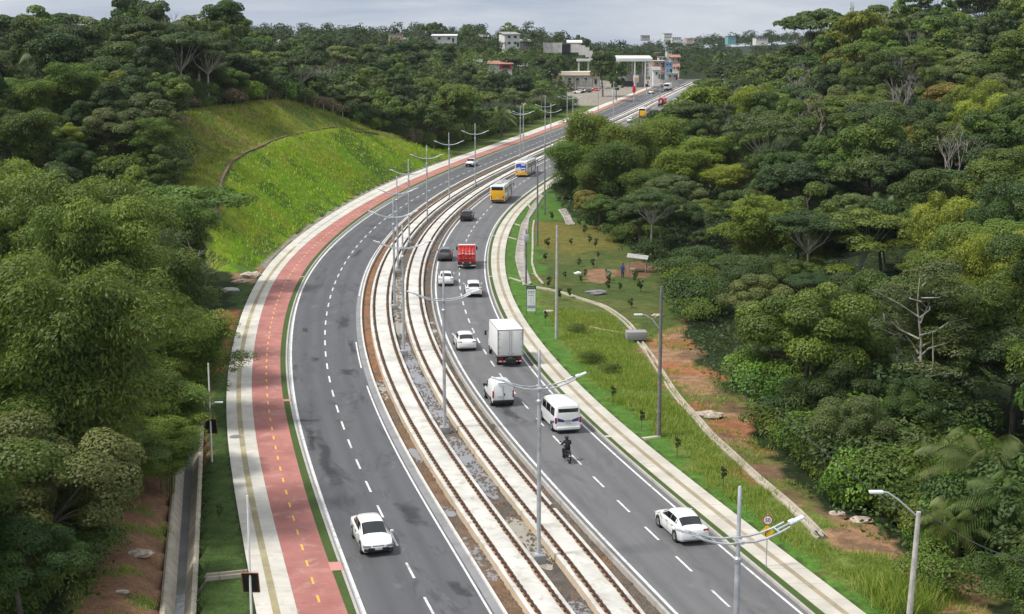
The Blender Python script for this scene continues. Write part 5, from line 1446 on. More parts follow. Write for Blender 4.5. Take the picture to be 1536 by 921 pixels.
# ------------------------------------------------------------------ drains, channels
def poly_ribbon(name, pts, prof, mat, label=None, cat=None, kind=None, zfun=gz, step=.7, parent=None, flat=None):
    P = [Vector((p[0], p[1], 0)) for p in pts]; Q = []
    for a, b in zip(P[:-1], P[1:]):
        n = max(1, int((b - a).length / step))
        for i in range(n): Q.append(a.lerp(b, i / n))
    Q.append(P[-1])
    for _ in range(4): Q = [Q[0]] + [(Q[i - 1] + Q[i] * 2 + Q[i + 1]) / 4 for i in range(1, len(Q) - 1)] + [Q[-1]]
    V = []; UV = []; L_ = 0
    for i, q in enumerate(Q):
        t = (Q[min(i + 1, len(Q) - 1)] - Q[max(i - 1, 0)]).normalized(); nrm = Vector((t.y, -t.x, 0))
        z = flat if flat is not None else zfun(q.x, q.y)
        if i: L_ += (q - Q[i - 1]).length
        for (o_, dz) in prof:
            V.append((q.x + nrm.x * o_, q.y + nrm.y * o_, z + dz)); UV.append((o_, L_))
    k = len(prof); idx = np.arange(len(V)).reshape(-1, k)
    f = np.stack([idx[:-1, :-1], idx[1:, :-1], idx[1:, 1:], idx[:-1, 1:]], -1).reshape(-1, 4)
    o = obj(name, mesh_from(name, np.array(V), f, mat, 30, UV), parent)
    return tag(o, label, cat, None, kind)
GUT = [(-.34, -.1), (-.31, .14), (-.17, .14), (-.13, .0), (.13, .0), (.17, .14), (.31, .14), (.34, -.1)]
R8G = [tuple(at(*p)[:2]) for p in R8P[:-2] + [(1224, 801)]]
poly_ribbon('drain_channel', R8G[:8], GUT, M['conc_old'], 'curved pale concrete channel in the grass leading down to the culvert box', 'drain channel')
poly_ribbon('drain_channel', R8G[7:], GUT, M['conc_old'], 'long pale concrete channel between the weedy bank and red dirt track', 'drain channel')
# culvert box
p = at(954, 512)
t = thing('culvert_box', 'grey concrete culvert box where the pale channel steps down', 'culvert', (p.x, p.y, p.z), .05)
MB().box((0, 0, .62), (1.95, 1.3, .78), bev=.04).build('body', M['gutter'], t)
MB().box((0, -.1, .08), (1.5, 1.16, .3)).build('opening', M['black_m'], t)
poly_ribbon('drain_channel', [tuple(at(*q)[:2]) for q in ((885, 492), (915, 498), (940, 502))], [(-.25, 0), (-.2, .14), (.2, .14), (.25, 0)], M['conc_old'], 'short concrete rim left of the culvert box', 'drain channel')
poly_ribbon('drain_channel', [tuple(at(*q)[:2]) for q in ((962, 659), (978, 658), (989, 656))], [(-.2, 0), (-.16, .1), (.16, .1), (.2, 0)], M['conc_old'], 'narrow concrete strip between the right pavement and the grey lamp pole', 'drain channel')
# left ditch
dt = thing('drainage_ditch', 'concrete ditch with sloping walls beside the bare soil bank', 'ditch')
ribbon('wall', [(CHL, -.25, .02), (CHL, -.12, .14), (CHL, 0.02, .14), (Mix(CHL, CHR, .36), 0, -.62)], M['conc_old'], 55, 118, parent=dt)
ribbon('wall', [(Mix(CHL, CHR, .66), 0, -.62), (CHR, -.02, .14), (CHR, .10, .14), (CHR, .25, .02)], M['conc_old'], 55, 118, parent=dt)
ribbon('bed', [(Mix(CHL, CHR, .30), 0, -.56), (Mix(CHL, CHR, .70), 0, -.56)], M['wetbed'], 55, 118, parent=dt)
# cross drain
a = Vector((float(CHR(75.5)) + .05, *road_at(289, 873)[1:2], 0)); x2, y2 = road_at(372, 865); x1, y1 = road_at(290, 873)
poly_ribbon('cross_drain', [(x1, y1), (x2, y2)], [(-.34, 0), (-.32, .2), (-.2, .2), (-.18, .06), (.18, .06), (.2, .2), (.32, .2), (.34, 0)], M['conc_old'], 'short concrete cross drain with rusty bed between ditch and pavement', 'drain channel')
poly_ribbon('drain_bed', [(x1 + .05, y1), (x2 - .05, y2)], [(-.17, .075), (.17, .075)], M['ruststain'], kind='structure')
# manhole lids
for px, py, lab, r_ in ((353.5, 658, 'round grey manhole lid on the left pavement', .42), (432, 422, 'oval iron lid on the red cycle path', .4)):
    x, y = road_at(px, py); o = MB().cyl((0, 0, 0), r_, .03, n=24).build('iron_cover', M['gutter_d'], loc=(x, y, .15)); tag(o, lab, 'manhole lid')
# stone-lined channel on the right
def two_edge(name, Lp, Rp, mat, label, cat, depth, n=50):
    A_ = [at(*p) for p in Lp]; B_ = [at(*p) for p in Rp]
    def res(P):
        P = [Vector((p.x, p.y, 0)) for p in P]; s = [0]
        for a, b in zip(P[:-1], P[1:]): s.append(s[-1] + (b - a).length)
        q = np.linspace(0, s[-1], n); return np.stack([np.interp(q, s, [p.x for p in P]), np.interp(q, s, [p.y for p in P])], 1)
    a, b = res(A_), res(B_); V = []; UV = []
    for i in range(n):
        for tt, dz in ((-.12, 0), (0.0, .12), (.14, .10), (.3, -depth), (.7, -depth), (.86, .10), (1.0, .12), (1.12, 0)):
            q = a[i] * (1 - tt) + b[i] * tt; V.append((q[0], q[1], gz(a[i][0] - .3, a[i][1]) + max(dz, .03 if depth < .2 else dz) + (random.random() - .5) * .05)); UV.append((tt, i * .6))
    k = 8; idx = np.arange(n * k).reshape(n, k); f = np.stack([idx[:-1, :-1], idx[1:, :-1], idx[1:, 1:], idx[:-1, 1:]], -1).reshape(-1, 4)
    return tag(obj(name, mesh_from(name, np.array(V), f, mat, 30, UV)), label, cat)
two_edge('stone_channel', [(825,278),(812,290),(797.7,308.7),(790,324),(783,336),(779,353),(775,375),(774,390),(778,406),(786,429)], [(836,276),(822.5,287),(812,299.5),(803,314),(794,328),(791,345),(787,364.7),(785.5,384),(788.6,402),(797,427)], M['stonework'], 'winding stone-lined channel with pale rims beside the right lawn', 'ditch', .06)
two_edge('stone_channel', [(838,314),(846,326),(850,336),(856,338)], [(848,313),(855,324),(859,333),(863,337)], M['stonework'], 'short stone-lined chute running under the bamboo', 'ditch', .05, 14)
for a, b in (((772, 336), (781, 339)), ((762, 356), (776, 360)), ((764, 417), (783, 423)), ((797, 412), (803, 411)), ((788, 307), (796, 313))):
    pa, pb = at(*a), at(*b)
    poly_ribbon('drain_strip', [tuple(pa[:2]), tuple(pb[:2])], [(-.16, 0), (-.14, .07), (.14, .07), (.16, 0)], M['conc_old'], kind='structure')
poly_ribbon('field_edging', [tuple(at(*q)[:2]) for q in ((801, 331), (799, 345), (799, 372), (798, 395), (803, 412), (815, 427))], [(-.14, 0), (-.12, .1), (.12, .1), (.14, 0)], M['conc_old'], 'low concrete edging along the left side of the sapling field', 'edging')
p = at(823, 470); o = MB().cyl((0, 0, .12), .55, .3, n=20).build('manhole_chamber', M['rubble'], loc=(p.x, p.y, p.z)); tag(o, 'small round manhole chamber on the lawn beside the information board', 'manhole')

# fence along the top of the cut slope
t = thing('post_fence', 'row of pale wooden fence posts along the top of the grassy slope', 'fence')
FP = [(238,196),(244,190),(250,186),(256,182),(262,179),(268,177),(275,175),(282,172),(290,169),(300,167),(312,165),(326,163),(340,161),(356,160),(372,159),(388,159),(402,160),(416,161),(430,164),(444,168),(458,173),(472,178),(486,183),(500,188),(514,192)]
fw = []
for i, q in enumerate(FP):
    Yp = np.interp(q[0], [238, 300, 400, 480, 520], [258, 268, 284, 305, 316]); p = at_depth(q[0], q[1], Yp); z = gz(p.x, p.y)
    MB().tube([(p.x, p.y, z - .3), (p.x + (random.random() - .5) * .2, p.y, z + 1.6 + random.random() * .5)], .085, 6).build('post', M['wood_grey'], t); fw.append((p.x, p.y, z + 1.2))
MB().tube(fw, .02, 4).build('wire', M['cable'], t)
# berm drain on the cut slope
ys_ = np.linspace(192, 312, 70)
poly_ribbon('berm_drain', [(float(LA(q)) - float(dlb(q)), q) for q in ys_], [(-.22, 0.0), (-.19, .16), (-.08, .14), (.08, .14), (.19, .16), (.22, .0)], M['dirt'], 'thin earth drain curving along the bench of the grassy slope', 'drain channel', step=2.0)
# rocks at the foot of the slope
def rock(name, px, py, s, label, mat='rubble', seed=0, sc=(1, 1, .6)):
    g = np.random.default_rng(seed); bm = bmesh.new(); bmesh.ops.create_icosphere(bm, subdivisions=2, radius=1)
    for v in bm.verts: v.co = Vector((v.co.x * sc[0], v.co.y * sc[1], v.co.z * sc[2])) * s * (1 + g.normal() * .13)
    me = bpy.data.meshes.new(name); bm.to_mesh(me); bm.free(); me.materials.append(M[mat]); p = at(px, py)
    return tag(obj(name, me, loc=(p.x, p.y, p.z + s * .15)), label, 'rock')
rock('boulder', 372, 417, 1.0, 'large pale boulder at the foot of the grassy slope', seed=1)
rock('boulder', 383, 414, .7, 'smaller pale boulder right of the large one at the slope foot', seed=2)
rock('boulder', 362, 424, .8, 'flat pale rock in front of the boulders at the slope foot', seed=3, sc=(1.3, 1, .35))
o = rock('debris_sheet', 345, 437, .9, 'crumpled grey-white sheet lying in the grass by the left pavement', 'tinroof', 4, (1.2, .8, .3)); o['category'] = 'debris'
for i, (px, py, s, lab) in enumerate(((210, 833, .55, 'heap of broken rubble on the bare soil bank by the ditch'), (183, 890, .25, 'small white scrap on the bare soil bank'), (1255, 772, .4, 'grey rubble at the end of the red dirt track'), (1290, 782, .5, 'pale slab of rubble beside the forest edge'), (1062, 626, .8, 'pile of rubble where the pale channel turns by the dirt track'), (893, 441, .9, 'dark pile of stones in the sapling field'), (985, 475, .5, 'pale rubble under the trees by the sapling field'))):
    o = rock('rubble_pile', px, py, s, lab, 'rubble' if i not in (5,) else 'gutter_d', 10 + i, (1.4, 1, .4)); o['category'] = 'rubble'
o = rock('white_bag', 866, 411, .35, 'white sack lying in the sapling field', 'white_m', 31, (1.3, .8, .7)); o['category'] = 'sack'
# two ventilation stubs in the median ballast
for px, py, lab in ((739, 645, 'pale round marker lying by the track near the lamp post'), (830, 766, 'small pale round marker by the kerb in front of the closest tall lamp post')):
    x, y = road_at(px, py); t = thing('marker_disc', lab, 'marker', (x, y, -.2))
    MB().cyl((0, 0, .45), .22, .05, 'y', 18).build('disc', M['conc_old'], t); MB().tube([(0, .02, -.1), (0, .02, .4)], .04, 6).build('stem', M['conc_old'], t)
# small sheet-roof shelter in the field
p = at(956, 408)
t = thing('shelter', 'small open shelter with tilted sheet roof at the field edge', 'shelter', (p.x, p.y, p.z), -.15)
MB().box((0, 0, 1.9), (2.6, 1.9, .06), (0.12, .1, 0)).build('roof', M['tinroof'], t)
for sx_, sy_ in ((-1.1, -.8), (1.1, -.8), (-1.1, .8), (1.1, .8)): MB().tube([(sx_, sy_, -.2), (sx_, sy_, 1.85 - sx_ * .1 + sy_ * .1)], .05, 6).build('post', M['wood_grey'], t)
MB().box((0, .2, .35), (1.8, .7, .08)).build('bench', M['wood_grey'], t)

# staked saplings in the field
make_bush('sap', 'leaf_dark', .38, 1.5, .24, n=7, nper=26, seed=90)
SAP = [(828,331),(822,372),(818,392),(876,352),(884,366),(915,352),(893,372),(857,368),(897,388),(868,400),(822,432),(848,418),(872,425),(877,416),(914,425),(951,424),(961,438),(952,420),(855,447),(840,450),(947,462),(890,402),(870,340),(905,345),(936,356),(913,436),(930,437)]
sap0 = None
for i, (px, py) in enumerate(SAP):
    p = at(px, py)
    if sap0 is None:
        sap0 = thing('sapling', 'dark young sapling tied to a stake in the grassy field', 'sapling', group='staked saplings in the field')
        sap0.location = (p.x, p.y, p.z); obj('leaves', PROTO['sap']['crown'], sap0)
        MB().tube([(0, 0, -.1), (.03, 0, 1.3)], .035, 5).build('stake', M['bark'], sap0); o = sap0
    else:
        o = copy_tree(sap0); o.location = (p.x, p.y, p.z)
    s = .7 + .5 * random.random(); o.scale = (s * .85, s * .85, s); o.rotation_euler = (0, 0, random.random() * 6)
# young stems on the right lawn
for px, py, lab in ((919, 608, 'thin young stem on the right lawn near the minivan'), (962, 646, 'thin young stem on the right lawn left of the grey lamp pole'), (1015, 688, 'thin leafy stem on the right lawn past the grey lamp pole'), (1084, 735, 'pale stake at the edge of the weedy bank'), (818, 489, 'thin young stem on the lawn near the pale pole'), (329, 793, 'thin dark stake on the left verge')):
    p = at(px, py); t = thing('sapling', lab, 'sapling', (p.x, p.y, p.z)); MB().tube([(0, 0, -.1), (.04, 0, 1.7)], .025, 5).build('stake', M['bark'], t); q = obj('leaves', PROTO['sap']['crown'], t); q.scale = (.5, .5, .8); q.location = (0, 0, .5)

# bushes on the forest edges
def bushes(pts, keys, lab, group, smin, smax, seed):
    g = np.random.default_rng(seed)
    for (x, y) in pts:
        k = keys[g.integers(len(keys))]; s = smin + (smax - smin) * g.random()
        plant(k, x, y, s, None, lab, 'bush', group, s * (.8 + .4 * g.random()))
def edge_pts(px_line, n, w0, w1, seed):
    g = np.random.default_rng(seed); P = [at(*q) for q in px_line]; out = []
    L_ = [0]
    for a, b in zip(P[:-1], P[1:]): L_.append(L_[-1] + (b - a).length)
    for _ in range(n):
        s = g.random() * L_[-1]; i = max(0, np.searchsorted(L_, s) - 1); f = (s - L_[i]) / max(1e-6, L_[i + 1] - L_[i]); q = P[i].lerp(P[i + 1], f); d = (P[i + 1] - P[i]).normalized()
        w_ = w0 + (w1 - w0) * g.random(); out.append((q.x - d.y * w_, q.y + d.x * w_))
    return out
PR2 = [(1052,550),(1085,588),(1135,608),(1124,645),(1145,668),(1185,695),(1200,727),(1235,758),(1275,780),(1310,803),(1370,838),(1420,855),(1480,888),(1530,915)]
bushes(edge_pts(PR2, 80, 1.6, 8, 1), ['bush1', 'bush2', 'bush1', 'bush5', 'bush3'], 'leafy green bush between the red dirt track and right forest', 'bushes along the right forest edge', .8, 1.7, 2)
bushes(edge_pts([(828,287),(850,322),(905,350),(960,388),(1000,425),(1018,480),(1040,520)], 34, .5, 6, 3), ['bush5', 'bush2', 'bush5'], 'dark bush under the trees around the sapling field', 'bushes around the sapling field', .7, 1.3, 4)
Lb = [(float(CHL(y)) - 4.8 - 4 * random.random(), y) for y in np.linspace(66, 98, 16)] + [(float(LA(y)) - 6.8 - 5 * random.random(), y) for y in np.linspace(101, 168, 34)]
bushes(Lb, ['bush5', 'bush2', 'bush1'], 'dark bush at the foot of the near left forest', 'bushes at the foot of the left forest', .7, 1.4, 6)
Hb = [(float(LA(y)) - (float(hill_back(y)) + 6 * random.random()), y) for y in np.linspace(178, 205, 26)] + [(float(LA(y)) - (float(hill_back(y)) + 3 * random.random()), y) for y in np.linspace(225, 340, 46)]
bushes(Hb, ['bush5', 'bush2', 'bush4', 'bush1'], 'bush growing along the edge of the grassy cut slope', 'bushes around the grassy slope', 1.0, 2.0, 8)
Vb = [(float(LA(y)) - (7.5 + 6 * random.random()), y) for y in np.linspace(345, 520, 60)]
bushes(Vb, ['bush5', 'bush2', 'bush1'], 'bush on the verge behind the far left pavement', 'bushes behind the far left pavement', 1.2, 2.4, 9)
bushes([(23.5 + 9 * random.random(), 86 + 18 * random.random()) for _ in range(22)], ['bush5', 'bush2', 'bush1'], 'tall bush below the airy pale-branched tree', 'bushes below the pale-branched tree', 1.0, 1.8, 13)
bushes([(26 + 8 * random.random(), 64 + 10 * random.random()) for _ in range(10)], ['bush1', 'bush2', 'bush1'], 'bright bush below the oil palms at the lower right', 'bushes below the oil palms', .7, 1.3, 12)
for px, py, s, lab in ((885, 545, .5, 'dark shrub in the middle of the weedy bank'), (912, 560, .4, 'small shrub in the weedy bank below the culvert box'), (1400, 885, 1.0, 'grey-green shrub at the foot of the pale concrete lamp pole'), (866, 500, .4, 'low shrub at the top of the weedy bank')):
    p = at(px, py); plant('bush2', p.x, p.y, s, None, lab, 'bush')
# ------------------------------------------------------------------ vehicles
def paintmat(name, col, rough=.28): return plain(name, col, rough, 0, .03, 1.0, .5, .6)
M['car_white'] = paintmat('car_white', (0.80, 0.80, 0.79)); M['car_black'] = paintmat('car_black', (0.014, 0.014, 0.017)); M['car_grey'] = paintmat('car_grey', (0.085, 0.09, 0.10))
M['car_red'] = paintmat('truck_red', (0.55, 0.02, 0.018)); M['bus_yel'] = paintmat('bus_yellow', (0.82, 0.42, 0.012)); M['bus_blue'] = paintmat('bus_blue', (0.03, 0.10, 0.45))
M['glass'] = plain('dark_glass', (0.010, 0.012, 0.015), .07, 0, .1, 2, .7); M['glass_b'] = plain('blue_glass', (0.035, 0.05, 0.075), .07, 0, .2, 2, .7)
M['tyre'] = plain('tyre', (0.012, 0.012, 0.012), .85, 0, .2); M['rim'] = plain('rim', (0.30, 0.31, 0.32), .35, .6, .1); M['trim'] = plain('black_trim', (0.016, 0.016, 0.017), .55, 0, .15)
M['light_r'] = plain('tail_light', (0.32, 0.012, 0.012), .2, 0, .1, 3, .6); M['light_w'] = plain('headlight', (0.22, 0.24, 0.26), .1, .1, .1, 3, .6); M['plate'] = plain('number_plate', (0.62, 0.63, 0.64), .5)
M['blue_d'] = paintmat('dark_blue_stripe', (0.03, 0.03, 0.22)); M['box_white'] = plain('box_white', (0.76, 0.76, 0.75), .5, 0, .04, 1.0); M['alu'] = plain('aluminium', (0.45, 0.45, 0.45), .4, .5, .1)
M['gas_red'] = plain('gas_cylinder_red', (0.58, 0.035, 0.03), .4, 0, .18, 6); M['gas_lbl'] = plain('cylinder_label', (0.70, 0.68, 0.66), .6, 0, .1)
M['chass'] = plain('chassis', (0.03, 0.028, 0.027), .8, 0, .2); M['roof_grey'] = plain('roof_hatch', (0.25, 0.25, 0.25), .6)

def wheel(parent, x, y, r, w=.21, rim=True, name='wheel'):
    s = 1 if x > 0 else -1
    wh = MB().tube([(-w / 2, 0, 0), (-w / 2 + .03, 0, 0), (w / 2 - .03, 0, 0), (w / 2, 0, 0)], [r * .9, r, r, r * .9], 20).build(name, M['tyre'], parent, loc=(x, y, r))
    if rim:
        m_ = MB().tube([(s * (w / 2 - .01), 0, 0), (s * (w / 2 + .012), 0, 0)], r * .66, 16)
        for k in range(5):
            a = k * 2 * math.pi / 5; m_.box((s * (w / 2 + .014), math.cos(a) * r * .33, math.sin(a) * r * .33), (.02, r * .5, r * .13), (a, 0, 0))
        m_.build('rim', M['rim'], wh)
    return wh

def ring_body(y, w, z0, z1, crown=.03, tuck=.93, sh=.16):
    L_ = [(-w * tuck, z0), (-w, z0 + .10), (-w * 1.0, z0 + (z1 - z0) * .55), (-w * .975, z1 - sh * .45), (-w * .90, z1 - .03), (-w * .62, z1 + crown * .6), (0, z1 + crown)]
    L_ = L_ + [(-a, b) for a, b in L_[-2::-1]]
    return [Vector((a, y, b)) for a, b in L_]
def ring_cab(y, wb, wt, zb, zt, crown=.03):
    L_ = [(-wb, zb), (-(wb * .45 + wt * .55), zb + (zt - zb) * .55), (-wt, zt - .07), (-wt * .9, zt - .015), (-wt * .55, zt + crown * .7), (0, zt + crown)]
    L_ = L_ + [(-a, b) for a, b in L_[-2::-1]]
    return [Vector((a, y, b)) for a, b in L_]

def panel(mb, pts, th=.012):
    pts = [Vector(p) for p in pts]; c = sum(pts, Vector()) / len(pts)
    n = (pts[1] - pts[0]).cross(pts[2] - pts[0]).normalized()
    return mb.prism([p - n * th * .3 for p in pts], n * th)

SEDAN = dict(L=4.6, W=1.78, r=.32, wb=(1.40, -1.30),
   body=[(-2.28, .74, .38, .86), (-2.17, .84, .27, .98), (-1.80, .88, .21, 1.02), (-1.0, .89, .2, 1.0), (0, .89, .2, .97), (.85, .89, .2, .95), (1.25, .89, .2, .93), (1.75, .87, .2, .86), (2.08, .83, .22, .77), (2.22, .77, .28, .70), (2.29, .66, .36, .60)],
   cab=[(-1.85, .77, .60, .98, 1.03), (-1.12, .81, .60, .98, 1.40), (-.40, .82, .62, .96, 1.47), (.30, .82, .61, .94, 1.43), (1.32, .82, .66, .90, .95)])
HATCH = dict(L=4.1, W=1.76, r=.33, wb=(1.25, -1.25),
   body=[(-2.02, .78, .40, .92), (-1.92, .85, .28, 1.02), (-1.4, .88, .22, 1.02), (-.6, .88, .21, 1.0), (.2, .88, .21, .97), (.95, .88, .21, .95), (1.45, .86, .22, .88), (1.85, .82, .25, .76), (2.03, .70, .34, .64)],
   cab=[(-1.98, .74, .58, .98, 1.05), (-1.62, .78, .60, 1.0, 1.46), (-.8, .81, .62, .98, 1.53), (.0, .81, .62, .96, 1.50), (1.05, .79, .66, .93, .98)])
SUV = dict(L=4.4, W=1.84, r=.36, wb=(1.32, -1.30),
   body=[(-2.16, .80, .45, 1.0), (-2.05, .88, .32, 1.10), (-1.5, .91, .27, 1.10), (-.6, .92, .26, 1.07), (.2, .92, .26, 1.04), (1.0, .92, .26, 1.02), (1.6, .90, .27, .96), (2.02, .85, .30, .84), (2.2, .74, .38, .72)],
   cab=[(-2.08, .78, .60, 1.05, 1.12), (-1.72, .82, .62, 1.07, 1.58), (-.8, .84, .64, 1.05, 1.66), (.1, .84, .64, 1.02, 1.63), (1.15, .82, .68, 1.0, 1.05)])

def car(label, S, paint_, x, y, rz, z=0.03, group=None, detail=2, name='parked_car', cat='car', roofrails=False, trim=None):
    t = thing(name, label, cat, (x, y, z), rz, group)
    b = MB().loft([ring_body(*q) for q in S['body']]); b.build('body', M[paint_], t, ang=50)
    C = S['cab']
    rings = [ring_cab(*q) for q in C]
    MB().loft(rings).build('cabin', M[paint_], t, ang=40)
    # glass: slanted screens from the loft rings
    def lerp_ring(i, f): return [a.lerp(c, f) for a, c in zip(rings[i], rings[i + 1])]
    def screen(i, f0, f1, nm, mt):
        r0, r1 = lerp_ring(i, f0), lerp_ring(i, f1)
        mb = MB(); idx = [2, 3, 4, 5, 6, 7, 8]
        n = None
        for k in range(len(idx) - 1):
            q = [r0[idx[k]], r0[idx[k + 1]], r1[idx[k + 1]], r1[idx[k]]]
            nn = (q[1] - q[0]).cross(q[2] - q[0]); 
            if nn.z < 0: nn = -nn
            nn.normalize(); mb.prism([p + nn * .004 for p in q], nn * .012)
        mb.build(nm, M[mt], t, ang=40)
    screen(len(rings) - 2, .10, .90, 'windscreen', 'glass')
    screen(0, .12, .88, 'rear_window', 'glass')
    for s in (-1, 1):
        m_ = MB(); j = (0, 1, 2) if s < 0 else (-1, -2, -3)
        nr = len(rings)
        for i in range(1, nr - 1):
            a0 = rings[i]; 
        def sp(i, f, v):
            r_ = lerp_ring(i, f); p0, p1 = r_[j[0]], r_[j[2]]; q = p0.lerp(p1, v); q.x += s * .012; return q
        segs = [(0, .55, 0, 1.0), (1, 0.06, 1, 1.0), (2, 0.06, 2, 1.0), (3, .02, 3, .62)] if nr == 5 else []
        for (i0, f0, i1, f1) in segs:
            v0a, v1a = .18, .88
            if i0 == 0: P = [sp(0, .52, .3), sp(0, .98, .18), sp(0, .98, .86)]
            elif i0 == 3: P = [sp(3, .02, .18), sp(3, .72, .35), sp(3, .02, .86)]
            else: P = [sp(i0, f0, .18), sp(i1, f1, .18), sp(i1, f1, .88), sp(i0, f0, .88)]
            n_ = Vector((s, 0, 0)); m_.prism(P, n_ * .01)
        m_.build('side_window', M['glass'], t)
    W = S['W'] / 2
    for yy in S['wb']:
        for s in (-1, 1):
            MB().cyl((s * (W - .12), yy, S['r'] + .015), S['r'] + .075, .25, 'x', 20).build('wheel_arch', M['trim'], t)
            wheel(t, s * (W - .095), yy, S['r'], rim=detail > 1)
    yr = S['body'][0][0]; yf = S['body'][-1][0]; z1 = S['body'][1][3]
    for s in (-1, 1):
        MB().box((s * (S['body'][1][1] - .20), yr + .075, z1 - .10), (.34, .12, .13), (0, 0, s * .16), bev=.03).build('tail_light', M['light_r'], t)
        MB().box((s * (S['body'][-2][1] - .14), yf - .085, S['body'][-2][3] - .10), (.44, .26, .12), (.25, 0, -s * .40), bev=.03).build('headlight', M['light_w'], t)
        MB().box((s * (S['body'][-2][1] - .12), yf - .06, .40), (.26, .20, .14), (0, 0, -s * .45), bev=.02).build('fog_lamp', M['trim'], t)
        MB().box((s * (W + .08), C[-1][0] - .25, C[-1][3] + .10), (.20, .11, .13), bev=.03).build('mirror', M[paint_ if detail > 1 else 'trim'], t)
    MB().box((0, yr + .05, z1 - .34), (.42, .05, .13)).build('number_plate', M['plate'], t)
    MB().box((0, yr + .07, .40), (S['W'] * .80, .12, .14), bev=.03).build('bumper', M['trim'], t)
    MB().box((0, yf - .06, .40), (1.16, .16, .24), bev=.05).build('grille', M['trim'], t)
    MB().box((0, yf - .02, S['body'][-1][3] + .01), (.66, .06, .05), bev=.015).build('upper_grille', M['trim'], t)
    MB().box((0, yf + .008, .46), (.40, .03, .12)).build('number_plate', M['plate'], t)
    if trim:
        for s in (-1, 1): MB().box((s * (W + .002), 0, .34), (.03, S['L'] * .55, .12)).build('sill', M['trim'], t)
    if detail > 1:
        g_ = MB()
        for s in (-1, 1):
            for yy in (.85, -.1, -1.0): g_.box((s * (W + .001), yy, .62), (.012, .012, .5))
            for yy in (.02, -.85): g_.box((s * (W + .004), yy, .84), (.02, .16, .03))
        g_.build('door_gaps', M['trim'], t)
    if roofrails:
        for s in (-1, 1): MB().tube([(s * .56, .1, 1.70), (s * .56, -1.5, 1.68)], .025, 6).build('roof_rail', M['trim'], t)
    return t

def head(l, Y): return -math.atan(l.slope(Y))     # rotation about z for a vehicle driving away along the line
def place_from(px, py, l, L_, away=True, dx=0):
    """pixel of the near end on the road -> origin at mid length"""
    x, y = road_at(px, py); a = head(l, y); yaw = a if away else a + math.pi
    d = Vector((math.sin(-a), math.cos(a)))
    return x + d.x * L_ / 2, y + d.y * L_ / 2, yaw, float(roadz(y)) + .035
CARG = None
x, y, a, z = place_from(567, 836, LF, 4.6, False); car('white sedan driving towards the camera in the left carriageway', SEDAN, 'car_white', x, y, a + .02, z, name='car')
x, y, a, z = place_from(1043, 820, LF2, 4.6); car('white four-door sedan driving away beside the right pavement, closest on that side', SEDAN, 'car_white', x, y, a, z, name='car')
x, y, a, z = place_from(701, 528, LF2, 4.6); car('white sedan left of the white box truck', SEDAN, 'car_white', x, y, a, z, name='car')
x, y, a, z = place_from(711, 447, LF2, 4.3); car('white hatchback with black bumper behind the red truck', SUV, 'car_white', x, y, a, z, name='car', trim=True)
x, y, a, z = place_from(669, 430, LF2, 4.4); car('white compact sedan following the dark grey car', SEDAN, 'car_white', x, y, a, z, name='car')
x, y, a, z = place_from(667, 393, LF2, 4.4); car('dark grey car beside the red gas truck', SUV, 'car_grey', x, y, a, z, name='car')
x, y, a, z = place_from(698.5, 333, LF2, 4.6); car('black car behind the first yellow bus', SUV, 'car_black', x, y, a, z, name='car')
x, y, a, z = place_from(944, 184, LF2, 4.2); car('white car half hidden behind the bamboo, following the far yellow bus', HATCH, 'car_white', x, y, a, z, name='car', detail=1)
for px, py, mt, lab, aw in ((973, 141, 'car_white', 'white car coming down the far carriageway beside the red ramp', False), (985, 134.5, 'car_white', 'distant white car behind the one coming down', False), (996, 162, 'car_black', 'dark car at the far right road edge among the trees', True), (997, 155, 'car_white', 'pale car ahead of the dark one on the far right carriageway', True)):
    l = LF if not aw else LF2
    x, y, a, z = place_from(px, py, l, 4.2, aw); x = float(l(y)) + (1.6 if aw else (-1.7 if px < 980 else 1.6)); car(lab, HATCH, mt, x, y, a, z, name='car', detail=1)

# pickup
def pickup(label, x, y, rz, z):
    t = thing('pickup_truck', label, 'pickup truck', (x, y, z), rz)
    S = [(-2.55, .82, .5, 1.05), (-2.4, .88, .42, 1.08), (-1.0, .9, .38, 1.08), (.9, .9, .36, 1.06), (1.7, .88, .36, 1.0), (2.3, .86, .40, .92), (2.5, .78, .48, .8)]
    MB().loft([ring_body(*q) for q in S]).build('body', M['car_white'], t, ang=50)
    R_ = [ring_cab(*q) for q in ((-.75, .80, .66, 1.05, 1.1), (-.6, .82, .66, 1.05, 1.66), (.3, .82, .66, 1.05, 1.70), (1.2, .80, .68, 1.03, 1.07))]
    MB().loft(R_).build('cabin', M['car_white'], t, ang=40)
    m_ = MB(); r0 = [p.lerp(q, .1) for p, q in zip(R_[2], R_[3])]; r1 = [p.lerp(q, .88) for p, q in zip(R_[2], R_[3])]
    for k in range(2, 8):
        q = [r0[k], r0[k + 1], r1[k + 1], r1[k]]; n = (q[1] - q[0]).cross(q[2] - q[0]).normalized(); n = n if n.z > 0 else -n; m_.prism([p + n * .005 for p in q], n * .012)
    m_.build('windscreen', M['glass'], t)
    for s in (-1, 1): MB().box((s * .79, -.05, 1.36), (.06, 1.1, .36), (0, s * -.2, 0)).build('side_window', M['glass'], t)
    MB().box((0, -1.65, 1.06), (1.5, 1.5, .06)).build('cargo_bed', M['trim'], t)
    MB().box((0, 2.46, .62), (1.3, .14, .34), bev=.04).build('grille', M['trim'], t); MB().box((0, 2.5, .45), (1.7, .14, .16), bev=.04).build('bumper', M['trim'], t)
    for s in (-1, 1):
        MB().box((s * .66, 2.40, .82), (.32, .16, .16), bev=.03).build('headlight', M['light_w'], t); MB().box((s * 1.0, 1.0, 1.15), (.2, .12, .18), bev=.03).build('mirror', M['trim'], t)
        for yy in (1.55, -1.55): wheel(t, s * .80, yy, .37)
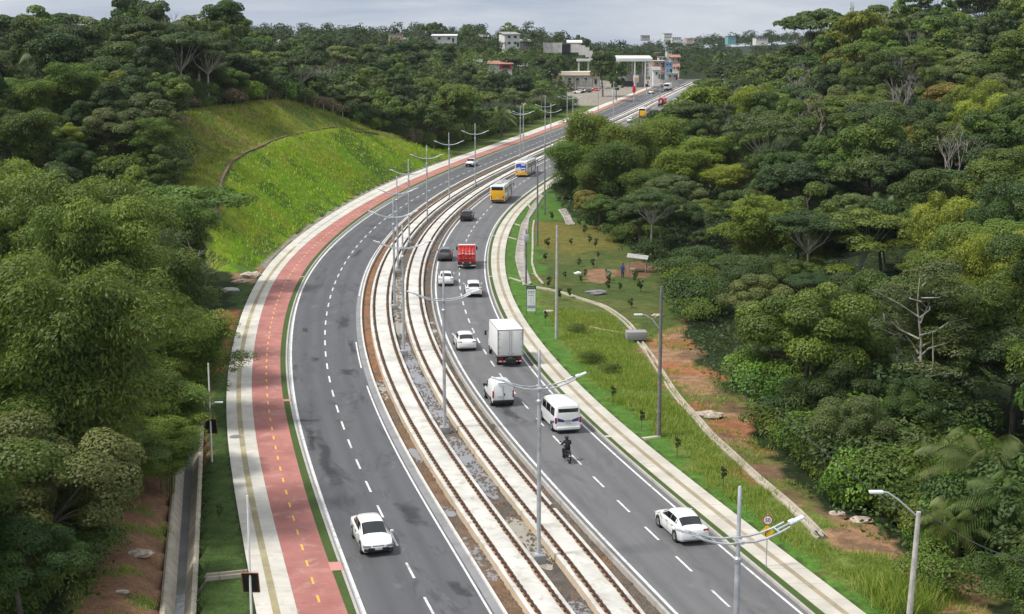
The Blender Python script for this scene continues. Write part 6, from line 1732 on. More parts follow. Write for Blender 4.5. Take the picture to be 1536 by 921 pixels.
x, y, a, z = place_from(703, 251, LF, 5.1, False); pickup('white pickup driving towards the camera on the far left carriageway', x, y, a, z)

# minivan with blue rear stripes
def van_body(t, prof, W, paint_):
    """prof: list of (y, z0, ztop, half width top factor)"""
    rings = []
    for (y_, z0, zt, wf) in prof:
        w_ = W * wf
        L_ = [(-w_ * .95, z0), (-w_, z0 + .12), (-w_, z0 + (zt - z0) * .48), (-w_ * .93, z0 + (zt - z0) * .82), (-w_ * .88, zt - .12), (-w_ * .76, zt - .03), (-w_ * .4, zt + .02), (0, zt + .03)]
        L_ = L_ + [(-a, b) for a, b in L_[-2::-1]]; rings.append([Vector((a, y_, b)) for a, b in L_])
    MB().loft(rings).build('body', M[paint_], t, ang=42)
    return rings
def minivan(label, x, y, rz, z):
    t = thing('minivan', label, 'minivan', (x, y, z), rz)
    rg = van_body(t, [(-2.62, .40, 1.85, .93), (-2.55, .30, 2.05, .97), (-2.2, .28, 2.14, 1), (.6, .28, 2.12, 1), (1.15, .28, 2.02, 1), (1.75, .28, 1.30, .99), (2.3, .30, 1.05, .95), (2.55, .4, .85, .84)], .98, 'car_white')
    MB().box((0, -2.57, 1.58), (1.50, .10, .58), (.10, 0, 0), bev=.05).build('rear_window', M['glass'], t)
    MB().prism([(-.74, 1.22, 2.0), (.74, 1.22, 2.0), (.84, 1.72, 1.42), (-.84, 1.72, 1.42)], (0, .03, .03)).build('windscreen', M['glass'], t)
    for s in (-1, 1):
        m_ = MB()
        for (y0, y1) in ((-2.3, -1.25), (-1.15, .05), (.15, 1.15)): m_.prism([(s * .975, y0, 1.25), (s * .975, y1, 1.25), (s * .915, y1 - .06, 1.82), (s * .915, y0 + .04, 1.82)], (s * .012, 0, 0))
        m_.build('side_window', M['glass'], t)
        MB().box((s * .90, -2.57, 1.0), (.16, .12, .42), bev=.03).build('tail_light', M['light_r'], t)
        MB().prism([(s * .28, -2.632, 1.02), (s * .80, -2.632, 1.20), (s * .80, -2.632, .92), (s * .30, -2.632, .86)], (0, .02, 0)).build('stripe', M['blue_d'], t)
        MB().prism([(s * .985, -2.3, .95), (s * .985, -1.1, .62), (s * .985, -1.7, .60), (s * .985, -2.35, .78)], (s * .012, 0, 0)).build('stripe', M['blue_d'], t)
        MB().prism([(s * .985, 1.9, .75), (s * .985, 2.3, .72), (s * .985, 2.25, .5), (s * .985, 1.95, .5)], (s * .012, 0, 0)).build('stripe', M['blue_d'], t)
        MB().box((s * 1.10, 1.45, 1.42), (.22, .14, .28), bev=.05).build('mirror', M['trim'], t)
        MB().box((s * .68, 2.42, .88), (.34, .22, .2), bev=.04).build('headlight', M['light_w'], t)
        for yy in (1.55, -1.6):
            MB().cyl((s * .88, yy, .35), .42, .22, 'x', 20).build('wheel_arch', M['trim'], t); wheel(t, s * .90, yy, .34)
    MB().box((0, -2.63, .42), (1.72, .18, .22), bev=.05).build('bumper', M['car_white'], t)
    MB().box((0, -2.66, .26), (1.66, .12, .12), bev=.02).build('bumper_trim', M['trim'], t)
    MB().box((0, -2.65, .80), (.42, .03, .14)).build('number_plate', M['plate'], t)
    MB().box((0, -2.655, .98), (.6, .03, .10), bev=.01).build('grip', M['alu'], t)
x, y, a, z = place_from(852, 651, LF2, 5.2); minivan('white minivan with dark blue rear stripes ahead of the motorcyclist', x, y, a, z)

def cargo_van(label, x, y, rz, z):
    t = thing('cargo_van', label, 'van', (x, y, z), rz)
    van_body(t, [(-2.02, .42, 1.68, .95), (-1.96, .32, 1.80, .98), (-1.6, .30, 1.86, 1), (.1, .30, 1.86, 1), (.45, .30, 1.74, .99), (1.05, .30, 1.14, .98), (1.6, .30, .98, .95), (1.95, .38, .80, .84)], .86, 'car_white')
    MB().prism([(-.62, .52, 1.70), (.62, .52, 1.70), (.72, 1.0, 1.26), (-.72, 1.0, 1.26)], (0, .03, .03)).build('windscreen', M['glass'], t)
    g_ = MB(); g_.box((0, -2.045, 1.02), (.014, .02, 1.25)); g_.box((0, -2.05, 1.86), (.9, .10, .05), bev=.02); g_.build('door_gap', M['trim'], t)
    MB().box((.09, -2.06, .98), (.08, .05, .22), bev=.02).build('handle', M['trim'], t)
    MB().box((-.22, -2.06, .82), (.42, .03, .13)).build('number_plate', M['plate'], t)
    for s in (-1, 1):
        MB().box((s * .79, -1.98, 1.0), (.12, .14, .56), bev=.03).build('tail_light', M['light_r'], t)
        MB().prism([(s * .856, .05, 1.12), (s * .856, .82, 1.12), (s * .80, .40, 1.62), (s * .80, .1, 1.62)], (s * .012, 0, 0)).build('side_window', M['glass'], t)
        MB().box((s * .865, -.35, .52), (.03, 2.6, .14)).build('side_strip', M['trim'], t)
        MB().box((s * .98, .75, 1.18), (.2, .12, .22), bev=.04).build('mirror', M['trim'], t)
        MB().box((s * .60, 1.86, .82), (.3, .2, .2), bev=.04).build('headlight', M['light_w'], t)
        for yy in (1.2, -1.3):
            MB().cyl((s * .77, yy, .32), .37, .2, 'x', 20).build('wheel_arch', M['trim'], t); wheel(t, s * .79, yy, .30)
    MB().box((0, -2.03, .42), (1.66, .16, .24), bev=.05).build('bumper', M['trim'], t)
x, y, a, z = place_from(755, 611, LF2, 4.1); cargo_van('small white panel van with closed rear doors', x, y, a, z)

def box_truck(label, x, y, rz, z):
    t = thing('box_truck', label, 'truck', (x, y, z), rz)
    W = 2.25
    cb = MB().box((0, -.9, 2.12), (W, 5.0, 2.34), bev=.03); cb.build('cargo_box', M['box_white'], t, ang=30)
    fr = MB()
    for s in (-1, 1):
        fr.box((s * (W / 2 - .03), -3.41, 2.12), (.09, .06, 2.36)); fr.box((s * (W / 2 - .02), -.9, 3.28), (.07, 5.02, .05)); fr.box((s * (W / 2 - .02), -.9, .97), (.08, 5.02, .08))
    fr.box((0, -3.41, 3.26), (W, .06, .09)); fr.box((0, -3.41, .98), (W, .06, .09)); fr.build('box_frame', M['alu'], t)
    for s in (-1, 1):
        d_ = MB().box((s * .52, -3.42, 2.12), (.98, .04, 2.16), bev=.01).build('rear_door', M['box_white'], t)
        h = MB()
        for zz in (1.3, 1.75, 2.5, 2.95): h.box((s * .98, -3.45, zz), (.14, .03, .06))
        h.tube([(s * .10, -3.46, 1.05), (s * .10, -3.46, 3.2)], .022, 6); h.box((s * .2, -3.46, 1.2), (.22, .03, .05)); h.build('hinges', M['alu'], d_)
    MB().box((0, -.6, .62), (.9, 6.2, .26)).build('chassis', M['chass'], t)
    MB().box((0, -3.38, .50), (2.1, .10, .14)).build('rear_bumper', M['car_red'], t)
    st = MB()
    for k in range(6): st.box((-.88 + k * .35, -3.436, .50), (.17, .016, .12))
    st.build('bumper_stripes', M['plate'], t)
    MB().box((0, -3.2, .74), (2.0, .08, .34)).build('underrun_board', M['chass'], t)
    for s in (-1, 1):
        MB().box((s * .78, -3.26, .74), (.34, .06, .14), bev=.02).build('tail_light', M['light_r'], t)
        sg = MB(); sg.box((s * 1.06, -.7, .78), (.03, 1.9, .06)); sg.box((s * 1.06, -.7, .55), (.03, 1.9, .06)); sg.build('side_guard', M['alu'], t)
        for yy in (-2.35,): wheel(t, s * .86, yy, .40, .42)
        wheel(t, s * .92, 2.35, .40, .24)
        MB().box((s * 1.30, 2.7, 1.85), (.18, .14, .42), bev=.04).build('mirror', M['trim'], t); MB().tube([(s * 1.0, 2.75, 2.0), (s * 1.3, 2.72, 2.05)], .02, 5).build('mirror_arm', M['trim'], t)
    MB().box((0, -3.3, .72), (.4, .03, .13)).build('number_plate', M['plate'], t)
    MB().loft([[Vector((a_, 1.72, b_)) for a_, b_ in ((-1, .5), (-1.03, 1.2), (-.98, 2.15), (-.8, 2.28), (.8, 2.28), (.98, 2.15), (1.03, 1.2), (1, .5))], [Vector((a_, 2.9, b_)) for a_, b_ in ((-1, .5), (-1.03, 1.2), (-.96, 2.05), (-.78, 2.18), (.78, 2.18), (.96, 2.05), (1.03, 1.2), (1, .5))], [Vector((a_, 3.3, b_)) for a_, b_ in ((-.96, .5), (-.98, 1.15), (-.9, 1.3), (-.7, 1.34), (.7, 1.34), (.9, 1.3), (.98, 1.15), (.96, .5))]]).build('cab', M['car_white'], t)
    MB().prism([(-.8, 2.95, 2.05), (.8, 2.95, 2.05), (.9, 3.26, 1.42), (-.9, 3.26, 1.42)], (0, .04, .02)).build('windscreen', M['glass'], t)
x, y, a, z = place_from(766, 551, LF2, 7.0); box_truck('tall white box truck seen from its closed rear doors', x, y, a, z)

def gas_truck(label, x, y, rz, z):
    t = thing('gas_truck', label, 'truck', (x, y, z), rz)
    MB().box((0, -.8, .62), (.9, 6.0, .26)).build('chassis', M['chass'], t)
    MB().box((0, -1.0, .98), (2.2, 4.4, .14)).build('load_bed', M['car_red'], t)
    MB().box((0, -3.22, .74), (2.2, .08, .34)).build('tail_board', M['chass'], t); MB().box((0, -3.26, .44), (2.24, .10, .12)).build('rear_bumper', M['plate'], t)
    bar = MB()
    for zz in (1.35, 1.75): bar.box((0, -3.2, zz), (2.2, .05, .07))
    for s in (-1, 1):
        for zz in (1.35, 1.75): bar.box((s * 1.1, -1.0, zz), (.05, 4.4, .07))
        for yy in (-3.2, -2.1, -1.0, .1, 1.2): bar.box((s * 1.1, yy, 1.42), (.06, .06, .85))
    bar.build('cage', M['car_red'], t)
    for s in (-1, 1):
        for q in (0, 1): MB().box((s * (.45 + .4 * q), -3.275, .76), (.24, .03, .12), bev=.01).build('tail_light', M['light_r'] if q else M['plate'], t)
        wheel(t, s * .84, -2.2, .42, .44); wheel(t, s * .92, 2.1, .42, .26)
        MB().box((s * 1.27, 2.5, 1.8), (.2, .14, .46), bev=.04).build('mirror', M['trim'], t)
    MB().box((0, 2.15, 1.45), (2.15, 1.7, 1.75), bev=.12).build('cab', M['car_red'], t)
    MB().box((0, 1.6, 2.36), (2.15, .5, .12), bev=.04).build('roof_deflector', M['box_white'], t)
    MB().box((0, 3.0, 1.75), (1.9, .06, .7), bev=.02).build('windscreen', M['glass'], t)
    n = 0
    cy = MB().tube([(0, 0, 0), (0, 0, .06), (0, 0, .12), (0, 0, .36), (0, 0, .44), (0, 0, .46), (0, 0, .54)], [.15, .18, .185, .185, .12, .09, .09], 12).mesh('gas_cylinder', M['gas_red'])
    lb = MB().tube([(0, 0, .2), (0, 0, .31)], [.19, .19], 12).mesh('cylinder_label', M['gas_lbl'])
    first = None
    for lv in range(2):
        for i in range(10):
            for j in range(5):
                if lv == 1 and random.random() < .18: continue
                bx = Vector((-.84 + j * .42, -3.0 + i * .44, 1.06 + lv * .56)); q = Matrix.Rotation(rz, 3, 'Z') @ bx
                o = thing('gas_cylinder', 'red gas cylinder stacked on the bed of the red gas truck', 'gas cylinder', (x + q.x, y + q.y, z + bx.z), rz + random.random(), 'gas cylinders on the red truck')
                obj('cylinder', cy, o); obj('paper_label', lb, o)
x, y, a, z = place_from(700, 404, LF2, 6.6); gas_truck('red truck carrying red gas cylinders', x, y, a, z)

def bus(label, x, y, rz, z, rear='yellow'):
    t = thing('bus', label, 'bus', (x, y, z), rz)
    L_, W, H = 11.0, 2.5, 3.15
    def ring(y_, w, z0, z1): 
        l = [(-w, z0), (-w, z1 - .35), (-w * .94, z1 - .08), (-w * .8, z1)]; l = l + [(-a, b) for a, b in l[::-1]]; return [Vector((a, y_, b)) for a, b in l]
    MB().loft([ring(-5.5, 1.18, .5, 3.0), (ring(-5.4, 1.24, .38, 3.12)), ring(-4.6, 1.25, .36, 3.15), ring(5.0, 1.25, .36, 3.15), ring(5.45, 1.2, .4, 3.05)]).build('body', M['car_white'], t, ang=30)
    if rear == 'yellow':
        MB().box((0, -5.49, 1.42), (2.36, .06, 1.98), bev=.02).build('rear_panel', M['bus_yel'], t)
        MB().box((0, -5.515, 2.60), (1.98, .05, .56), bev=.04).build('rear_window', M['glass'], t)
        yb = (-5.3, -4.2)
    else:
        MB().box((0, -5.49, .82), (2.36, .06, .70), bev=.02).build('rear_panel', M['bus_yel'], t)
        w_ = MB().box((0, -5.50, 2.05), (2.2, .06, 1.55), bev=.03).build('rear_advert', M['box_white'], t)
        MB().prism([(-1.08, -5.545, 2.55), (-.2, -5.545, 2.75), (1.06, -5.545, 2.7), (1.0, -5.545, 1.5), (.1, -5.545, 1.35), (-.2, -5.545, 2.0), (-1.05, -5.545, 1.8)], (0, .02, 0)).build('advert_print', M['bus_blue'], w_)
        for zz in (2.45, 1.72): MB().box((.45, -5.556, zz), (.85, .015, .22)).build('advert_lettering', M['box_white'], w_)
        yb = (-5.3, -3.4)
    for s in (-1, 1):
        MB().box((s * 1.245, (yb[0] + yb[1]) / 2, 1.75), (.03, yb[1] - yb[0], 2.5)).build('side_panel', M['bus_yel'], t)
        m_ = MB()
        for k in range(7): m_.box((s * 1.256, -4.1 + k * 1.32 if rear == 'yellow' else -3.9 + k * 1.3, 2.18), (.03, 1.15, .85), bev=.01)
        m_.build('side_window', M['glass'], t)
        MB().box((s * 1.256, .4, .62), (.02, 8.4, .26)).build('skirt_stripe', M['bus_yel'] if rear == 'yellow' else M['alu'], t)
        if s > 0:
            for yy in (4.4, -.6): MB().box((1.262, yy, 1.45), (.03, 1.1, 2.0)).build('door', M['glass_b'], t)
        MB().box((s * 1.02, -5.53, 1.15), (.16, .05, .42), bev=.02).build('tail_light', M['light_r'], t)
        MB().box((s * 1.48, 5.3, 2.4), (.16, .14, .44), bev=.04).build('mirror', M['trim'], t)
        for yy in (-3.2, 3.0): wheel(t, s * 1.1, yy, .48, .30)
    MB().box((0, -5.53, .55), (2.3, .10, .2), bev=.03).build('bumper', M['trim'] if rear == 'yellow' else M['bus_yel'], t)
    for yy in (-2.6, 2.2): MB().box((0, yy, 3.18), (.8, .8, .09), bev=.02).build('roof_hatch', M['roof_grey'], t)
    MB().box((.3, -.4, 3.17), (.35, .5, .08)).build('roof_vent', M['trim'], t)
    MB().box((0, 5.48, 2.1), (2.2, .05, 1.5), bev=.02).build('windscreen', M['glass'], t)
    MB().box((0, -5.55, .95), (.5, .03, .16)).build('number_plate', M['plate'], t)
x, y, a, z = place_from(746, 306, LF2, 11.0); bus('bus with plain yellow rear, nearest of the buses', x, y, a, z)
x, y, a, z = place_from(781.5, 266, LF2, 11.0); bus('bus with blue and white rear poster ahead of the plain yellow one', x, y, a, z, 'ad')
x, y, a, z = place_from(955, 177, LF2, 11.0); x = float(LF2(y)) - 1.2; bus('distant yellow-backed bus beside the bamboo tops', x, y, a, z)

def far_truck(label, x, y, rz, z, col):
    t = thing('truck', label, 'truck', (x, y, z), rz)
    MB().box((0, 0, .7), (1.0, 7.4, .3)).build('chassis', M['chass'], t)
    if col == 'car_red':
        MB().tube([(0, -3.4, 2.0), (0, -3.2, 2.0), (0, -.6, 2.15), (0, 1.0, 2.0)], [.55, 1.05, 1.25, .7], 14).build('mixer_drum', M['car_red'], t)
        MB().tube([(-.9, -3.6, 1.9), (0, -3.75, 2.8), (.9, -3.6, 1.9)], .14, 6).build('hopper_frame', M['chass'], t); MB().prism([(-.4, -3.6, 2.5), (.4, -3.6, 2.5), (.2, -4.2, 1.2), (-.2, -4.2, 1.2)], (0, .1, 0)).build('chute', M['rim'], t)
    else: MB().box((0, -.9, 1.9), (2.3, 5.0, 2.0), bev=.04).build('cargo_box', M[col], t)
    MB().box((0, 2.7, 1.7), (2.3, 1.8, 2.2), bev=.12).build('cab', M[col], t); MB().box((0, 3.6, 2.1), (2.0, .06, .8)).build('windscreen', M['glass'], t)
    for s in (-1, 1):
        for yy in (-2.4, -1.3, 2.5): wheel(t, s * .95, yy, .5, .35)
        MB().box((s * .9, -3.72, .85), (.3, .06, .18)).build('tail_light', M['light_r'], t)
x, y, a, z = place_from(968, 160, LF2, 7.5); x = float(LF2(y)) - 1.4; far_truck('dark red concrete mixer ahead of the distant bus', x, y, a, z, 'car_red')
x, y, a, z = place_from(994, 136, LF, 7.5, False); x = float(LF(y)) + 1.5; far_truck('small white truck coming over the far rise', x, y, a, z, 'box_white')
x_, y_ = road_at(860, 209); t = thing('cabinet', 'dark box cabinet between the tracks near the bamboo', 'cabinet', (float(Mix(LM1, LM2)(y_)), y_, float(roadz(y_)) - .2), 0)
MB().box((0, 0, .7), (1.6, 2.2, 1.4), bev=.06).build('cabinet_body', M['car_black'], t); MB().box((0, -1.1, .75), (1.2, .04, 1.0)).build('door', M['car_grey'], t)

# ------------------------------------------------------------------ people and the motorcycle
def skin_body(name, joints, edges, radii, mat, parent, root=0):
    me = bpy.data.meshes.new(name); me.from_pydata(joints, edges, []); o = bpy.data.objects.new(name, me); link(o)
    sk = o.modifiers.new('s', 'SKIN'); o.modifiers.new('sub', 'SUBSURF').levels = 1
    for v, r_ in zip(me.skin_vertices[0].data, radii):
        v.radius = (r_[0], r_[1]) if hasattr(r_, '__len__') else (r_, r_); v.use_root = False
    me.skin_vertices[0].data[root].use_root = True
    dg = bpy.context.evaluated_depsgraph_get(); m2 = bpy.data.meshes.new_from_object(o.evaluated_get(dg)); bpy.data.objects.remove(o)
    m2.materials.clear(); m2.materials.append(mat); m2.polygons.foreach_set('use_smooth', np.ones(len(m2.polygons), bool)); m2.name = name
    return obj(name, m2, parent)
M['skin'] = plain('skin', (0.23, 0.12, 0.075), .6); M['cloth_blk'] = plain('black_clothes', (0.014, 0.014, 0.016), .85, 0, .3, 6); M['cloth_blue'] = plain('blue_clothes', (0.03, 0.05, 0.22), .85, 0, .2, 6); M['cloth_grn'] = plain('green_clothes', (0.01, 0.17, 0.085), .85, 0, .2, 6); M['denim'] = plain('dark_trousers', (0.03, 0.035, 0.05), .85)
M['bone'] = plain('boots', (0.5, .48, .45), .8)
def hand(parent, p, d, side, name='hand'):
    d = Vector(d).normalized(); up = Vector((0, 0, 1)); l = d.cross(up).normalized() if abs(d.z) < .95 else Vector((1, 0, 0)); P = Vector(p)
    J = [P, P + d * .05, P + d * .09]; E = [(0, 1), (1, 2)]; Rr = [.03, .036, .034]
    for k, (o_, ln) in enumerate(((-.030, .075), (-.010, .085), (.011, .08), (.031, .062))):
        b = len(J); q = P + d * .09 + l * o_; J += [q, q + d * ln * .5 - Vector((0, 0, .012)), q + d * ln - Vector((0, 0, .035))]; E += [(2, b), (b, b + 1), (b + 1, b + 2)]; Rr += [.0095, .009, .008]
    b = len(J); q = P + d * .03 + l * side * .035; J += [q, q + d * .04 + l * side * .03]; E += [(0, b), (b, b + 1)]; Rr += [.012, .010]
    return skin_body(name, J, E, Rr, M['skin'], parent)
def head_part(parent, c, yaw=0, hair=True, helmet=False):
    m_ = MB().sphere(c, .115, 14, 10, (.86, 1.0, 1.18)); f = Vector(c)
    m_.sphere(f + Vector((0, .115, -.01)), .018, 8, 6, (.8, 1, 1.3)); m_.sphere(f + Vector((-.1, 0, -.01)), .025, 8, 6, (.4, .8, 1.2)); m_.sphere(f + Vector((.1, 0, -.01)), .025, 8, 6, (.4, .8, 1.2))
    h = m_.build('head', M['skin'], parent, ang=80)
    e = MB()
    for s in (-1, 1): e.sphere(f + Vector((s * .035, .102, .02)), .013, 8, 6)
    e.box(f + Vector((0, .105, -.06)), (.045, .012, .012)); e.build('face', M['cloth_blk'], h)
    if hair: MB().sphere(f + Vector((0, -.02, .035)), .122, 14, 10, (.9, .98, 1.08)).build('hair', M['cloth_blk'], h, ang=80)
    return h
def person(label, px, py, yaw, mat, legs, pose='stand'):
    p = at(px, py); t = thing('person', label, 'person', (p.x, p.y, p.z), yaw)
    if pose == 'stand':
        J = [(0, 0, .92), (0, .01, 1.15), (0, .01, 1.38), (0, .02, 1.50), (-.17, 0, 1.38), (-.23, .02, 1.12), (-.22, .12, .90), (.17, 0, 1.38), (.23, .02, 1.12), (.22, .10, .90), (-.09, 0, .86), (-.10, .02, .48), (-.11, -.02, .08), (-.11, .14, .05), (.09, 0, .86), (.10, .03, .48), (.12, 0, .08), (.12, .16, .05)]
        hp = (0, .03, 1.62)
    else:
        J = [(0, -.28, .86), (0, -.10, 1.02), (0, .18, 1.10), (0, .30, 1.08), (-.17, .18, 1.06), (-.22, .24, .80), (-.18, .32, .58), (.17, .18, 1.06), (.22, .25, .80), (.18, .34, .58), (-.09, -.26, .80), (-.11, -.10, .46), (-.12, -.16, .08), (-.12, 0, .05), (.09, -.26, .80), (.12, -.08, .46), (.13, -.14, .08), (.13, .02, .05)]
        hp = (0, .42, 1.08)
    E = [(0, 1), (1, 2), (2, 3), (2, 4), (4, 5), (5, 6), (2, 7), (7, 8), (8, 9), (0, 10), (10, 11), (11, 12), (12, 13), (0, 14), (14, 15), (15, 16), (16, 17)]
    Rr = [(.15, .11), (.14, .10), (.16, .10), .055, .075, .05, .038, .075, .05, .038, .09, .062, .045, .04, .09, .062, .045, .04]
    skin_body('body', J, E, Rr, M[mat], t)
    head_part(t, hp); hand(t, J[6], Vector(J[6]) - Vector(J[5]), 1); hand(t, J[9], Vector(J[9]) - Vector(J[8]), -1)
    if legs:
        for s, k in ((-1, 10), (1, 14)): MB().tube([Vector(J[k]) + Vector((0, 0, .03)), J[k + 1], J[k + 2]], [.105, .078, .062], 10).build('trousers', M[legs], t, ang=80)
person('person in blue shirt and dark trousers standing in the sapling field', 934, 417, 2.6, 'cloth_blue', 'denim')
person('person in green work clothes bending over a soil heap in the field', 913, 420, .9, 'cloth_grn', None, 'bend')

def motorcycle(x, y, rz, z):
    t = thing('motorcycle', 'black motorcycle ridden along the lane line behind the minivan', 'motorcycle', (x, y, z), rz)
    for yy, nm in ((-.66, 'rear_wheel'), (.66, 'front_wheel')):
        w_ = MB(); n = 24
        rings = [[Vector((math.cos(b) * .055, yy + math.cos(a) * (.27 + math.sin(b) * .045), .30 + math.sin(a) * (.27 + math.sin(b) * .045))) for b in np.linspace(0, 2 * math.pi, 8, endpoint=False)] for a in np.linspace(0, 2 * math.pi, n + 1)]
        w_.loft(rings, True, False); o = w_.build('wheel', M['tyre'], t)
        r_ = MB().cyl((0, yy, .30), .06, .12, 'x', 12)
        for k in range(6): a = k * math.pi / 3; r_.tube([(0, yy, .3), (0, yy + math.cos(a) * .24, .3 + math.sin(a) * .24)], .012, 5)
        r_.build('rim', M['rim'], o)
    f = MB(); f.tube([(0, .64, .32), (0, .46, .80), (0, .40, .98)], .04, 8); f.tube([(0, .42, .82), (0, .0, .55), (0, -.35, .50), (0, -.66, .32)], .045, 8); f.box((0, .02, .42), (.28, .40, .30), bev=.05); f.build('frame', M['chass'], t)
    MB().box((0, .18, .80), (.26, .48, .20), bev=.07).build('tank', M['car_black'], t); MB().box((0, -.36, .80), (.26, .72, .10), (.05, 0, 0), bev=.04).build('seat', M['trim'], t)
    MB().box((0, -.78, .72), (.16, .34, .05), (.5, 0, 0), bev=.02).build('fender', M['trim'], t); MB().box((0, -.80, .80), (.16, .05, .07), bev=.02).build('tail_light', M['light_r'], t); MB().box((0, -.90, .62), (.18, .02, .15), (-.25, 0, 0)).build('number_plate', M['plate'], t)
    MB().tube([(-.36, .34, 1.04), (-.16, .42, 1.0), (0, .42, .98), (.16, .42, 1.0), (.36, .34, 1.04)], .018, 6).build('handlebar', M['trim'], t)
    MB().sphere((0, .56, .90), .10, 12, 8).build('headlight', M['light_w'], t); MB().tube([(.14, .1, .32), (.16, -.5, .36), (.16, -.85, .42)], [.03, .05, .05], 8).build('exhaust', M['rim'], t)
    for s in (-1, 1): MB().tube([(s * .3, .36, 1.05), (s * .34, .38, 1.22)], .01, 5).sphere((s * .36, .38, 1.26), .06, 10, 6, (1.2, .4, .8)).build('mirror', M['trim'], t)
    p = thing('person', 'motorcyclist in black clothes and black helmet on the motorcycle', 'person', (x, y, z), rz)
    J = [(0, -.26, .92), (0, -.20, 1.16), (0, -.08, 1.38), (0, -.02, 1.48), (-.19, -.06, 1.38), (-.31, .10, 1.16), (-.32, .30, 1.07), (.19, -.06, 1.38), (.31, .10, 1.16), (.32, .30, 1.07), (-.11, -.22, .88), (-.24, .18, .80), (-.22, -.02, .36), (-.22, .14, .30), (.11, -.22, .88), (.24, .18, .80), (.22, -.02, .36), (.22, .14, .30)]
    E = [(0, 1), (1, 2), (2, 3), (2, 4), (4, 5), (5, 6), (2, 7), (7, 8), (8, 9), (0, 10), (10, 11), (11, 12), (12, 13), (0, 14), (14, 15), (15, 16), (16, 17)]
    Rr = [(.17, .13), (.17, .12), (.19, .12), .06, .085, .06, .045, .085, .06, .045, .10, .075, .055, .045, .10, .075, .055, .045]
    skin_body('body', J, E, Rr, M['cloth_blk'], p)
    h = head_part(p, (0, .03, 1.60), hair=False); hm = MB().sphere((0, .02, 1.62), .15, 18, 12, (.92, 1.08, 1.05)); hm.build('helmet', M['car_black'], h, ang=80); MB().box((0, .165, 1.62), (.2, .03, .09), bev=.01).build('visor', M['glass'], h)
    hand(p, J[6], (0, 1, -.2), 1); hand(p, J[9], (0, 1, -.2), -1)
    for s in (-1, 1): MB().box((s * .22, .10, .27), (.09, .26, .09), bev=.03).build('shoe', M['cloth_blk'], p)
x, y, a, z = place_from(856, 698, LF2, 2.0); motorcycle(x, y, a, z)
# ------------------------------------------------------------------ far buildings
M['w_white'] = plain('wall_white', (0.62, 0.61, 0.58), .9, 0, .10, .4); M['w_pink'] = plain('wall_pink', (0.48, 0.33, 0.27), .9, 0, .15, .5); M['w_red'] = plain('wall_red', (0.42, 0.075, 0.07), .9, 0, .12, .5); M['w_blue'] = plain('wall_blue', (0.17, 0.34, 0.55), .9, 0, .12, .5)
M['w_brick'] = plain('wall_brick', (0.33, 0.17, 0.115), .9, 0, .2, .8); M['w_grey'] = plain('wall_grey', (0.36, 0.35, 0.34), .9, 0, .2, .5); M['w_turq'] = plain('wall_turquoise', (0.16, 0.36, 0.38), .9, 0, .1, .5); M['w_dark'] = plain('dark_opening', (0.02, 0.02, 0.022), .6)
M['r_grey'] = plain('roof_fibre', (0.27, 0.26, 0.25), .9, 0, .2, .6); M['r_white'] = plain('roof_white', (0.62, 0.62, 0.61), .6, 0, .05, .4); M['r_tile'] = plain('roof_tile', (0.30, 0.15, 0.105), .9, 0, .25, .8); M['or'] = plain('canopy_orange', (0.75, 0.36, 0.10), .5, 0, .1, .4); M['canopy'] = plain('canopy_cream', (0.80, 0.72, 0.58), .5, 0, .05, .4)

def ppm(Y): return F / (Y * 1.0)
def building(name, label, px0, px1, py_top, py_bot, Y, wall, roof='flat', roofmat='r_grey', depth=8, wins=0, rows=1, rz=0.0, cat='house', roof_h=1.2, door=True):
    a = at_depth(px0, py_bot, Y); b = at_depth(px1, py_top, Y); w = b.x - a.x; h = b.z - a.z
    t = thing(name, label, cat, ((a.x + b.x) / 2, Y + depth / 2, a.z), rz)
    hb = h - (roof_h if roof != 'flat' else .15)
    MB().box((0, 0, hb / 2 - 1.5), (w, depth, hb + 3)).build('wall', M[wall], t)
    if roof == 'flat': MB().box((0, 0, hb + .08), (w + .5, depth + .5, .22)).build('roof', M[roofmat], t)
    elif roof == 'gable':
        m_ = MB(); hw = w / 2 + .5; hd = depth / 2 + .5
        m_.prism([(-hw, -hd, hb), (-hw, 0, hb + roof_h), (-hw, hd, hb)], (2 * hw, 0, 0)); m_.build('roof', M[roofmat], t)
    else:
        m_ = MB(); hw = w / 2 + .6; m_.prism([(-hw, -depth / 2 - .6, hb), (-hw, -depth / 2 - .6, hb + .15), (-hw, depth / 2, hb + roof_h + .15), (-hw, depth / 2, hb + roof_h)], (2 * hw, 0, 0)); m_.build('roof', M[roofmat], t)
    for r_ in range(rows):
        for k in range(wins):
            xx = -w / 2 + w * (k + .75) / (wins + .5); zz = hb * (r_ + .6) / rows
            f = MB().box((xx, -depth / 2 - .02, zz), (min(1.5, w / (wins + 1) * .7), .10, min(1.3, hb / rows * .45))).build('window', M['w_white' if wall != 'w_white' else 'w_grey'], t)
            MB().box((xx, -depth / 2 - .08, zz), (min(1.2, w / (wins + 1) * .55), .04, min(1.0, hb / rows * .36))).build('pane', M['w_dark'], f)
    if door: MB().box((w * .38, -depth / 2 - .03, 1.0), (min(1.0, w * .15), .08, 2.0)).build('door', M['w_dark'], t)
    return t
building('house', 'small pink house with dark openings at the left end of the town hill', 583, 603, 51, 66, 760, 'w_pink', 'flat', 'r_grey', 8, 3, 1)
building('house', 'low cream house beside the pink house', 606, 620, 57, 66, 765, 'canopy', 'shed', 'r_grey', 7, 1, 1)
building('warehouse', 'long plain white building on top of the town hill', 648, 684, 51.5, 63, 770, 'w_white', 'shed', 'r_white', 12, 2, 1, cat='building', roof_h=.8)
building('house', 'white two-storey house with narrow windows on the hilltop', 752, 776, 48, 70, 720, 'w_white', 'shed', 'r_grey', 8, 2, 2, rz=.35)
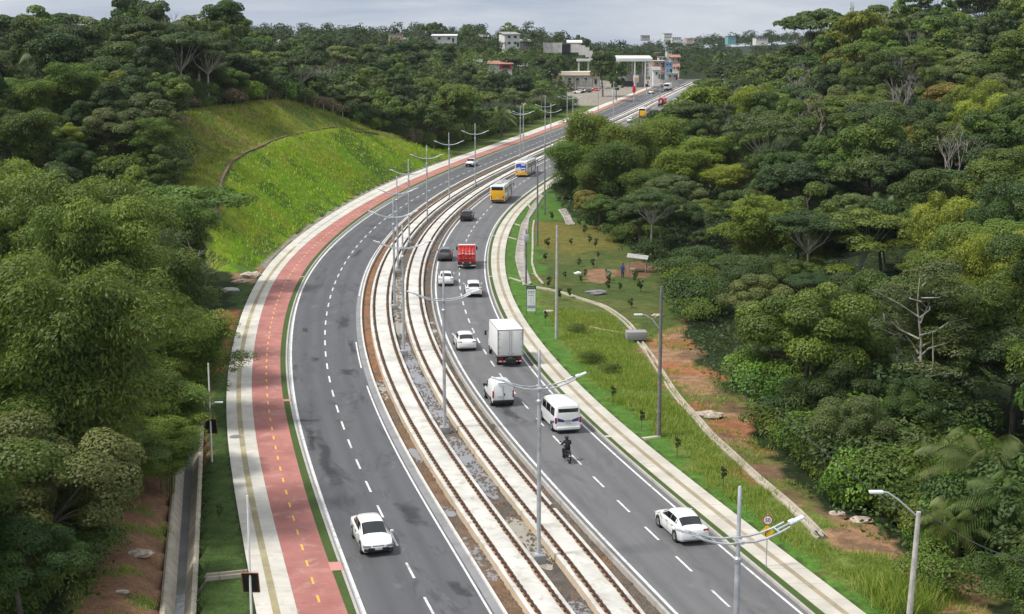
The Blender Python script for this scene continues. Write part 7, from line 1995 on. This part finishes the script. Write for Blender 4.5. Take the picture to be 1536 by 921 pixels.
building('shed', 'low dark shed with grey roof right of the white two-storey house', 777, 795, 59, 69, 728, 'w_grey', 'shed', 'r_grey', 6, 0, 1, cat='shed')
building('house', 'grey-roofed house among the trees left of the red-fronted one', 686, 722, 89, 103, 640, 'w_grey', 'gable', 'r_grey', 9, 3, 1)
t = building('house', 'white house with red veranda front on the lower town slope', 733, 768, 92, 107, 620, 'w_white', 'shed', 'r_tile', 9, 0, 1, door=False)
MB().box((2.2, -4.6, 1.9), (5.2, .3, 2.2)).build('veranda_wall', M['w_red'], t); MB().box((2.4, -4.8, 2.0), (3.4, .12, 1.0)).build('veranda_opening', M['w_dark'], t)
building('shed', 'small white-roofed shed low among the trees', 644, 660, 97, 103, 630, 'w_white', 'flat', 'r_white', 6, 0, 1, cat='shed', door=False)
building('house', 'narrow orange-roofed house low among the trees of the town slope', 664, 676, 92, 99, 660, 'canopy', 'gable', 'r_tile', 6, 1, 1)
building('house', 'small white house right of the red-fronted house', 778, 790, 96, 104, 650, 'w_white', 'shed', 'r_grey', 6, 1, 1)
building('house', 'low white house on the ridge left of the two-storey house', 716, 732, 52, 59, 790, 'w_white', 'shed', 'r_grey', 7, 2, 1)
building('house', 'grey unfinished house between the white shed and the brick house', 975, 984, 94, 104, 660, 'w_grey', 'flat', 'r_grey', 7, 1, 2)
building('house', 'cream house with tiled roof behind the bright blue house', 1008, 1019, 96, 106, 670, 'canopy', 'gable', 'r_tile', 7, 2, 1)
building('house', 'tiny brick house under the skyline at the road end', 983, 992, 79, 85, 760, 'w_brick', 'flat', 'r_grey', 7, 1, 1)
building('house', 'tiny white house under the skyline right of the brick one', 1000, 1010, 76, 82, 780, 'w_white', 'flat', 'r_grey', 7, 1, 1)
# block wall on the brown bank
t = thing('block_wall', 'long grey block wall stepping down above the brown bank', 'wall')
prev = None
for i, (pa, pb, yt, yb, Ya, Yb) in enumerate(((815, 829, 64, 72.5, 690, 690), (829, 843, 64, 72.5, 690, 688), (856, 868, 66, 72, 684, 680), (868, 878, 68, 76, 680, 672), (878, 884, 71, 79, 672, 664), (884, 889, 76, 83, 664, 655))):
    A_, B_ = at_depth(pa, yb, Ya), at_depth(pb, yb, Yb); tp = at_depth(pa, yt, Ya).z
    MB().prism([(A_.x, A_.y, A_.z - 2), (B_.x, B_.y, B_.z - 2), (B_.x, B_.y, tp), (A_.x, A_.y, tp)], (.0, .3, 0)).build('wall_panel', M['w_grey'], t)
building('shed', 'dark gate shed in the gap of the block wall', 843, 856, 65.5, 72, 689, 'w_dark', 'flat', 'r_grey', 3, 0, 1, cat='shed', door=False)
building('shed', 'white pitched roof behind the block wall', 852, 872, 60, 68, 705, 'w_white', 'gable', 'r_white', 9, 0, 1, cat='shed', door=False)
# filling station
def canopy(name, label, px0, px1, pyt, pyb, Y, depth, base_py, mats, npil, cat):
    a = at_depth(px0, pyb, Y); b = at_depth(px1, pyt, Y); g0 = gz((a.x + b.x) / 2, Y + depth / 2); z0 = a.z; h = b.z - a.z; w = b.x - a.x
    t = thing(name, label, cat, ((a.x + b.x) / 2, Y + depth / 2, 0))
    MB().box((0, 0, z0 + h / 2), (w, depth, h)).build('roof', M[mats[0]], t)
    if len(mats) > 1: MB().box((0, 0, z0 - .10), (w - .4, depth - .4, .25)).build('soffit', M[mats[1]], t)
    for k in range(npil):
        for s in ((-1, 1) if depth > 6 else (0,)):
            xx = -w * .36 + w * .72 * k / max(1, npil - 1); zg = gz((a.x + b.x) / 2 + xx, Y + depth / 2 + s * depth * .3) - 1
            MB().box((xx, s * depth * .3, (zg + z0) / 2), (.5, .5, z0 - zg)).build('column', M['w_white'], t)
    return t
canopy('filling_station', 'filling station canopy with cream and orange edge', 825, 902, 107.5, 113, 600, 12, 0, ('canopy', 'or'), 3, 'filling station')
canopy('canopy', 'small white flat canopy behind the filling station', 866, 886, 88.5, 92, 640, 8, 0, ('r_white',), 2, 'canopy')
building('building', 'grey flat shop building behind the filling station', 845, 900, 113, 126, 622, 'w_grey', 'flat', 'r_grey', 6, 4, 1, cat='building')
# white-roofed shed beside the road
a = at_depth(926, 92, 610); b = at_depth(979, 86, 610)
t = thing('market_shed', 'large open shed with white roof on tall pale columns beside the road', 'shed', ((a.x + b.x) / 2, 617, 0)); w_ = b.x - a.x; zg = gz((a.x + b.x) / 2 + 6, 612) - .5
MB().prism([(-w_ / 2, -7, a.z), (-w_ / 2, -7, b.z - .4), (-w_ / 2, 7, b.z + .6), (-w_ / 2, 7, a.z)], (w_, 0, 0)).build('roof', M['r_white'], t)
for xx in (-w_ * .46, 0, w_ * .30, w_ * .46):
    for yy in (-6.5, 6.5): MB().box((xx, yy, (zg + a.z) / 2), (.55, .55, a.z - zg)).build('column', M['w_white'], t)
for k in range(7): MB().box((w_ * .38, -6.5, zg + (a.z - zg) * (k + .5) / 7), (w_ * .15, .2, .25)).build('column_tie', M['w_white'], t)
MB().box((-w_ * .05, 2, (zg + a.z * .55 + zg * .45) / 2), (w_ * .75, 6, (a.z - zg) * .55)).build('back_wall', M['r_grey'], t); MB().box((-w_ * .12, -1.1, zg + 2.2), (w_ * .35, .1, 3.2)).build('opening', M['w_dark'], t)
building('house', 'low white house with dark door between the shed and road', 980, 990, 101, 118, 585, 'w_white', 'shed', 'r_grey', 7, 1, 1)
building('house', 'brick house with unplastered upper floor at the road end', 981, 997, 91, 101, 640, 'w_brick', 'flat', 'r_white', 8, 2, 1)
building('house', 'bright blue house at the end of the road', 997, 1009, 93, 110, 640, 'w_blue', 'flat', 'w_blue', 8, 2, 2)
building('house', 'small white house above the brick one at the road end', 988, 999, 85, 92, 690, 'w_white', 'flat', 'r_grey', 7, 2, 1)
building('house', 'pale house with red roof right of the blue one', 1006, 1020, 82, 93, 700, 'w_pink', 'gable', 'r_tile', 8, 2, 1)
building('house', 'low grey house in front of the blue one', 1000, 1017, 110, 120, 615, 'w_grey', 'flat', 'r_grey', 7, 2, 1)
for px0, px1, yt, yb, Y, wl, lab in ((996, 1008, 50, 58, 1500, 'w_white', 'distant white tower block in the gap of the skyline'), (1008, 1022, 56, 60, 1480, 'w_white', 'distant low white block right of the white tower'), (1030, 1040, 57.5, 61, 1450, 'w_pink', 'distant pale pink block on the skyline'), (1042, 1054, 58, 61, 1460, 'w_white', 'distant white house left of the skyline palm'), (1092, 1104, 54, 60, 1000, 'w_turq', 'turquoise house beside the palm on the skyline'), (1134, 1152, 56.5, 61, 980, 'w_white', 'white house right of the turquoise one on the skyline'), (962, 975, 53, 57, 1500, 'w_grey', 'distant grey slab block on the skyline left of the gap'), (832, 848, 48, 54, 1300, 'w_white', 'distant long white block behind the skyline trees')):
    building('apartment_block' if Y > 1200 else 'house', lab, px0, px1, yt, yb, Y, wl, 'flat', 'r_grey', 14, 4, 2, cat='building', door=False)
# lattice mast
a = at_depth(1277, 32, 700); h_ = at_depth(1277, 3, 700).z - a.z
t = thing('lattice_mast', 'thin lattice radio mast behind the right ridge', 'mast', (a.x, 700, a.z - 8)); H_ = h_ + 8
for sx_, sy_ in ((-1, -1), (1, -1), (1, 1), (-1, 1)): MB().tube([(sx_ * 1.4, sy_ * 1.4, 0), (sx_ * .5, sy_ * .5, H_)], .13, 5).build('leg', M['galv'], t)
br = MB()
for k in range(8):
    z0, z1 = H_ * k / 8, H_ * (k + 1) / 8; r0, r1 = 1.4 - .9 * k / 8, 1.4 - .9 * (k + 1) / 8
    for i in range(4):
        c = [(-1, -1), (1, -1), (1, 1), (-1, 1)]; p0, p1 = c[i], c[(i + 1) % 4]
        br.tube([(p0[0] * r0, p0[1] * r0, z0), (p1[0] * r1, p1[1] * r1, z1)], .07, 4); br.tube([(p0[0] * r1, p0[1] * r1, z1), (p1[0] * r1, p1[1] * r1, z1)], .07, 4)
br.build('bracing', M['galv'], t); MB().box((0, 0, H_ * .86), (2.2, 2.2, .8)).build('antenna_panel', M['w_white'], t)
# totem signs by the station
def totem(px, pyt, pyb, Y, wpx, mat, label, disc=None):
    a = at_depth(px, pyb, Y); b = at_depth(px, pyt, Y); h = b.z - a.z; w = wpx * Y / F
    t = thing('totem_sign', label, 'sign', (a.x, Y, a.z))
    MB().box((0, 0, -1), (.4, .4, 4)).build('post', M['galv'], t); f = MB().box((0, 0, h / 2), (w, .5, h), bev=.05).build('face', M[mat], t)
    if disc: MB().cyl((0, -.28, h * .5), w * .32, .06, 'y', 20).build('emblem', M[disc], f)
totem(954, 113, 124, 545, 8, 'w_white', 'square white totem sign with round orange emblem', 'or')
totem(951, 129, 139, 520, 4.5, 'sign_red', 'narrow red totem sign beside the ramp', None)
totem(920, 136, 146, 500, 4, 'w_white', 'small white totem sign hanging near the lamp post', None)
totem(970, 126, 130, 540, 4, 'w_dark', 'dark low sign at the corner of the shed', None)
for px, py, Y, mt, lab in ((868, 133, 588, 'car_white', 'white car parked under the filling station'), (880, 134, 586, 'car_grey', 'grey car parked under the filling station'), (892, 132, 590, 'car_red', 'red car parked by the filling station')):
    p = at_depth(px, py, Y); car(lab, HATCH, mt, p.x, Y, 1.3, gz(p.x, Y), name='car', detail=1)
